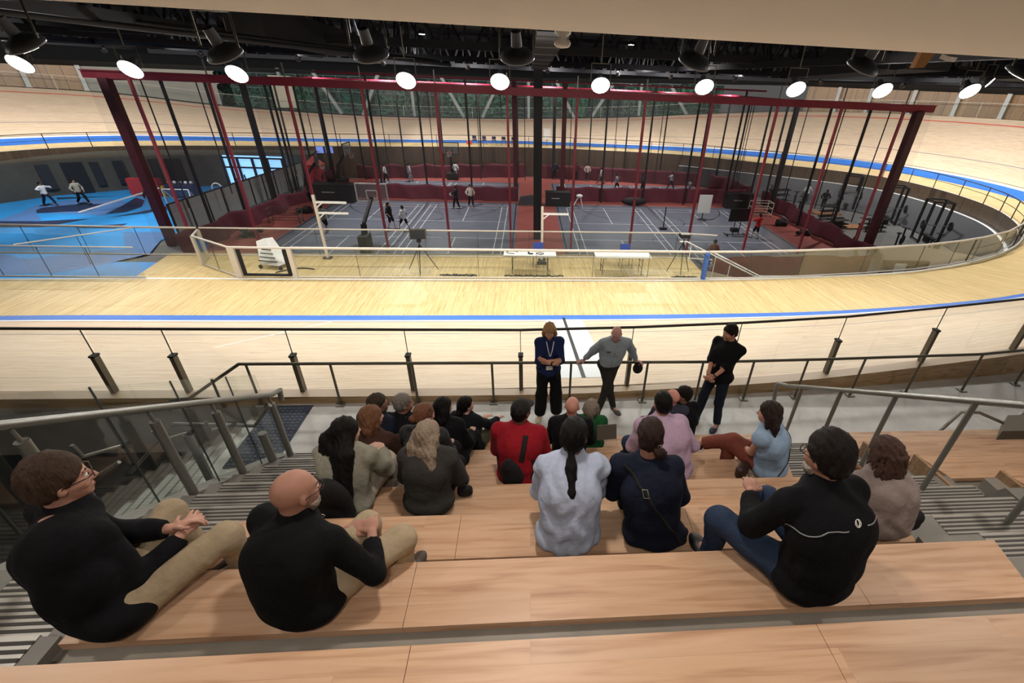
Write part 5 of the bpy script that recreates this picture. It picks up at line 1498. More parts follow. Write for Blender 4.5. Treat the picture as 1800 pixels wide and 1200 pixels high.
# ================================================================ the people
SPK = (1.1, 6.25, 1.55)
def look(head, tgt=SPK):
    d = Vector(tgt) - Vector(head); return math.atan2(d.x, d.y), math.atan2(d.z, math.hypot(d.x, d.y))
def seated(label, k, X, hu, hv, fwd, s_=1.0, yaw=0.0, tgt=SPK, dyaw=0.0, dpitch=0.0, group=None, back=0.22, **kw):
    hip = (X, rowY(k) - back, RISE * k + 0.112 * s_)
    h = ony(hu, hv, hip[1] + fwd); head = (h.x, h.y, h.z - 0.122 * s_)
    hy, hp = look(head, tgt)
    p = Person(label, hip, head, yaw=R(yaw), hyaw=hy + R(dyaw), hpitch=hp * 0.55 + R(dpitch), s_=s_, group=group, **kw)
    p.foot_yaw = (0.0, 0.0)
    return p
def strap(name, pts, w, m, parent, t=0.006):
    """flat band through points; wide direction is across the path, lying on the body"""
    b = MB(); P = [Vector(p) for p in pts]
    c = sum(P, Vector()) / len(P); rowsL = []
    for i, p in enumerate(P):
        d = (P[min(i + 1, len(P) - 1)] - P[max(i - 1, 0)]).normalized()
        nrm = (p - parent_axis).normalized() if parent_axis is not None else Vector((0, -1, 0))
        sd = d.cross(nrm).normalized() * w / 2
        rowsL.append([p - sd, p + sd, p + sd + nrm * t, p - sd + nrm * t, p - sd])
    b.grid(rowsL); return b.build(name, m, parent)
parent_axis = None
def back_pt(p, x, h, off=0.0):
    """point on the clothed back: x metres right of the spine, h metres above the hip"""
    c = Vector(p.hip) + (Vector(p.N) - Vector(p.hip)) * (h / max(0.3, (Vector(p.N) - Vector(p.hip)).length))
    f = Vector(p.f); sl = p.slouch * math.sin(PI * min(1, max(0, h / 0.5)))
    w = 0.125 * p.s * p.g + off
    return c + Vector(p.r) * x - f * (sl + w * math.sqrt(max(0.1, 1 - (x / (0.2 * p.s * p.g)) ** 2)))

SK1, SK2, SK3, SK4 = '#bf917f', '#a67a69', '#7b5846', '#cfa594'
blackc = cloth('#0d0e12'); navyc = cloth('#141a2b'); khaki = cloth('#a3937a'); jeans = cloth('#2a3850'); darkp = cloth('#17181c')
blk = mat('black plastic', '#0b0b0c', rough=0.4); blkfab = mat('black fabric', '#0c0c0e', rough=0.85, noise=0.1, nscale=30, bump=0.3)
hb, hbr, hdk = hair_m('#0d0b0b'), hair_m('#43342a'), hair_m('#1a1513')
shoe_b = mat('black shoe', '#141414', rough=0.5); shoe_w = mat('cream trainer', '#cfc4b0', rough=0.6); shoe_br = mat('brown shoe', '#3b3128', rough=0.5)

# --- left man, black sweater, khakis
p = seated('man in glasses, black sweater and khakis seated at the far left of the near bench', 6, -2.08, 78, 808, 0.2, 1.06, yaw=28, dyaw=8, dpitch=6, girth=1.22, cell=0.0095, tone=SK1,
           hands=[(-0.03, 0.31, 0.13), (0.03, 0.32, 0.12)], elbow=[(-0.5, -0.3, -1), (0.4, -0.4, -1)], feet=[(-0.18, 0.42, -0.40), (0.14, 0.50, -0.40)], knee=[(-0.5, 0.6, 1), (0.2, 0.6, 1)], slouch=0.09,
           hand_dirs=[((0.55, 0.8, 0.1), (0.6, -0.2, -0.8), 0.5), ((-0.4, 0.9, 0.1), (-0.5, -0.1, -0.8), 0.5)])
p.brow = hbr; p.build_body(); p.shirt(blackc, e=0.012, to=0.93, noise=0.007, collar=0.035, name='sweater', seed=3); p.trousers(khaki, wide=0.018, noise=0.006); p.shoes(shoe_br)
p.hair('short', hbr, t=0.012, top=0.012, off=0.016); p.glasses(mat('dark red frame', '#2a1416', rough=0.3))
# --- bald man in black
p = seated('bald bearded man in a black pullover and khakis on the near bench', 6, -1.16, 508, 830, 0.16, 1.04, yaw=21, dyaw=12, dpitch=2, girth=1.2, cell=0.0095, tone=SK2,
           hands=[(0.0, 0.32, 0.08), (0.15, 0.33, 0.10)], elbow=[(-0.5, -0.4, -1), (0.9, -0.2, -0.8)], feet=[(0.0, 0.42, -0.40), (0.22, 0.44, -0.40)], knee=[(0.3, 0.6, 1), (0.5, 0.6, 1)], slouch=0.09)
p.brow = hbr; p.build_body(); p.shirt(cloth('#08090b'), e=0.012, to=0.9, noise=0.006, collar=0.045, name='pullover', seed=4); p.trousers(khaki, wide=0.016, noise=0.006); p.shoes(shoe_br)
p.beard(hair_m('#8a7c70')); p.glasses(blk, r=0.023)
# --- black jacket man at the right
p = seated('man with dark hair and grey beard in a black sports jacket and jeans', 6, 1.57, 1468, 768, 0.17, 1.08, yaw=-12, tgt=(0.3, 6.2, 1.5), dyaw=-8, dpitch=4, girth=1.3, cell=0.0095, tone=SK2,
           hands=[(-0.10, 0.42, 0.16), (0.10, 0.40, 0.10)], elbow=[(-0.7, -0.2, -1), (0.5, -0.4, -1)], feet=[(-0.27, 0.45, -0.40), (0.04, 0.48, -0.40)], knee=[(-0.5, 0.5, 1), (0, 0.6, 1)], slouch=0.09)
p.brow = hdk; p.build_body(); jk = p.shirt(blackc, e=0.014, to=0.93, noise=0.006, collar=0.05, name='jacket', seed=8); p.trousers(jeans, wide=0.014, noise=0.005); p.shoes(shoe_b)
p.hair('short', hair_m('#1c1817'), t=0.014, top=0.014, off=0.014); p.beard(hair_m('#9c968f')); p.glasses(blk)
pip = mat('reflective piping', '#8d9094', rough=0.4)
def on_back(p, pts, r, name, m, off=0.008):
    b = MB(); b.tube([back_pt(p, x, h, off) for x, h in pts], r, 6); return b.build(name, m, p.o)
import bmesh
from mathutils.bvhtree import BVHTree
def snap(obj, pts, lift=0.004, from_dir=None):
    """drop points onto the surface of obj from behind/outside"""
    V = [v.co + worldloc(obj) for v in obj.data.vertices]; Fc = [tuple(f.vertices) for f in obj.data.polygons]
    t = BVHTree.FromPolygons(V, Fc); out = []
    for q in pts:
        q = Vector(q)
        if from_dir is not None:
            d = Vector(from_dir).normalized(); h = t.ray_cast(q - d * 0.8, d)
            if h[0] is not None: out.append(h[0] + h[1] * lift); continue
        h = t.find_nearest(q); out.append(h[0] + h[1] * lift)
    return out
def band_on(p, obj, pts, w, m, name, lift=0.004, d=None, n=24, th=0.005):
    """flat strap lying on a garment: pts are way points, subdivided and snapped"""
    P = [Vector(q) for q in pts]; L = [0]
    for a, c in zip(P, P[1:]): L.append(L[-1] + (c - a).length)
    Q = []
    for i in range(n + 1):
        s_ = L[-1] * i / n; j = max(k for k in range(len(L)) if L[k] <= s_ + 1e-9); j = min(j, len(P) - 2)
        Q.append(P[j].lerp(P[j + 1], (s_ - L[j]) / max(1e-6, L[j + 1] - L[j])))
    S_ = snap(obj, Q, lift, d); V = [v.co + worldloc(obj) for v in obj.data.vertices]
    t = BVHTree.FromPolygons(V, [tuple(f.vertices) for f in obj.data.polygons]); b = MB(); rws = []
    for i, q in enumerate(S_):
        dd = (S_[min(i + 1, n)] - S_[max(0, i - 1)]).normalized(); nn = t.find_nearest(q)[1]; sd = dd.cross(nn).normalized() * w / 2
        rws.append([q - sd, q + sd, q + sd + nn * th, q - sd + nn * th, q - sd])
    b.grid(rws); return b.build(name, m, p.o if isinstance(p, Person) else p)
bd = Vector(p.f)
def bp(p, x, h):
    d = Vector(p.N) - Vector(p.hip); return Vector(p.hip) + d * min(1.1, h / (0.53 * p.s)) + Vector(p.r) * x
band_on(p, jk, [bp(p, -0.25, 0.43), bp(p, -0.15, 0.52), bp(p, -0.06, 0.535)], 0.006, pip, 'piping', d=bd, th=0.002)
band_on(p, jk, [bp(p, 0.06, 0.535), bp(p, 0.16, 0.52), bp(p, 0.22, 0.47)], 0.006, pip, 'piping', d=bd, th=0.002)
# emblem: oval ring with two curved strokes
ring = [bp(p, 0.005 + 0.019 * math.cos(a), 0.555 + 0.013 * math.sin(a)) for a in np.linspace(0, 2 * PI, 19)]
b = MB(); b.tube(snap(jk, ring, 0.002, bd), 0.0018, 6, cap=False)
b.tube(snap(jk, [bp(p, -0.003, 0.566), bp(p, -0.007, 0.555), bp(p, 0.001, 0.544)], 0.002, bd), 0.002, 6); b.tube(snap(jk, [bp(p, 0.013, 0.566), bp(p, 0.015, 0.555), bp(p, 0.006, 0.544)], 0.002, bd), 0.0025, 6)
b.build('emblem', m_white, p.o)
# --- grey shirt, locs
p = seated('person with brown locs in a taupe shirt behind the black jacket', 5, 2.62, 1566, 775, 0.14, 1.0, yaw=-8, dyaw=0, girth=1.25, cell=0.011, tone=SK3, sex='f', slouch=0.07,
           hands=[(-0.1, 0.38, 0.14), (0.1, 0.4, 0.12)])
p.brow = hdk; p.build_body(); p.shirt(cloth('#8b7f7b'), e=0.02, to=0.85, noise=0.01, collar=0.02, seed=9, nf=(20, 20, 14)); p.trousers(darkp); p.shoes(shoe_b)
p.hair('dreads', hair_m('#4a3730'))
# --- pale blue shirt, long ponytail
p = seated('woman with a long black ponytail in a pale blue shirt on the fifth bench', 5, 0.27, 1010, 740, 0.2, 1.04, yaw=2, dpitch=0, girth=1.18, cell=0.0105, tone=SK3, sex='f', slouch=0.08, back=0.25,
           hands=[(-0.06, 0.42, 0.14), (0.06, 0.42, 0.14)], elbow=[(-0.5, -0.4, -1), (0.5, -0.4, -1)])
p.brow = hb; p.build_body(); p.shirt(cloth('#a5b0c8', noise=0.05), e=0.026, to=0.9, noise=0.011, collar=0.035, seed=12, hang=0.0, nf=(20, 20, 14)); p.trousers(darkp); p.shoes(shoe_b)
p.hair('ponytail', hb, L=0.42, out=0.145, h=-0.06)
# --- navy shirt, bun
p = seated('woman in a navy top with a dark bun and crossbody purse', 5, 0.88, 1147, 740, 0.18, 1.03, yaw=6, dyaw=0, girth=1.15, cell=0.0105, tone=SK2, sex='f', slouch=0.08, back=0.25, elbow=[(-0.5, -0.4, -1), (0.5, -0.4, -1)])
p.brow = hdk; p.build_body(); nv = p.shirt(navyc, e=0.022, to=0.9, noise=0.008, collar=0.0, seed=14); p.trousers(darkp); p.shoes(shoe_b)
p.hair('bun', hair_m('#2b1e1a'), x=0.05, h=-0.05)
MB().tube([p.hp(0.03, -0.12, 0.0), p.hp(0.045, -0.135, 0.015), p.hp(0.05, -0.135, -0.03), p.hp(0.035, -0.125, -0.045), p.hp(0.03, -0.12, 0.0)], 0.003, 6).build('hair_clip', m_steel, p.o)
band_on(p, nv, [bp(p, -0.17, 0.55), bp(p, -0.04, 0.46), bp(p, 0.12, 0.16), bp(p, 0.17, 0.03)], 0.022, blkfab, 'purse_strap', d=Vector(p.f))
sq = [bp(p, x, h) for x, h in ((-0.065, 0.475), (-0.03, 0.485), (-0.02, 0.445), (-0.055, 0.435), (-0.065, 0.475))]
b = MB(); b.tube(snap(nv, sq, 0.012, Vector(p.f)), 0.0035, 6); b.build('strap_buckle', m_steel, p.o)
def purse(label, c, w, h, t, m, trim=None, rz=0.0, cat='bag', name='purse'):
    F = Field(0.008); ca, sa = math.cos(rz), math.sin(rz); ax = np.array([(ca, sa, 0), (-sa, ca, 0), (0, 0, 1)]); c = np.array(c)
    for sx in (-1, 1):
        for sz_ in (-1, 1): F.cap(c + ax[0] * sx * (w / 2 - t / 2) + ax[2] * (sz_ * (h / 2 - t / 2)), c + ax[0] * sx * (w / 2 - t / 2) * 0.2 + ax[2] * (sz_ * (h / 2 - t / 2)), t / 2, None, 0.02)
    F.ell(c, ax, (w / 2, t / 2, h / 2), 0.03)
    o = field_obj(name, F, m, None, noise=0.004); tag(o, label, cat)
    if trim is not None:
        b = MB(); b.tube([c + ax[0] * (-w * 0.42) - ax[1] * t * 0.35 + ax[2] * h * 0.1, c - ax[1] * t * 0.52 + ax[2] * h * 0.12, c + ax[0] * (w * 0.42) - ax[1] * t * 0.35 + ax[2] * h * 0.3], 0.004, 6); b.build('zip', trim, o)
    return o
purse('small black crossbody purse with a silver zip resting by the navy top', (1.04, 2.06, 2.09), 0.17, 0.16, 0.07, blkfab, m_steel, rz=0.2)
purse('black fabric bag lying beside the taupe shirt on the bench end', (2.86, 2.14, 2.09), 0.20, 0.18, 0.11, blkfab)
# --- long haired person with backpack
p = seated('person with very long black hair and a sage jacket wearing a backpack', 4, -1.54, 603, 737, 0.13, 1.03, yaw=6, dyaw=5, cell=0.011, tone=SK4, sex='f', girth=1.1, slouch=0.05,
           hands=[(0.0, 0.42, 0.14), (0.12, 0.44, 0.12)], elbow=[(-0.5, -0.4, -1), (0.6, 0, -1)])
p.brow = hb; p.build_body(); p.shirt(cloth('#8b897c'), e=0.026, to=0.92, noise=0.01, seed=17, name='jacket', nf=(20, 20, 14)); p.trousers(cloth('#b5ab9c'), wide=0.05, noise=0.01, name='skirt'); p.shoes(shoe_w)
p.hair('long', hb, L=0.70, out=0.15, wide=1.45)
bk_c = back_pt(p, 0.02, 0.25, 0.13)
F = Field(0.010); axb = np.array([p.r, p.f, p.u])
F.ell(np.array(bk_c), axb, (0.165, 0.09, 0.25), 0.04); F.cap(np.array(bk_c) - p.u * 0.13 - p.r * 0.08, np.array(bk_c) - p.u * 0.13 + p.r * 0.08, 0.075, None, 0.05); F.ell(np.array(bk_c) - p.f * 0.07 - p.u * 0.07, axb, (0.10, 0.045, 0.10), 0.03)
bo = field_obj('backpack', F, blkfab, None, noise=0.004); tag(bo, 'black backpack worn by the long haired person', 'backpack')
MB().tube([Vector(bk_c) - Vector(p.f) * 0.112 + Vector(p.r) * (0.014 * math.cos(a) - 0.02) + Vector((0, 0, 0.014 * math.sin(a) - 0.01)) for a in np.linspace(0, 2 * PI, 13)], 0.003, 6, cap=False).build('badge_ring', m_white, bo)
MB().tube([Vector(bk_c) - Vector(p.f) * 0.11 + Vector(p.r) * 0.08 + Vector((0, 0, z)) for z in (-0.05, -0.09, -0.13)], 0.006, 6).build('key_charm', mat('charm red', '#a34a42'), bo)
# --- charcoal blazer
p = seated('woman with long ash blonde hair in a charcoal blazer on the fourth bench', 4, -0.87, 750, 742, 0.11, 1.0, yaw=6, dyaw=-2, cell=0.011, tone=SK1, sex='f', girth=1.12, slouch=0.04, elbow=[(-0.45, -0.3, -1), (0.45, -0.3, -1)])
p.brow = hbr; p.build_body(); p.shirt(cloth('#343331', noise=0.15, sc=60), e=0.024, to=0.92, noise=0.006, collar=0.02, seed=19, name='blazer', hang=0.02); p.trousers(darkp); p.shoes(shoe_b)
p.hair('long', hair_m('#8f8070'), L=0.36, out=0.01)
purse('small black bag on the fourth bench beside the charcoal blazer', (-0.58, 2.93, 1.67), 0.13, 0.11, 0.06, blkfab)
# --- brown sweater
p = seated('person with ginger brown hair in a dark brown sweater behind the backpack', 3, -1.5, 650, 715, 0.14, 1.0, yaw=22, dyaw=5, cell=0.011, tone=SK1, sex='f', girth=1.05, slouch=0.06, hands=[(0, .4, .16), (0.14, 0.42, 0.16)])
p.brow = hbr; p.build_body(); p.shirt(cloth('#3c2820', noise=0.12, sc=50), e=0.02, to=0.92, seed=21, name='sweater'); p.trousers(jeans); p.shoes(shoe_b); p.hair('bob', hair_m('#6e4b37'), L=0.15)
# --- patterned shirt, bun
p = seated('person with an auburn bun and sunglasses on the head, dark patterned shirt', 3, -1.06, 744, 711, 0.14, 1.0, yaw=10, cell=0.011, tone=SK1, sex='f', girth=1.05, slouch=0.06)
p.brow = hbr; p.build_body()
pm = mat('patterned cloth', '#1c1d20', rough=0.85, noise=0.9, nscale=22); p.shirt(pm, e=0.018, to=0.8, seed=22); p.trousers(darkp); p.shoes(shoe_b); p.hair('bun', hair_m('#6a4634'), x=-0.03, h=0.0)
b = MB(); b.tube([p.hp(x, 0.045 - abs(x) * 0.5, 0.118 - abs(x) * 0.35) for x in (-0.085, -0.05, 0, 0.05, 0.085)], 0.006, 6); b.build('sunglasses', blk, p.o)
# --- navy jacket man, glasses
p = seated('man with short brown hair and glasses in a navy jacket on the second bench', 2, -1.62, 662, 693, 0.2, 1.04, yaw=18, dyaw=12, cell=0.012, tone=SK2, girth=1.15, slouch=0.07)
p.brow = hbr; p.build_body(); p.shirt(cloth('#161c2a'), e=0.018, to=0.92, seed=23, name='jacket', collar=0.045); p.trousers(jeans); p.shoes(shoe_b); p.hair('short', hair_m('#3c332c'), t=0.008); p.glasses(mat('dark red frame', '#2a1416'))
# --- grey hair man
p = seated('grey haired man in a black jacket on the second bench beside the navy jacket', 2, -1.36, 707, 693, 0.2, 1.03, yaw=12, dyaw=10, cell=0.012, tone=SK2, girth=1.15, slouch=0.07)
p.brow = hbr; p.build_body(); p.shirt(blackc, e=0.016, to=0.92, seed=24, name='jacket'); p.trousers(darkp); p.shoes(shoe_b); p.hair('short', hair_m('#77726c'), t=0.006)
# --- long black hair, black jacket
p = seated('woman with straight black hair in a black jacket on the second bench', 2, -0.93, 778, 700, 0.14, 1.0, yaw=10, cell=0.012, tone=SK1, sex='f', girth=1.05, slouch=0.05)
p.brow = hb; p.build_body(); p.shirt(blackc, e=0.02, to=0.92, seed=25, name='jacket'); p.trousers(darkp); p.shoes(shoe_b); p.hair('long', hb, L=0.3)
# --- dark top, olive trousers, lowest bench
p = seated('woman with a dark ponytail, navy top and olive trousers on the lowest bench', 1, -0.80, 818, 698, 0.1, 1.0, yaw=18, cell=0.012, tone=SK4, sex='f', slouch=0.05, hands=[(0.0, 0.4, 0.14), (0.2, 0.5, 0.1)], feet=[(-0.1, 0.5, -0.41), (0.12, 0.62, -0.41)])
p.brow = hb; p.build_body(); nn_ = p.shirt(cloth('#14171d'), e=0.016, to=0.9, seed=26); p.trousers(cloth('#4a4a38'), wide=0.02); p.shoes(shoe_b); p.hair('ponytail', hb, L=0.16, out=0.02, h=0.0)
band_on(p, nn_, [bp(p, 0.17, 0.5), bp(p, 0.05, 0.3), bp(p, -0.12, 0.08)], 0.012, blkfab, 'bag_strap', d=Vector(p.f))
# --- red jacket, black cap
p = seated('person in a red jacket and black cap with a black sling bag', 3, -0.10, 916, 704, 0.16, 1.08, yaw=8, dyaw=10, cell=0.0105, tone=SK3, girth=1.22, slouch=0.07, elbow=[(-0.6, -0.4, -1), (0.6, -0.4, -1)], hands=[(-0.1, .36, .1), (.1, .36, .1)])
p.brow = hb; p.build_body(); rj = p.shirt(cloth('#8a1622'), e=0.022, to=0.93, noise=0.008, seed=27, name='jacket', collar=0.03); p.trousers(darkp); p.shoes(shoe_b); p.hair('short', hb, t=0.004)
band_on(p, rj, [Vector(p.SL) - Vector(p.u) * 0.02 - Vector(p.r) * 0.02, bp(p, -0.2, 0.2), bp(p, -0.15, 0.08)], 0.035, blkfab, 'side_panel', d=Vector(p.f), th=0.002)
band_on(p, rj, [bp(p, 0.16, 0.34), bp(p, 0.17, 0.2), bp(p, 0.14, 0.08)], 0.035, blkfab, 'side_panel', d=Vector(p.f), th=0.002)
F = Field(0.009); q = p.s; F.ell(p.hp(0, -0.012, 0.035), p.hax(), (0.088 * q, 0.108 * q, 0.10 * q), 0.02); F.cut(p.hp(0, 0, 0.02), -p.hu); F.ell(p.hp(0, 0.105, 0.035), p.hax(), (0.066 * q, 0.07 * q, 0.011 * q), 0.015)
co = field_obj('cap', F, blkfab, p.o)
band_on(p, rj, [bp(p, 0.09, 0.60), bp(p, 0.075, 0.48), bp(p, 0.05, 0.34)], 0.05, blkfab, 'sling_strap', d=Vector(p.f))
c0 = back_pt(p, -0.02, 0.25, 0.11); F = Field(0.009); axb = np.array([p.r * 0.94 + p.u * 0.3, p.f, p.u * 0.94 - p.r * 0.3])
F.ell(np.array(c0), axb, (0.10, 0.055, 0.165), 0.03); F.ell(np.array(c0) - p.u * 0.06, axb, (0.105, 0.06, 0.09), 0.03); F.cap(np.array(c0) + axb[2] * 0.1, np.array(c0) + axb[2] * 0.17 + p.r * 0.02, 0.045, 0.025, 0.03)
o = field_obj('sling_bag', F, blkfab, None, noise=0.003); tag(o, 'black sling bag on the back of the red jacket', 'bag')
# --- bald man black shirt
p = seated('bald man in a black collared shirt on the second bench', 2, 0.47, 1007, 698, 0.12, 1.04, yaw=4, cell=0.0115, tone='#c68f7e', girth=1.18, slouch=0.05)
p.brow = hbr; p.build_body(); p.shirt(blackc, e=0.016, to=0.9, seed=29, collar=0.04); p.trousers(darkp); p.shoes(shoe_b)
# --- green top
p = seated('person with tousled grey blonde hair in a green top on the lowest bench', 1, 0.84, 1040, 703, 0.02, 0.98, yaw=5, cell=0.0115, tone=SK4, sex='f', slouch=0.04)
p.brow = hbr; p.build_body(); p.shirt(cloth('#1f5733', noise=0.3, sc=15), e=0.018, to=0.6, seed=30); p.trousers(jeans); p.shoes(shoe_b); p.hair('curly', hair_m('#8a8072'))
# --- pink shirt man
p = seated('man with short black hair in a lilac pink shirt on the third bench', 3, 1.50, 1168, 690, 0.22, 1.1, yaw=-6, tgt=(1.2, 6.3, 1.5), cell=0.0105, tone=SK2, girth=1.18, slouch=0.08, elbow=[(-0.6, -0.3, -1), (0.6, -0.3, -1)], hands=[(-0.16, 0.4, 0.12), (0.22, 0.34, 0.12)], feet=[(-0.26, 0.56, -0.41), (0.15, 0.55, -0.41)], knee=[(-0.7, 0.6, 1), (0.2, 0.6, 1)])
p.brow = hb; p.build_body(); p.shirt(cloth('#b39bb4', noise=0.05), e=0.024, to=0.8, noise=0.009, seed=31, collar=0.045, nf=(20, 20, 14)); p.trousers(jeans); p.shoes(shoe_b); p.hair('short', hb, t=0.004)
# --- man in black turned left, and the one hidden behind
p = seated('dark haired man in a black shirt looking left on the lowest bench', 1, 2.12, 1203, 680, 0.16, 1.05, yaw=-12, tgt=(0.3, 6.2, 1.6), dyaw=-28, cell=0.0115, tone=SK2, girth=1.1, slouch=0.06)
p.brow = hb; p.build_body(); p.shirt(blackc, e=0.016, to=0.9, seed=32); p.trousers(darkp); p.shoes(shoe_b); p.hair('short', hdk, t=0.012)
p = seated('bald man in a slate shirt half hidden behind the pink shirt', 1, 1.84, 1184, 684, 0.05, 1.0, yaw=0, cell=0.012, tone='#cf9286', girth=1.0, slouch=0.05)
p.brow = hb; p.build_body(); p.shirt(cloth('#3a3c4a'), e=0.016, to=0.9, seed=33); p.trousers(darkp); p.shoes(shoe_b)
# --- blue sleeveless woman
p = seated('woman in a sleeveless light blue top and rust trousers, legs crossed', 3, 2.60, 1358, 708, 0.05, 1.03, yaw=-42, tgt=(0.3, 6.2, 1.5), dyaw=-16, cell=0.0095, tone=SK1, sex='f', girth=1.12, slouch=0.05,
           hands=[(0.02, 0.30, 0.05), (0.06, 0.34, 0.08)], elbow=[(-0.5, -0.4, -1), (0.5, -0.4, -1)], feet=[(-0.02, 0.42, -0.36), (-0.12, 0.78, -0.12)], knee=[(0, 0.6, 1), (0, 0.4, 1.4)])
p.brow = hdk; p.foot_pitch = (0, -0.2); p.build_body(); bs_ = p.shirt(cloth('#8ea7c4', noise=0.05), e=0.02, to=0.0, seed=34, collar=0.0, noise=0.008); p.trousers(cloth('#7b4439'), wide=0.025, to=0.82); p.shoes(mat('brown loafer', '#2e1c16', rough=0.4)); p.hair('bob', hair_m('#2f231f'), L=0.20)
b = MB(); b.tube([p.hp(x, 0.03 - abs(x) * 0.3, 0.122 - abs(x) * 0.45) for x in (-0.085, -0.05, 0, 0.05, 0.085)], 0.005, 6); b.build('sunglasses', blk, p.o)
band_on(p, bs_, [bp(p, 0.12, 0.54), bp(p, 0.10, 0.35), bp(p, -0.02, 0.15), bp(p, -0.14, 0.05)], 0.014, mat('brown strap', '#3a2622', rough=0.5), 'bag_strap', d=Vector(p.f))
purse('brown handbag on the lap of the woman in light blue', (2.30, 3.47, 1.29), 0.20, 0.16, 0.09, mat('brown leather', '#3a221d', rough=0.5), m_steel, rz=0.7)

# --- standing speakers
def stand(label, x, y, top, s_, yaw, **kw):
    hip = (x, y, 0.925 * s_); head = (x + kw.pop('hx', 0.0), y + kw.pop('hy', 0.0), top - 0.122 * s_)
    return Person(label, hip, head, yaw=R(yaw), s_=s_, **kw)
# A: blue sweater, arms crossed
p = stand('woman with wavy blonde hair, navy sweater and black wide trousers, arms crossed', 0.30, 6.08, 1.72, 1.0, 176, hyaw=R(184), hpitch=R(-14), cell=0.0085, tone='#c9977c', sex='f', slouch=0.0, girth=1.0, narrow=0.93,
          hands=[(0.06, 0.20, 0.27), (-0.05, 0.245, 0.24)], elbow=[(-0.9, 0.0, -0.8), (0.9, 0.0, -0.8)], feet=[(-0.14, 0.02, -0.84), (0.14, 0.04, -0.84)], knee=[(-0.05, 1, 0), (0.05, 1, 0)],
          hand_dirs=[((0.9, -0.25, 0.2), (0, -1, 0.1), 0.5), ((-0.85, -0.3, 0.3), (0, -1, 0.1), 0.5)])
p.foot_yaw = (-0.3, 0.3); p.brow = hbr; p.build_body(); sw = p.shirt(cloth('#1d2950', noise=0.1, sc=40), e=0.014, to=0.60, seed=40, name='sweater', collar=0.01, noise=0.004); p.trousers(cloth('#101114'), wide=0.05, to=0.97, noise=0.005); p.shoes(shoe_w)
p.hair('curly', hair_m('#a5835c'))
ln = mat('lanyard white', '#c9ced8', rough=0.6)
fd = -Vector(p.f)
band_on(p, sw, [bp(p, -0.055, 0.53), bp(p, -0.03, 0.4), bp(p, -0.005, 0.30)], 0.016, ln, 'lanyard', d=fd, th=0.002); band_on(p, sw, [bp(p, 0.055, 0.53), bp(p, 0.03, 0.4), bp(p, 0.005, 0.30)], 0.016, ln, 'lanyard', d=fd, th=0.002)
b = MB(); c = bp(p, 0.01, 0.12) + Vector(p.f) * 0.165; b.obox(c, (0.10, 0.006, 0.07), rz=R(4)); b.build('id_badge', m_white, p.o)
b = MB(); c2 = bp(p, -0.13, 0.02) + Vector(p.f) * 0.16; b.tube([c2 + Vector((0, 0, 0.17)), c2], 0.003, 6); b.obox(c2 - Vector((0, 0, 0.06)), (0.045, 0.015, 0.12)); b.build('hanging_phone', blk, p.o)
b = MB(); S0, E, H = p.arm[1]; a = E + (H - E) * 0.88; d = unit(H - E); b.lathe(tuple(a), [(0.034, -0.014), (0.037, 0), (0.034, 0.014)], tuple(d), 14); b.build('watch', blk, p.o)
# B: bald, leaning on the railing
p = stand('bald man in a pale grey button shirt leaning back on the railing, legs crossed', 1.28, 6.24, 1.66, 0.99, 180, hx=0.05, hy=-0.12, hyaw=R(196), hpitch=R(-24), cell=0.0085, tone='#c2958a', slouch=-0.01, girth=1.14,
          hands=[(-0.50, -0.17, -0.075), (0.43, -0.17, -0.075)], elbow=[(-0.6, -1, -0.2), (0.6, -1, -0.2)], feet=[(0.14, 0.18, -0.84), (-0.14, 0.10, -0.82)], knee=[(0.2, 1, 0), (-0.1, 1, 0)],
          hand_dirs=[((-0.8, 0.2, -0.15), (0, 0.0, -1), 0.35), ((0.8, 0.2, -0.15), (0, 0.0, -1), 0.35)])
p.hands_done = True
p.foot_yaw = (0.35, -0.5); p.brow = hbr; p.build_body(); sh = p.shirt(cloth('#93a0aa', noise=0.05), e=0.014, to=0.93, seed=41, noise=0.006, collar=0.035, hem=0.03, nf=(22, 22, 12)); p.trousers(cloth('#33322f'), wide=0.008, noise=0.005, belt=0.0); p.shoes(mat('grey boots', '#4a463c', rough=0.6), boots=True)
p.beard(hair_m('#a8897c'))
fd = -Vector(p.f)
b = MB()
b.tube(snap(sh, [bp(p, 0.0, h) for h in (0.47, 0.36, 0.25, 0.14, 0.04)], 0.001, fd), 0.003, 6); b.build('button_placket', cloth('#7d8994'), p.o)
b = MB(); pk = snap(sh, [bp(p, 0.10, 0.36)], 0.004, fd)[0]; b.obox(pk, (0.06, 0.006, 0.012)); b.build('name_tag', blk, p.o)
b = MB(); b.lathe(tuple(Vector(p.hip) + Vector((0, 0, 0.075))), [(0.146, -0.018), (0.150, 0), (0.146, 0.018)], (0, 0, 1), 24)
S0, E, H = p.arm[1]
F = Field(0.009); cc = np.array((0.93 - 0.02, 6.44, 0.66))
# cap held in the hand that is at the right in the picture
Hc = p.arm[0][2]; 
cc = np.array([Hc[0] + 0.05, Hc[1] - 0.04, Hc[2] - 0.13])
F.ell(cc, np.array([(1, 0, 0), (0, 1, 0), (0, 0, 1)]), (0.085, 0.06, 0.10), 0.02); F.ell(cc + np.array((-0.02, -0.02, 0.09)), np.array([(1, 0, 0), (0, 1, 0), (0, 0, 1)]), (0.05, 0.03, 0.05), 0.02)
o = field_obj('cap', F, blkfab, None); tag(o, 'black cap held in the hand of the man leaning on the railing', 'cap')
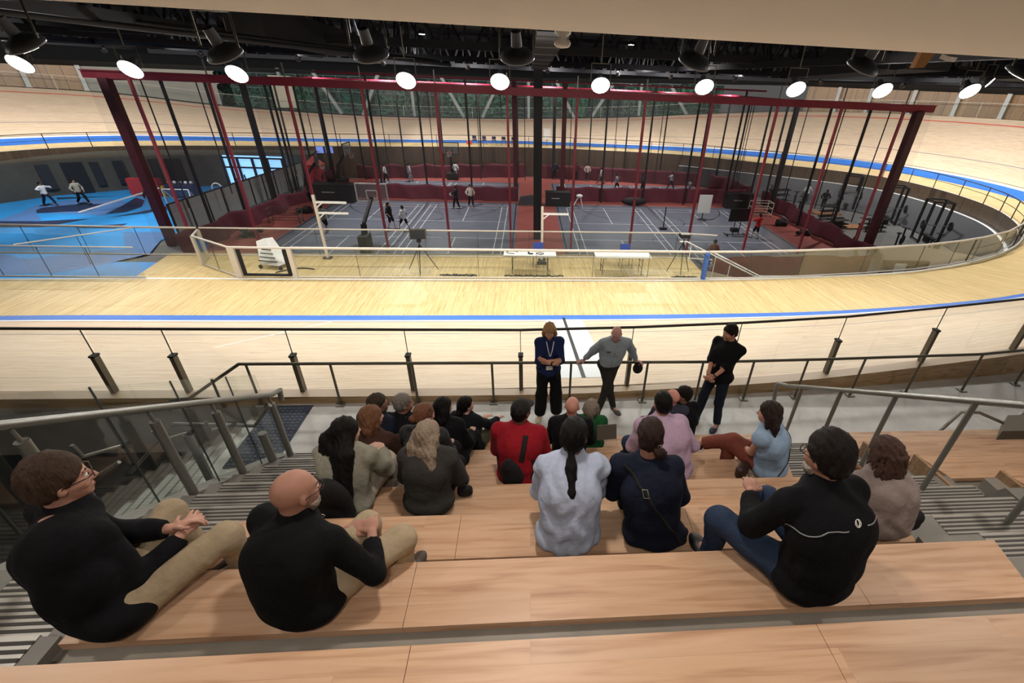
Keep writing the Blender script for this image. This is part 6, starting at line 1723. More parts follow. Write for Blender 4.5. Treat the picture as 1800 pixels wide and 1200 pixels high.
# C: black T-shirt, hands clasped
p = stand('dark haired man in a black top and jeans standing with hands clasped', 2.96, 5.80, 1.80, 1.04, -128, hx=0.05, hy=0.10, hyaw=R(-100), hpitch=R(-8), cell=0.0085, tone='#bf8b74', slouch=-0.03, girth=1.1,
          hands=[(-0.02, 0.27, 0.06), (0.04, 0.27, 0.04)], elbow=[(-1, -0.5, -0.3), (1, -0.5, -0.3)], feet=[(-0.16, 0.0, -0.88), (0.16, 0.10, -0.88)], knee=[(-0.05, 1, 0), (0.05, 1, 0)],
          hand_dirs=[((0.7, 0.5, -0.3), (0.2, -1, 0), 0.5), ((-0.7, 0.5, -0.3), (-0.2, -1, 0), 0.5)])
p.foot_yaw = (-0.2, 0.3); p.brow = hdk; p.build_body(); p.shirt(cloth('#0f1013'), e=0.014, to=0.62, seed=42, noise=0.005, collar=0.01); p.trousers(cloth('#1b2230'), wide=0.008, noise=0.005); p.shoes(mat('navy shoe', '#1d2739', rough=0.6)); p.hair('short', hdk, t=0.010, top=0.01)
b = MB(); S0, E, H = p.arm[0]; a = E + (H - E) * 0.88; b.lathe(tuple(a), [(0.034, -0.012), (0.037, 0), (0.034, 0.012)], tuple(unit(H - E)), 14); b.build('watch', blk, p.o)

# --- small figures on the courts and the turf
def far_person(label, x, y, top, bot, tone=SK2, yaw=0, legs=((-0.1, 0.05, -0.86), (0.1, 0, -0.86)), arms=None, h=1.68, hair='#15110f', z=-4.175, hd=(0, 0), group=None, short=False, skirt=False):
    s_ = h / 1.72; hip = (x, y, z + 0.925 * s_); head = (x + hd[0], y + hd[1], z + h - 0.12)
    f = Person(label, hip, head, yaw=R(yaw), s_=s_, cell=0.028, slouch=0.0, hands=arms or [(-0.28, 0.08, -0.02), (0.28, 0.1, 0.02)], elbow=[(-1, -0.6, 0), (1, -0.6, 0)], feet=legs, knee=[(0, 1, 0.1), (0, 1, 0.1)], tone=tone, group=group)
    f.build_body(face=False, detail=False); f.shirt(cloth(top), e=0.02, to=0.55 if short else 0.9, noise=0.0); f.trousers(cloth(bot), e=0.012, to=0.0 if short else 0.9, noise=0) if not short else None
    if short:
        F = Field(0.028); q = f.s
        F.ell(f.hip, np.array([f.r, f.f, f.u]), (0.19 * q, 0.15 * q, 0.13 * q), 0.05)
        for i in (0, 1): H_, K, A = f.leg[i]; F.cap(H_, H_ + (K - H_) * 0.85, 0.10 * q, 0.09 * q, 0.03)
        field_obj('shorts', F, cloth(bot), f.o)
    f.shoes(shoe_b if bot != '#e0e0e0' else shoe_w); f.hair('short', hair_m(hair), t=0.02); return f
RUN = ((-0.15, 0.35, -0.78), (0.12, -0.35, -0.72)); WALK = ((-0.1, 0.22, -0.84), (0.1, -0.2, -0.82))
AUP = [(-0.35, 0.35, 0.35), (0.35, 0.3, 0.3)]
for a in (
    ('person in a grey shirt and dark shorts standing behind the white pole', -12.9, 30.2, '#6f746c', '#15161b', SK3, 10, WALK, None, 1.75, True),
    ('person in a black shirt and shorts on the front court left of the white top', -9.1, 31.2, '#14151b', '#191a20', SK1, 100, WALK, None, 1.75, True),
    ('person in a white top and black shorts walking on the front court', -8.2, 31.0, '#c9ccd0', '#15161b', SK3, -60, RUN, None, 1.62, True),
    ('person in dark clothes holding a ball by the maroon curtain', -5.6, 37.0, '#20232c', '#171a22', SK2, -70, WALK, [(-0.2, 0.35, 0.2), (0.2, 0.35, 0.2)], 1.72, False),
    ('person in a pale shirt and dark trousers by the maroon curtain', -4.6, 37.9, '#c2b7b0', '#171a22', SK2, 150, WALK, None, 1.68, False),
    ('person in a white shirt on the back court near the left curtain', -13.4, 46.6, '#b6bac0', '#15161b', SK2, 90, WALK, None, 1.6, False),
    ('person in a pale grey outfit standing on the back court', -11.3, 47.2, '#a3a8b0', '#8b8f96', SK3, 60, WALK, None, 1.65, False),
    ('person in white with arms folded under the far basketball hoop', -7.2, 48.9, '#c4c6ca', '#9a9da4', SK2, 30, WALK, None, 1.65, False),
    ('person in navy standing at the far end of the red strip', 2.7, 50.4, '#1b2236', '#171a22', SK2, 180, WALK, None, 1.7, False),
    ('person in a maroon top in the group at the far right court', 4.9, 50.2, '#4a2228', '#171a22', SK3, 180, WALK, None, 1.7, False),
    ('person in a pale top in the group at the far right court', 6.0, 49.9, '#b4a8a2', '#30313a', SK2, 160, WALK, None, 1.68, False),
    ('person in beige running on the far right court', 7.2, 48.2, '#a8a298', '#6b665e', SK2, -60, RUN, None, 1.62, False),
    ('runner in a pale shirt and black shorts near the middle curtain', 8.2, 44.8, '#8d9098', '#15161b', SK3, 100, RUN, AUP, 1.66, True),
    ('player in dark clothes at the net on the back right court', 10.7, 45.0, '#23252b', '#171a22', SK3, 90, WALK, None, 1.72, False),
    ('player in a grey hooded top bending on the back right court', 14.0, 46.8, '#8f929a', '#1c1e26', SK3, -80, RUN, AUP, 1.6, False),
    ('player crouching with a racket behind the middle curtain', 15.0, 44.0, '#6f7178', '#23252b', SK3, -90, WALK, AUP, 1.45, False),
    ('person in a bright red shirt and black shorts on the front right court', 15.6, 30.5, '#c0222e', '#15161b', SK1, -30, WALK, AUP, 1.7, True),
    ('person in a grey outfit seen just behind the far glass barrier', 10.3, 24.4, '#9a6b58', '#6c7168', SK3, 170, WALK, None, 1.7, False)):
    far_person(a[0], a[1], a[2], a[3], a[4], a[5], a[6], a[7], a[8], a[9], short=a[10])
for a in (
    ('person in a white shirt leaning forward on the blue turf', -33.4, 35.4, '#b9bec6', '#16223a', SK3, 100, RUN, AUP, 1.6, False),
    ('person in a beige shirt and black trousers striding on the blue turf', -31.6, 35.9, '#8c8a80', '#101216', SK2, 110, RUN, None, 1.75, False),
    ('person in a black shirt and pale trousers by the small goal', -26.0, 34.6, '#14161b', '#8fa3b8', SK2, -60, WALK, None, 1.72, False),
    ('person in dark clothes in the lower left corner of the blue turf', -31.8, 29.0, '#23252c', '#2a2c33', SK2, 60, RUN, None, 1.7, False)):
    far_person(a[0], a[1], a[2], a[3], a[4], a[5], a[6], a[7], a[8], a[9], short=a[10])

# loose things on the benches
F = Field(0.012); c = np.array((-1.62, 1.93, 2.17)); F.cap(c - (0.12, 0, 0.03), c + (0.12, 0, -0.03), 0.12, None, 0.04); F.cap(c + (-0.1, 0, 0.1), c + (0.1, 0, 0.1), 0.09, None, 0.05); F.cut((c[0], c[1], 2.003), (0, 0, -1))
tag(field_obj('backpack', F, blkfab, None, noise=0.008), 'black bag on the fifth bench between the two men in black', 'bag')
b = MB(); b.obox((1.0, 4.55, 0.93), (0.26, 0.02, 0.2), rz=0.1, rx=-0.35); tag(b.build('folder', mat('folder taupe', '#5d564e', rough=0.6)), 'taupe folder standing on the second bench right of the bald man', 'folder')

# ================================================================ things on the platform
def folding_table(label, x0, x1, y0, y1, z=ZA, h=0.74):
    t = thing('folding_table', label, 'table', ((x0 + x1) / 2, (y0 + y1) / 2, z), 'white folding tables')
    b = MB(); b.box(x0, y0, z + h - 0.045, x1, y1, z + h); b.build('tabletop', m_white, t)
    for x, s_ in ((x0 + 0.3, 1), (x1 - 0.3, -1)):
        for y in (y0 + 0.1, y1 - 0.1):
            b = MB(); b.tube([(x, y, z + h - 0.05), (x, y, z)], 0.014, 8); b.tube([(x, y, z + h * 0.75), (x + s_ * 0.32, (y0 + y1) / 2, z + h - 0.05)], 0.009, 6); b.build('leg', m_steel_d, t)
        b = MB(); b.tube([(x, y0 + 0.1, z + h * 0.35), (x, y1 - 0.1, z + h * 0.35)], 0.01, 6); b.build('cross_bar', m_steel_d, t)
    return t
folding_table('white folding table with cables and small devices on it, the left one', -0.92, 0.98, 16.05, 16.75)
folding_table('empty white folding table, the right one behind the barrier', 2.42, 4.5, 16.05, 16.75)
def chair(label, x, y, rz, z=ZA, colr='#2a4390', grp=None):
    t = thing('stacking_chair', label, 'chair', (x, y, z), grp); c, s_ = math.cos(rz), math.sin(rz)
    L_ = lambda a, b_, h: (x + a * c - b_ * s_, y + a * s_ + b_ * c, z + h)
    m = mat('chair shell ' + colr, colr, rough=0.5)
    b = MB(); b.hexa([L_(-0.22, -0.2, 0.43), L_(0.22, -0.2, 0.43), L_(0.2, 0.2, 0.41), L_(-0.2, 0.2, 0.41), L_(-0.22, -0.2, 0.46), L_(0.22, -0.2, 0.46), L_(0.2, 0.2, 0.44), L_(-0.2, 0.2, 0.44)]); b.build('seat', m, t)
    b = MB(); b.hexa([L_(-0.2, 0.2, 0.55), L_(0.2, 0.2, 0.55), L_(0.2, 0.23, 0.55), L_(-0.2, 0.23, 0.55), L_(-0.2, 0.27, 0.85), L_(0.2, 0.27, 0.85), L_(0.2, 0.3, 0.85), L_(-0.2, 0.3, 0.85)]); b.build('backrest', m, t)
    for a, b_ in ((-0.19, -0.18), (0.19, -0.18), (-0.19, 0.19), (0.19, 0.19)):
        MB().tube([L_(a, b_, 0.44), L_(a * 1.1, b_ * 1.15, 0)], 0.011, 6).build('leg', m_steel_d, t)
    for a in (-0.19, 0.19): MB().tube([L_(a, 0.19, 0.42), L_(a, 0.26, 0.8)], 0.011, 6).build('back_frame', m_steel_d, t)
chair('blue chair behind the left white table', 0.35, 17.0, 0.0)
chair('blue chair behind the right white table', 3.75, 17.0, 0.1)
# things on the left table
zt = ZA + 0.74
tag(MB().tube([(-0.62 + 0.2 * math.cos(a), 16.4 + 0.14 * math.sin(a), zt + 0.012) for a in np.linspace(0, 5.2, 16)], 0.012, 6).build('cable_coil', m_rubber), 'grey cable coil at the left end of the white table', 'cable')
tag(MB().tube([(0.40 + 0.13 * math.cos(a), 16.3 + 0.1 * math.sin(a), zt + 0.015) for a in np.linspace(0, 2 * PI, 17)], 0.012, 6, cap=False).build('cable_coil', m_rubber), 'black cable ring near the middle of the white table', 'cable')
b = MB(); b.obox((-0.02, 16.3, zt + 0.06), (0.06, 0.06, 0.12)); b.obox((0.06, 16.25, zt + 0.015), (0.16, 0.08, 0.03)); tag(b.build('small_device', blk), 'small black device standing on the left white table', 'device')
b = MB(); b.obox((0.45, 15.98, ZA + 0.5), (0.34, 0.04, 0.12), rx=0.3); tag(b.build('laptop_shelf', m_duct), 'grey laptop hanging under the front edge of the left table', 'laptop')
b.build if False else None
# cables on the floor
rc = random.Random(3)
for lb, x0, x1, y in (('tangle of black cables on the floor under the left white table', -0.9, 1.3, 15.95), ('loose cables on the floor beside the camera tripod', -3.2, -1.9, 15.95), ('tangle of cables at the corner by the blue sleeve', 5.4, 6.3, 15.98)):
    pts = []; n = 60
    for i in range(n): pts.append((x0 + (x1 - x0) * (i / n) + 0.12 * math.sin(i * 1.7), y + 0.09 * math.sin(i * 2.3) + rc.uniform(-0.03, 0.03), ZA + 0.015 + 0.012 * (i % 3)))
    tag(MB().tube(pts, 0.010, 5).build('floor_cables', m_rubber), lb, 'cables')
def tripod(name, label, x, y, z, h, head, spread=0.55):
    t = thing(name, label, 'tripod', (x, y, z))
    top = Vector((x, y, z + h))
    for i in range(3):
        a = 2 * PI * i / 3 + 0.5; MB().tube([top, (x + spread * math.cos(a), y + spread * math.sin(a) * 0.6, z)], [0.02, 0.012], 8).build('leg', m_rubber, t)
    MB().tube([top - Vector((0, 0, 0.25)), top + Vector((0, 0, 0.12))], 0.018, 8).build('centre_column', m_rubber, t)
    head(t, top + Vector((0, 0, 0.12)))
    return t
def cam_head(t, p):
    MB().obox(p + Vector((0, 0, 0.02)), (0.14, 0.12, 0.1)).build('pan_head', m_rubber, t)
    MB().obox(p + Vector((0, 0, 0.26)), (0.58, 0.12, 0.36), rz=0.15, rx=-0.25).build('monitor', mat('monitor back', '#4a453c', rough=0.5), t)
    MB().obox(p + Vector((0.0, -0.075, 0.26)), (0.5, 0.01, 0.3), rz=0.15, rx=-0.25).build('panel_frame', m_rubber, t)
tripod('monitor_tripod', 'thin black tripod carrying a tilted screen left of the tables', -3.9, 16.35, ZA, 1.0, cam_head, 0.62)
def box_head(t, p):
    MB().obox(p + Vector((0, 0, 0.12)), (0.36, 0.26, 0.13)).build('camera_box', m_rubber, t); MB().obox(p + Vector((0, 0, 0.195)), (0.34, 0.24, 0.02)).build('box_lid', mat('lid grey', '#a8a39a', rough=0.4), t)
tripod('camera_tripod', 'black tripod with a flat box on top by the barrier corner', 5.75, 16.5, ZA, 1.2, box_head, 0.5)
# white post machines (wall pads): two tall white posts with arms
def pole(label, x, y, h, arms):
    t = thing('net_post', label, 'post', (x, y, ZA), None)
    MB().bar((x, y, ZA), (x, y, ZA + h), 0.09, 0.09).build('upright', m_brail, t); MB().obox((x, y, ZA + 0.02), (0.3, 0.24, 0.04)).build('base_plate', m_steel_d, t)
    for dz, w in arms:
        MB().bar((x, y, ZA + dz), (x + w, y, ZA + dz), 0.06, 0.07).build('arm', m_white, t)
        MB().bar((x, y, ZA + dz - 0.22), (x + 0.24, y, ZA + dz - 0.03), 0.04).build('gusset', m_white, t)
pole('tall white post with two arms behind the gate', -7.7, 17.6, 2.35, ((2.1, 1.1), (1.72, 1.1)))
pole('tall white post with one arm behind the left white table', 0.5, 17.7, 2.1, ((1.83, 1.0),))
# white machine by the gate
t = thing('rolling_start_gate', 'white starting machine on small wheels behind the gate', 'machine', (-9.2, 16.8, ZA))
b = MB(); b.hexa([(-9.6, 16.5, ZA + 0.15), (-8.9, 16.3, ZA + 0.15), (-8.7, 16.8, ZA + 0.15), (-9.4, 17.0, ZA + 0.15), (-9.75, 16.9, ZA + 0.85), (-9.35, 16.8, ZA + 0.95), (-9.25, 17.1, ZA + 0.95), (-9.65, 17.25, ZA + 0.85)]); b.build('body', m_white, t)
b = MB()
for i in range(4): b.bar((-9.6 + 0.06 * i, 16.45 + 0.02 * i, ZA + 0.3 + 0.13 * i), (-8.9 - 0.06 * i, 16.3 + 0.05 * i, ZA + 0.3 + 0.13 * i), 0.03)
b.build('frame_bars', m_duct, t)
for x, y in ((-9.6, 16.45), (-8.85, 16.3), (-8.7, 16.85), (-9.4, 17.05)): MB().cyl((x, y - 0.02, ZA + 0.07), (x, y + 0.02, ZA + 0.07), 0.07, n=12).build('wheel', m_rubber, t)
tag(MB().tube([(-8.9 + 0.09 * i, 16.0 + 0.03 * i + 0.25 * math.sin(i * 0.25), ZA + 0.03) for i in range(14)], 0.02, 6).build('hose', m_duct), 'grey hose lying on the boards inside the gate', 'hose')

# ================================================================ court equipment
def hoop(label, x, y, face, s_=1.0, z=-4.19, zb=2.75, white=True, ext=1.1, base=(1.0, 1.5, 0.6)):
    """portable hoop: padded base, leaning mast, clear board, ring"""
    t = thing('basketball_hoop', label, 'basketball hoop', (x, y, z)); f = Vector((math.sin(face), math.cos(face), 0)); r = Vector((f.y, -f.x, 0)); p = Vector((x, y, z))
    b = MB(); b.obox(p + Vector((0, 0, base[2] / 2)), base, rz=-face); b.build('padded_base', m_rubber, t)
    top = p + f * ext + Vector((0, 0, zb + 0.1)); b = MB(); b.bar(p + Vector((0, 0, 0.5)), p + f * 0.25 + Vector((0, 0, zb * 0.65)), 0.24, 0.3); b.bar(p + f * 0.25 + Vector((0, 0, zb * 0.65)), top, 0.14, 0.18); b.build('mast', m_rubber, t)
    bc = p + f * (ext + 0.15) + Vector((0, 0, zb + 0.35)); wm = m_white if white else m_duct
    b = MB(); b.sheet([bc - r * 0.88 - Vector((0, 0, 0.5)), bc + r * 0.88 - Vector((0, 0, 0.5)), bc + r * 0.88 + Vector((0, 0, 0.5)), bc - r * 0.88 + Vector((0, 0, 0.5))], 0.02); b.build('backboard', see_through('board acrylic', (0.85, 0.88, 0.9), 0.12, gloss=0.05), t)
    b = MB()
    for w, h0, h1, th in ((0.88, -0.5, 0.5, 0.06), (0.3, -0.35, 0.12, 0.045)):
        c4 = [bc - r * w + Vector((0, 0, h0)), bc + r * w + Vector((0, 0, h0)), bc + r * w + Vector((0, 0, h1)), bc - r * w + Vector((0, 0, h1))]
        for i in range(4): b.bar(c4[i], c4[(i + 1) % 4], th)
    b.build('board_frame', wm, t)
    rc_ = bc + f * 0.3 - Vector((0, 0, 0.32)); b = MB(); b.tube([rc_ + r * 0.23 * math.cos(a) + f * 0.23 * math.sin(a) for a in np.linspace(0, 2 * PI, 19)], 0.014, 6, cap=False); b.bar(rc_ - f * 0.23, bc - Vector((0, 0, 0.32)), 0.06); b.build('ring', mat('hoop orange', '#c0492a', rough=0.5), t)
    b = MB()
    for i in range(10):
        a = 2 * PI * i / 10; b.tube([rc_ + r * 0.22 * math.cos(a) + f * 0.22 * math.sin(a), rc_ + r * 0.12 * math.cos(a + 0.4) + f * 0.12 * math.sin(a + 0.4) - Vector((0, 0, 0.4))], 0.006, 4)
    b.build('hoop_net', m_white, t)
hoop('large basketball hoop with white edged clear board on the front left court', -9.25, 26.3, 0.0, zb=2.5, ext=2.4, base=(0.5, 0.9, 1.1))
hoop('basketball hoop with a dark board against the left court side', -17.6, 39.2, 1.3, zb=2.6, white=False)
hoop('basketball hoop standing behind the crumpled curtain', -17.0, 44.6, 1.6, zb=2.7, white=False)
hoop('basketball hoop at the far end of the left back court', -7.6, 49.3, PI - 0.05, zb=2.6, white=False)
def bin_box(label, x, y, w, h, d, z=-4.19, txt=True, rz=0.0):
    t = thing('storage_bin', label, 'bin', (x, y, z), None)
    MB().obox((x, y, z + h / 2), (w, d, h), rz=rz).build('body', mat('bin charcoal', '#15171b', rough=0.6), t)
    MB().obox((x, y, z + h + 0.03), (w * 1.04, d * 1.06, 0.06), rz=rz).build('lid', m_rubber, t)
    if txt: MB().obox((x - w * 0.1, y - d / 2 - 0.012, z + h * 0.62), (w * 0.32, 0.012, 0.06), rz=rz).build('lettering', mat('pale lettering', '#9aa0a4'), t)
bin_box('wide black ball bin with pale lettering on the left court', -15.2, 38.6, 3.0, 1.3, 0.9)
bin_box('black ball bin with pale lettering just right of the red strip', 2.35, 39.0, 2.0, 1.05, 0.8)
bin_box('black ball bin with pale lettering at the right end of the curtain', 18.0, 39.6, 2.4, 1.15, 0.9)
b = MB(); b.hexa([(-0.9, 38.7, -4.19), (1.0, 38.9, -4.19), (1.0, 39.5, -4.19), (-0.9, 39.3, -4.19), (-0.7, 38.8, -3.55), (0.8, 39.0, -3.4), (0.8, 39.4, -3.4), (-0.7, 39.2, -3.55)]); tag(b.build('equipment_case', mat('case slate', '#33373d', rough=0.5)), 'slate equipment case standing on the red strip', 'case')
b = MB(); b.sphere((8.9, 39.6, -3.85), 0.5, 10, 8, (2.2, 0.5, 0.7)); tag(b.build('ball_bag', m_rubber), 'big black ball bag against the maroon curtain of the right court', 'bag')
# white helmet like machine by the bin
b = MB(); b.sphere((4.1, 38.6, -3.3), 0.18, 12, 8, (1.5, 1, 0.8)); b.tube([(3.6, 38.6, -4.19), (3.9, 38.6, -3.6), (4.1, 38.6, -3.35)], 0.04, 6); b.tube([(4.4, 38.7, -4.19), (4.2, 38.6, -3.4)], 0.04, 6); tag(b.build('ball_machine', m_white), 'small white ball throwing machine beside the black bin', 'machine')
tag(MB().sphere((-11.0, 37.4, -4.05), 0.12, 14, 10).build('basketball', mat('ball orange', '#b3442c', rough=0.6)), 'orange basketball rolling on the front left court', 'ball')
tag(MB().sphere((-5.95, 36.9, -3.05), 0.11, 12, 8).build('volleyball', m_white), 'white ball held by the person in dark clothes', 'ball')
# whiteboard, screen cart
t = thing('whiteboard', 'white notice board on a single black stand, front right court', 'board', (13.4, 35.2, -4.18))
MB().obox((13.4, 35.2, -2.95), (1.0, 0.05, 1.35)).build('panel', m_white, t); MB().bar((13.4, 35.25, -4.1), (13.4, 35.25, -2.6), 0.06).build('pole', m_rubber, t); MB().lathe((13.4, 35.25, -4.17), [(0.35, 0), (0.33, 0.05), (0.05, 0.08)], n=18).build('base', m_rubber, t)
t = thing('screen_cart', 'large black screen on a wheeled stand on the front right court', 'screen', (14.5, 31.2, -4.18))
MB().obox((14.5, 31.2, -2.75), (1.5, 0.1, 0.85), rz=0.1).build('screen', blk, t)
for x in (14.3, 14.7): MB().bar((x, 31.25, -4.1), (x, 31.25, -2.5), 0.05).build('pole', m_rubber, t)
MB().obox((14.3, 31.1, -3.75), (0.5, 0.4, 0.25)).build('shelf_bag', m_rubber, t)
for x in (13.8, 15.2):
    MB().bar((x, 30.9, -4.1), (x, 31.6, -4.1), 0.05).build('foot', m_rubber, t)
    MB().cyl((x, 30.9, -4.1), (x + 0.04, 30.9, -4.1), 0.07, n=12).build('wheel', m_rubber, t)
MB().bar((13.8, 31.25, -4.1), (15.2, 31.25, -4.1), 0.05).build('base_bar', m_rubber, t)
def cart(label, x, y, w, d, h, m, z=-4.19, n=3):
    t = thing('ball_cart', label, 'cart', (x, y, z)); b = MB()
    for sx in (-1, 1):
        for sy in (-1, 1): b.bar((x + sx * w / 2, y + sy * d / 2, z + 0.1), (x + sx * w / 2, y + sy * d / 2, z + h), 0.04)
    for i in range(n):
        zz = z + 0.2 + (h - 0.22) * i / (n - 1)
        for sy in (-1, 1): b.bar((x - w / 2, y + sy * d / 2, zz), (x + w / 2, y + sy * d / 2, zz), 0.035)
        for sx in (-1, 1): b.bar((x + sx * w / 2, y - d / 2, zz), (x + sx * w / 2, y + d / 2, zz), 0.035)
    b.build('frame', m, t)
    for sx in (-1, 1):
        for sy in (-1, 1): MB().cyl((x + sx * w / 2 - 0.02, y + sy * d / 2, z + 0.05), (x + sx * w / 2 + 0.02, y + sy * d / 2, z + 0.05), 0.05, n=10).build('wheel', m_rubber, t)
cart('low metal ball cart beside the left maroon curtain', -16.4, 32.6, 2.0, 0.6, 0.9, m_steel)
cart('pale metal cart by the right maroon curtain', 18.9, 37.2, 1.6, 0.9, 1.1, m_brail)
for lb, c, r_, sc_ in (('heap of black bags by the left maroon curtain', (-16.3, 34.9, -3.9), 0.5, (1.6, 0.8, 0.8)), ('pile of dark clothes and bags at the near left court corner', (-16.9, 29.3, -3.95), 0.5, (1.6, 1.2, 0.7)), ('black bag heap near the right curtain', (19.2, 34.2, -3.95), 0.45, (1.1, 1.0, 0.9)), ('dark bag on the red surround near the right corner', (19.6, 31.6, -3.98), 0.4, (1.6, 0.9, 0.6))):
    F = Field(0.04); cc = np.array(c); r3 = _rng(int(abs(c[0]) * 10))
    for i in range(7): F.ell(cc + np.array([r3.uniform(-1, 1) * r_ * sc_[0] * 0.7, r3.uniform(-1, 1) * r_ * sc_[1] * 0.6, r3.uniform(-0.4, 0.3) * r_ * sc_[2]]), np.eye(3), (r_ * 0.5, r_ * 0.4, r_ * 0.35 * sc_[2] + 0.05), 0.06)
    F.cut((cc[0], cc[1], -4.185), (0, 0, -1)); tag(field_obj('bag_heap', F, blkfab, None, noise=0.02), lb, 'bags')
# badminton post
t = thing('badminton_post', 'thin dark net post on the front right court', 'post', (9.6, 32.4, -4.18)); MB().bar((9.6, 32.4, -4.18), (9.6, 32.4, -2.6), 0.06).build('upright', m_rubber, t); MB().obox((9.6, 32.4, -4.1), (0.5, 0.3, 0.14)).build('weight', m_rubber, t)
# blue things at the right behind the curtain
b = MB(); b.obox((14.9, 23.3, -4.0), (2.2, 0.8, 0.36)); tag(b.build('crash_mat', mat('crash mat blue', '#2c4e9a', rough=0.6)), 'blue mat lying right of the front right court', 'mat')
b = MB()
for i in range(14): b.tube([(11.6 + 0.17 * i, 23.6, -4.1), (11.7 + 0.17 * i, 23.9 + 0.1 * (i % 3), -3.6), (11.8 + 0.17 * i, 23.5, -4.0)], 0.03, 5)
tag(b.build('chair_stack', m_duct), 'tangle of folded grey chairs behind the red brown curtain', 'chairs')
# red ice-cream like kiosk and posters at the left back
t = thing('red_kiosk', 'red tent like kiosk in front of the lit windows', 'kiosk', (-18.9, 44.5, -4.2))
b = MB(); b.box(-19.0, 43.4, -4.2, -17.9, 44.3, -2.3); b.mat(1); b.add([(-19.1, 43.3, -2.3), (-17.8, 43.3, -2.3), (-17.8, 44.4, -2.3), (-19.1, 44.4, -2.3), (-18.45, 43.85, -1.6)], [(0, 1, 4), (1, 2, 4), (2, 3, 4), (3, 0, 4)]); b.build('booth', [mat('kiosk red', '#8e2430', rough=0.6), mat('kiosk canopy', '#c4575a', rough=0.6)], t)
# wall screens
for i, dx in enumerate((0, 1.05)):
    p = ony(562 + 17 * i, 263, 47.6)
    b = MB(); b.obox(p, (0.72, 0.06, 0.62)); b.mat(1); b.obox(p - Vector((0, 0.04, 0)), (0.66, 0.01, 0.56)); tag(b.build('wall_screen', [m_rubber, mat('screen glow', '#5f7ac0', emit='#7a90e0', estr=1.1)]), 'small lit blue screen on the dark boards, %s one' % ('left' if i == 0 else 'right'), 'screen')
# lit glass wall at the left end under the far banking
t_ = []
lo = onz(425, 333, -4.2); 
t = struct(MB().build('window_21', fm_) if False else MB().box(-25.6, 43.05, -1.9, -20.6, 43.12, -1.84).build('window_21', fm_))
f = MB(); pn = MB(); wx = [-25.5, -24.3, -23.1, -21.9, -20.7]
for x in wx: f.bar((x, 43.1, -4.2), (x, 43.1, -1.8), 0.16)
for z in (-4.1, -2.6, -1.85): f.bar((wx[0], 43.1, z), (wx[-1], 43.1, z), 0.12)
f.build('window_frame', m_rubber, t)
pn.box(wx[0], 43.3, -4.1, wx[-1], 43.32, -1.7); pn.build('pane', mat('lit window', '#86b8e8', emit='#86bdf4', estr=1.7), t)
# dark wall details on the left under the banking
def wall_panel(name, label, u0, v0, u1, v1, m, cat='panel', dist=0.35):
    """upright panel standing just in front of the dark wall, found from where its foot meets the turf"""
    p0 = onz(u0, v1, -4.18); p1 = onz(u1, v1, -4.18)
    return p0, p1
lw = [('door', 'dark double door in the left wall', 120, 160, 320, '#14161b'), ('dark_poster', 'tall dark poster panel on the left wall', 84, 108, 338, '#22252c'), ('dark_poster', 'dark poster beside the left wall doors', 172, 188, 322, '#1d2026'), ('dark_poster', 'narrow dark poster left of the red post', 215, 235, 328, '#1b1e24'), ('dark_poster', 'dark doorway panel right of the big red post', 300, 330, 318, '#14161c'), ('dark_poster', 'dark doorway panel close behind the big red post', 275, 290, 318, '#14161c')]
for nm, lb, u0, u1, v, c in lw:
    def hit(u):
        best = None
        p = onz(u, v, -4.18); d = Vector((p.x, p.y)).normalized()
        for a_, c2 in zip(IW, IW[1:]):
            ex, ey = c2[0] - a_[0], c2[1] - a_[1]; det = d.x * (-ey) + ex * d.y
            if abs(det) < 1e-9: continue
            t1 = (a_[0] * (-ey) + ex * a_[1]) / det; s1 = (d.x * a_[1] - d.y * a_[0]) / det
            if t1 > 25 and 0 <= s1 <= 1: best = (t1 * d.x, t1 * d.y)
        return best
    a, c_ = hit(u0), hit(u1)
    if a is None or c_ is None: continue
    a = Vector((a[0], a[1], 0)); c_ = Vector((c_[0], c_[1], 0)); dd = (c_ - a); nn2 = Vector((dd.y, -dd.x, 0)).normalized() * 0.12
    z0, z1 = (-4.2, -1.95) if nm == 'door' or 'doorway' in lb else (-3.7, -2.0)
    b = MB(); b.sheet([a + nn2 + Vector((0, 0, z0)), c_ + nn2 + Vector((0, 0, z0)), c_ + nn2 + Vector((0, 0, z1)), a + nn2 + Vector((0, 0, z1))], 0.08)
    o = b.build('wall_poster' if nm != 'door' else 'double_door', mat('panel ' + c, c, rough=0.5)); tag(o, lb, 'door' if nm == 'door' else 'poster')
# things on the blue turf
b = MB(); x, y = -30.5, 38.9
b.box(x, y, -4.18, x + 2.2, y + 0.5, -2.9); tag(b.build('foam_block', mat('foam red', '#a82f34', rough=0.7)), 'big red foam block by the left wall', 'block')
for i in range(2): tag(MB().box(x + 2.3 + 0.28 * i, y, -4.18, x + 2.5 + 0.28 * i, y + 0.3, -3.4).build('foam_pillar', mat('foam yellow', '#c9a23a', rough=0.7)), 'small yellow foam pillar beside the red block, %s' % ('left one' if i == 0 else 'right one'), 'pillar')
b = MB(); b.box(-27.6, 38.5, -4.05, -25.6, 39.2, -3.2); o = b.build('ball_rack', mat('rack navy', '#1c2548', rough=0.6)); tag(o, 'navy ball rack by the left wall', 'rack')
for i in range(5): tag(MB().sphere((-27.4 + 0.4 * i, 38.85, -3.08), 0.12, 10, 8).build('ball', mat(('ball pale', 'ball white')[i % 2], ('#a9b4c8', '#d7dade')[i % 2])), 'ball on the navy ball rack, %s' % ordw[i], 'ball')
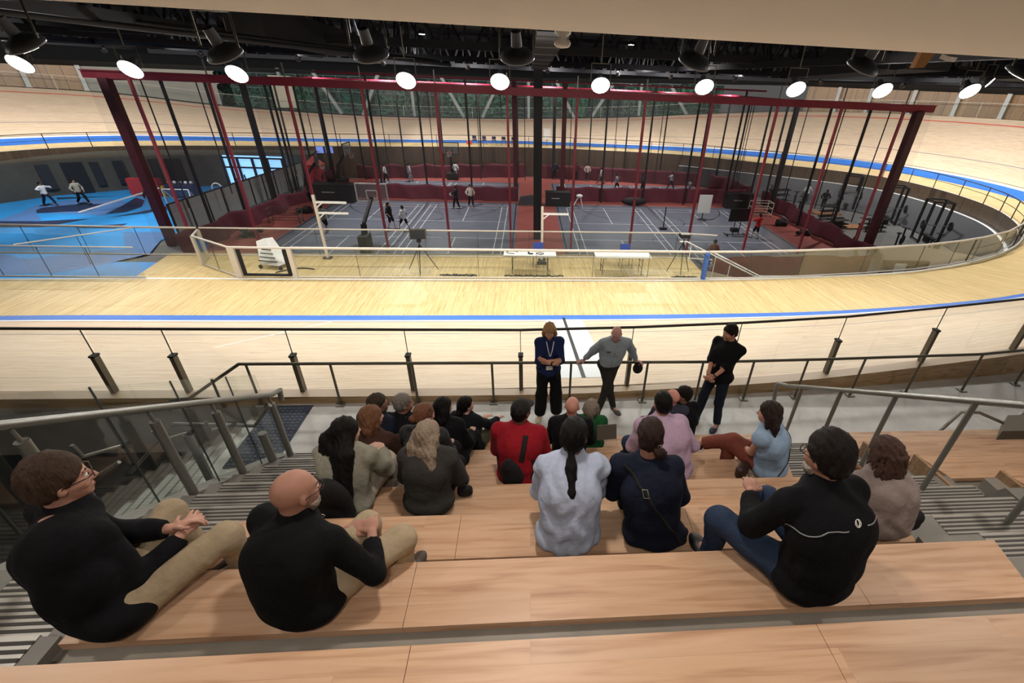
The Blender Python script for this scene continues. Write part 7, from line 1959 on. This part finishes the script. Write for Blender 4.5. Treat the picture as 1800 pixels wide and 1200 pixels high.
for (x, y, lb) in ((-25.6, 36.6, 'small white folding goal on the blue turf'),):
    t = thing('small_goal', lb, 'goal', (x, y, -4.18)); b = MB()
    b.tube([(x - 0.9, y, -4.15), (x - 0.9, y, -3.1), (x + 0.9, y, -3.1), (x + 0.9, y, -4.15)], 0.04, 8); b.tube([(x - 0.9, y, -3.1), (x - 0.8, y + 0.9, -4.15), (x + 0.8, y + 0.9, -4.15), (x + 0.9, y, -3.1)], 0.03, 8); b.build('goal_frame', m_white, t)
    b = MB(); b.add([(x - 0.9, y, -3.1), (x + 0.9, y, -3.1), (x + 0.8, y + 0.9, -4.15), (x - 0.8, y + 0.9, -4.15)], [(0, 1, 2, 3)]); b.build('goal_net', see_through('goal net', (1, 1, 1), 0.35, gloss=0, col=(0.7, 0.75, 0.8)), t)
tag(MB().bar((-30.2, 33.6, -4.1), (-27.2, 37.4, -3.2), 0.08).build('white_beam', m_white), 'long white bar leaning over the blue turf', 'bar')
tag(MB().tube([(-24.6 + 0.4 * math.cos(a), 39.8, -3.7 + 0.45 * math.sin(a)) for a in np.linspace(0, 2 * PI, 17)], 0.05, 6, cap=False).build('gym_ring', m_white), 'white ring standing by the left wall', 'ring')

# ================================================================ gym at the right
def rack(label, x, y, z=-4.2, rz=0.0, h=2.8):
    t = thing('power_rack', label, 'weight rack', (x, y, z), 'power racks'); c, s_ = math.cos(rz), math.sin(rz); m = m_rubber
    P_ = lambda a, b_, hh: (x + a * c - b_ * s_, y + a * s_ + b_ * c, z + hh)
    for a in (-0.6, 0.6):
        for b_ in (-0.6, 0.6): MB().bar(P_(a, b_, 0), P_(a, b_, h), 0.13).build('upright', m, t)
    b = MB()
    for b_ in (-0.6, 0.6): b.bar(P_(-0.6, b_, h), P_(0.6, b_, h), 0.09)
    for a in (-0.6, 0.6): b.bar(P_(a, -0.6, h), P_(a, 0.6, h), 0.09); b.bar(P_(a, -0.6, 0.1), P_(a, 0.6, 0.1), 0.09)
    b.build('cross_members', m, t)
    MB().bar(P_(-1.0, -0.75, 1.3), P_(1.0, -0.75, 1.3), 0.04).build('barbell', m_steel, t)
    for a in (-0.85, 0.85): MB().cyl(P_(a, -0.75, 1.3), P_(a + 0.08, -0.75, 1.3), 0.3, n=18).build('weight_plate', m, t)
    MB().obox(P_(0, -0.3, 0.45), (0.3, 1.2, 0.1), rz=rz).build('bench_pad', m, t); MB().obox(P_(0, -0.3, 0.2), (0.1, 0.9, 0.4), rz=rz).build('bench_stand', m, t)
rack('black power rack farthest from the stand in the gym area', 28.3, 40.4, rz=-0.5)
rack('black power rack in the middle of the three in the gym area', 28.9, 35.8, rz=-0.4)
rack('black power rack nearest the stand in the gym area', 28.4, 30.8, rz=-0.3)
for i, (x, y) in enumerate(((25.4, 38.6), (24.8, 34.2))):
    tag(MB().prism([(x - 1.2, y - 0.6), (x + 1.2, y - 0.6), (x + 1.2, y + 0.6), (x - 1.2, y + 0.6)], -4.245, -4.13).build('lifting_platform', mat('platform wood', '#8a6548', rough=0.5)), 'wooden lifting platform %s in the gym area' % ('farther' if i == 0 else 'nearer'), 'platform')
def bench_pr(label, x, y, rz, name='exercise_machine', kind=0):
    z = -4.24; t = thing(name, label, 'exercise machine', (x, y, z)); c, s_ = math.cos(rz), math.sin(rz)
    P_ = lambda a, b_, hh: (x + a * c - b_ * s_, y + a * s_ + b_ * c, z + hh)
    MB().bar(P_(-0.8, 0, 0.05), P_(0.8, 0, 0.05), 0.12).build('base', m_rubber, t)
    MB().bar(P_(-0.2, 0, 0.05), P_(-0.3, 0, 1.0), 0.08).build('seat_post', m_rubber, t); MB().bar(P_(0.5, 0, 0.05), P_(0.35, 0, 1.3), 0.08).build('handle_post', m_rubber, t)
    MB().obox(P_(-0.3, 0, 1.02), (0.3, 0.2, 0.08), rz=rz).build('saddle', m_rubber, t)
    MB().bar(P_(0.35, -0.25, 1.3), P_(0.35, 0.25, 1.3), 0.05).build('handlebar', m_rubber, t)
    MB().cyl(P_(0.55, -0.04, 0.45), P_(0.55, 0.04, 0.45), 0.3, n=18).build('flywheel', m_duct, t)
for i, (x, y, rz, lb) in enumerate(((-23.6, 41.5, 0.3, 'exercise bike in front of the lit window, left one'), (-22.2, 41.9, 0.6, 'exercise bike in front of the lit window, middle one'), (-22.9, 39.9, 0.4, 'exercise bike in front of the lit window, right one'),
     (23.5, 40.5, 1.0, 'exercise bike farthest back in the right gym'), (22.9, 38.4, 0.9, 'exercise bike beside the right maroon curtain'), (23.8, 31.6, 0.8, 'exercise bike near the right front of the gym'), (25.2, 29.3, 0.5, 'rowing style machine near the curved barrier'), (26.6, 28.0, 0.3, 'exercise machine closest to the curved barrier'), (22.6, 43.2, 1.3, 'exercise bike at the back of the gym by the curtain'))):
    bench_pr(lb, x, y, rz)
for i, (x, y, w, d, h, lb) in enumerate(((24.2, 36.4, 1.4, 0.5, 1.1, 'dumbbell rack between the lifting platforms'), (22.6, 41.8, 2.2, 0.6, 1.2, 'dark equipment cabinet behind the gym machines'), (23.2, 33.4, 1.3, 1.0, 0.8, 'dark table like machine near the right post'), (26.2, 33.2, 1.8, 0.6, 0.9, 'low dark rack of weights in the right gym'))):
    t = thing('weight_shelf', lb, 'shelf', (x, y, -4.24)); 
    for zz in (0.3, h * 0.65, h): MB().obox((x, y, -4.24 + zz), (w, d, 0.06), rz=0.3).build('shelf', m_rubber, t)
    for a in (-0.45, 0.45): MB().bar((x + a * w * math.cos(0.3), y + a * w * math.sin(0.3), -4.24), (x + a * w * math.cos(0.3), y + a * w * math.sin(0.3), -4.24 + h), 0.08).build('side', m_rubber, t)
    for k in range(5): MB().cyl((x - w * 0.38 + k * w * 0.19, y - 0.1 + 0.06 * k, -4.24 + h + 0.03), (x - w * 0.38 + k * w * 0.19, y + 0.1 + 0.06 * k, -4.24 + h + 0.03), 0.09, n=10).build('weight', m_duct, t)
for a in (('person in a white shirt standing among the gym machines', 25.6, 42.4, '#b9bcc0', '#2a2d35', SK2, 0, WALK, None, 1.7), ('person in dark clothes beside the gym racks, left one', 25.9, 39.9, '#1c1e24', '#1c1e24', SK2, 30, WALK, None, 1.7), ('person in grey clothes beside the gym racks, right one', 26.6, 38.9, '#3c3e44', '#1c1e24', SK2, -30, WALK, None, 1.7)):
    far_person(*a[:10], z=-4.24)
# notice on the low wall behind the curved barrier, wooden block, entrance things
t = struct(MB().box(16.7, 19.6, -4.2, 18.9, 19.8, -1.9).build('wall_low', mat('brown low wall', '#6d5a42', rough=0.6)))
tag(MB().box(17.2, 19.55, -2.75, 17.75, 19.59, -2.0).build('paper_notice', m_white), 'white paper notice on the low brown wall behind the curved barrier', 'notice')
tag(MB().hexa([(18.6, 18.1, -3.29), (20.9, 19.2, -3.29), (20.5, 19.9, -3.29), (18.2, 18.8, -3.29), (18.6, 18.1, -2.6), (20.9, 19.2, -2.6), (20.5, 19.9, -2.6), (18.2, 18.8, -2.6)]).build('timber_block', mat('timber block', '#b08f60', rough=0.5)), 'long pale timber block behind the curved glass barrier', 'block')
# chairs on the far apron
for i in range(5): chair('navy chair on the far apron, %s in the row' % ordw[i], -5.6 + 1.0 * i, 52.9, PI, colr='#1c2a55', grp='chairs on the far apron')
tag(MB().box(-6.4, 52.6, ZA, -5.9, 52.9, ZA + 0.35).build('crate', mat('crate red', '#c0402f')), 'small red crate beside the navy chairs on the far apron', 'crate')
t = thing('bike_stand', 'white sign panel standing on the far apron', 'sign', (1.9, 53.2, ZA)); MB().box(1.55, 53.2, ZA + 0.7, 2.25, 53.26, ZA + 1.7).build('panel', m_white, t); MB().bar((1.9, 53.3, ZA), (1.9, 53.3, ZA + 1.2), 0.06).build('stand', m_steel_d, t)

# ================================================================ wireless box and other things on the roof edge
p = ony(989, 65, 7.6); t = thing('wireless_access_point', 'white rounded wireless box hanging under the roof near the soffit', 'wireless box', tuple(p))
F = Field(0.012)
for sx in (-1, 1):
    for sz_ in (-1, 1): F.cap((p.x + sx * 0.06, p.y, p.z + sz_ * 0.07), (p.x - sx * 0.06, p.y, p.z + sz_ * 0.07), 0.045, None, 0.03)
F.cap((p.x, p.y, p.z - 0.07), (p.x, p.y, p.z + 0.07), 0.05, None, 0.03)
field_obj('housing', F, mat('access point white', '#d8d2c6', rough=0.4), t); MB().tube([(p.x, p.y + 0.03, p.z), (p.x, p.y + 0.03, 5.9)], 0.012, 6).build('drop_pole', m_steel_d, t)
p = ony(1667, 102, 7.6); t = thing('wireless_access_point', 'pale tilted wireless box at the upper right by the soffit edge', 'wireless box', tuple(p))
MB().obox(p, (0.26, 0.12, 0.06), rz=0.5, rx=0.3).build('housing', mat('access point white', '#d8d2c6'), t); MB().tube([p, (p.x, p.y, 5.9)], 0.012, 6).build('drop_pole', m_steel_d, t)
p = ony(1628, 100, 7.5); b = MB(); b.add([(p.x - 0.12, p.y, p.z - 0.14), (p.x + 0.03, p.y, p.z - 0.13), (p.x + 0.22, p.y, p.z + 0.25), (p.x - 0.05, p.y, p.z + 0.25), (p.x - 0.12, p.y + 0.1, p.z - 0.14), (p.x + 0.03, p.y + 0.1, p.z - 0.13), (p.x + 0.22, p.y + 0.1, p.z + 0.25), (p.x - 0.05, p.y + 0.1, p.z + 0.25)], [(0, 1, 2, 3), (7, 6, 5, 4), (0, 4, 5, 1), (1, 5, 6, 2), (2, 6, 7, 3), (3, 7, 4, 0)])
tag(b.build('timber_bracket', mat('orange timber', '#a8743a', rough=0.6)), 'orange timber bracket hanging at the upper right by the soffit edge', 'bracket')

# ================================================================ outside the far windows
gd = MB(); gd.box(-90, 68, -0.6, 90, 140, -0.5); struct(gd.build('ground_outside', mat('grass outside', '#3a4c34', rough=0.9, noise=0.3, nscale=0.5)))
leaf = [mat('foliage %d' % i, c, rough=0.8, noise=0.55, nscale=5) for i, c in enumerate(('#5c9a78', '#70ab84', '#4a8a78', '#7fb893'))]
bark = mat('bark', '#4a4038', rough=0.9)
rt = random.Random(8); tk = ['dark green', 'mid green', 'deep teal green', 'light green']
for i in range(13):
    x = -40 + 6.6 * i + rt.uniform(-1, 1); y = 78 + rt.uniform(-3, 7); h = rt.uniform(7, 10); k = i % 4
    t = thing('tree', '%s leafy tree outside the far windows, %s from the left' % (tk[k], ordw[i]), 'tree', (x, y, -0.5), 'trees outside the far windows')
    MB().tube([(x, y, -0.5), (x + 0.2, y, h * 0.5), (x, y, h * 0.8)], [0.22, 0.16, 0.08], 8).build('trunk', bark, t)
    F = Field(0.30); rr = _rng(i)
    for j in range(12): F.ell((x + rr.normal() * 1.1, y + rr.normal() * 0.9, 1.2 + rr.rand() * (h - 2)), np.eye(3), (1.5, 1.4, 1.2), 0.5)
    field_obj('crown', F, leaf[k], t, noise=0.35, nfreq=(4, 4, 4), seed=i)
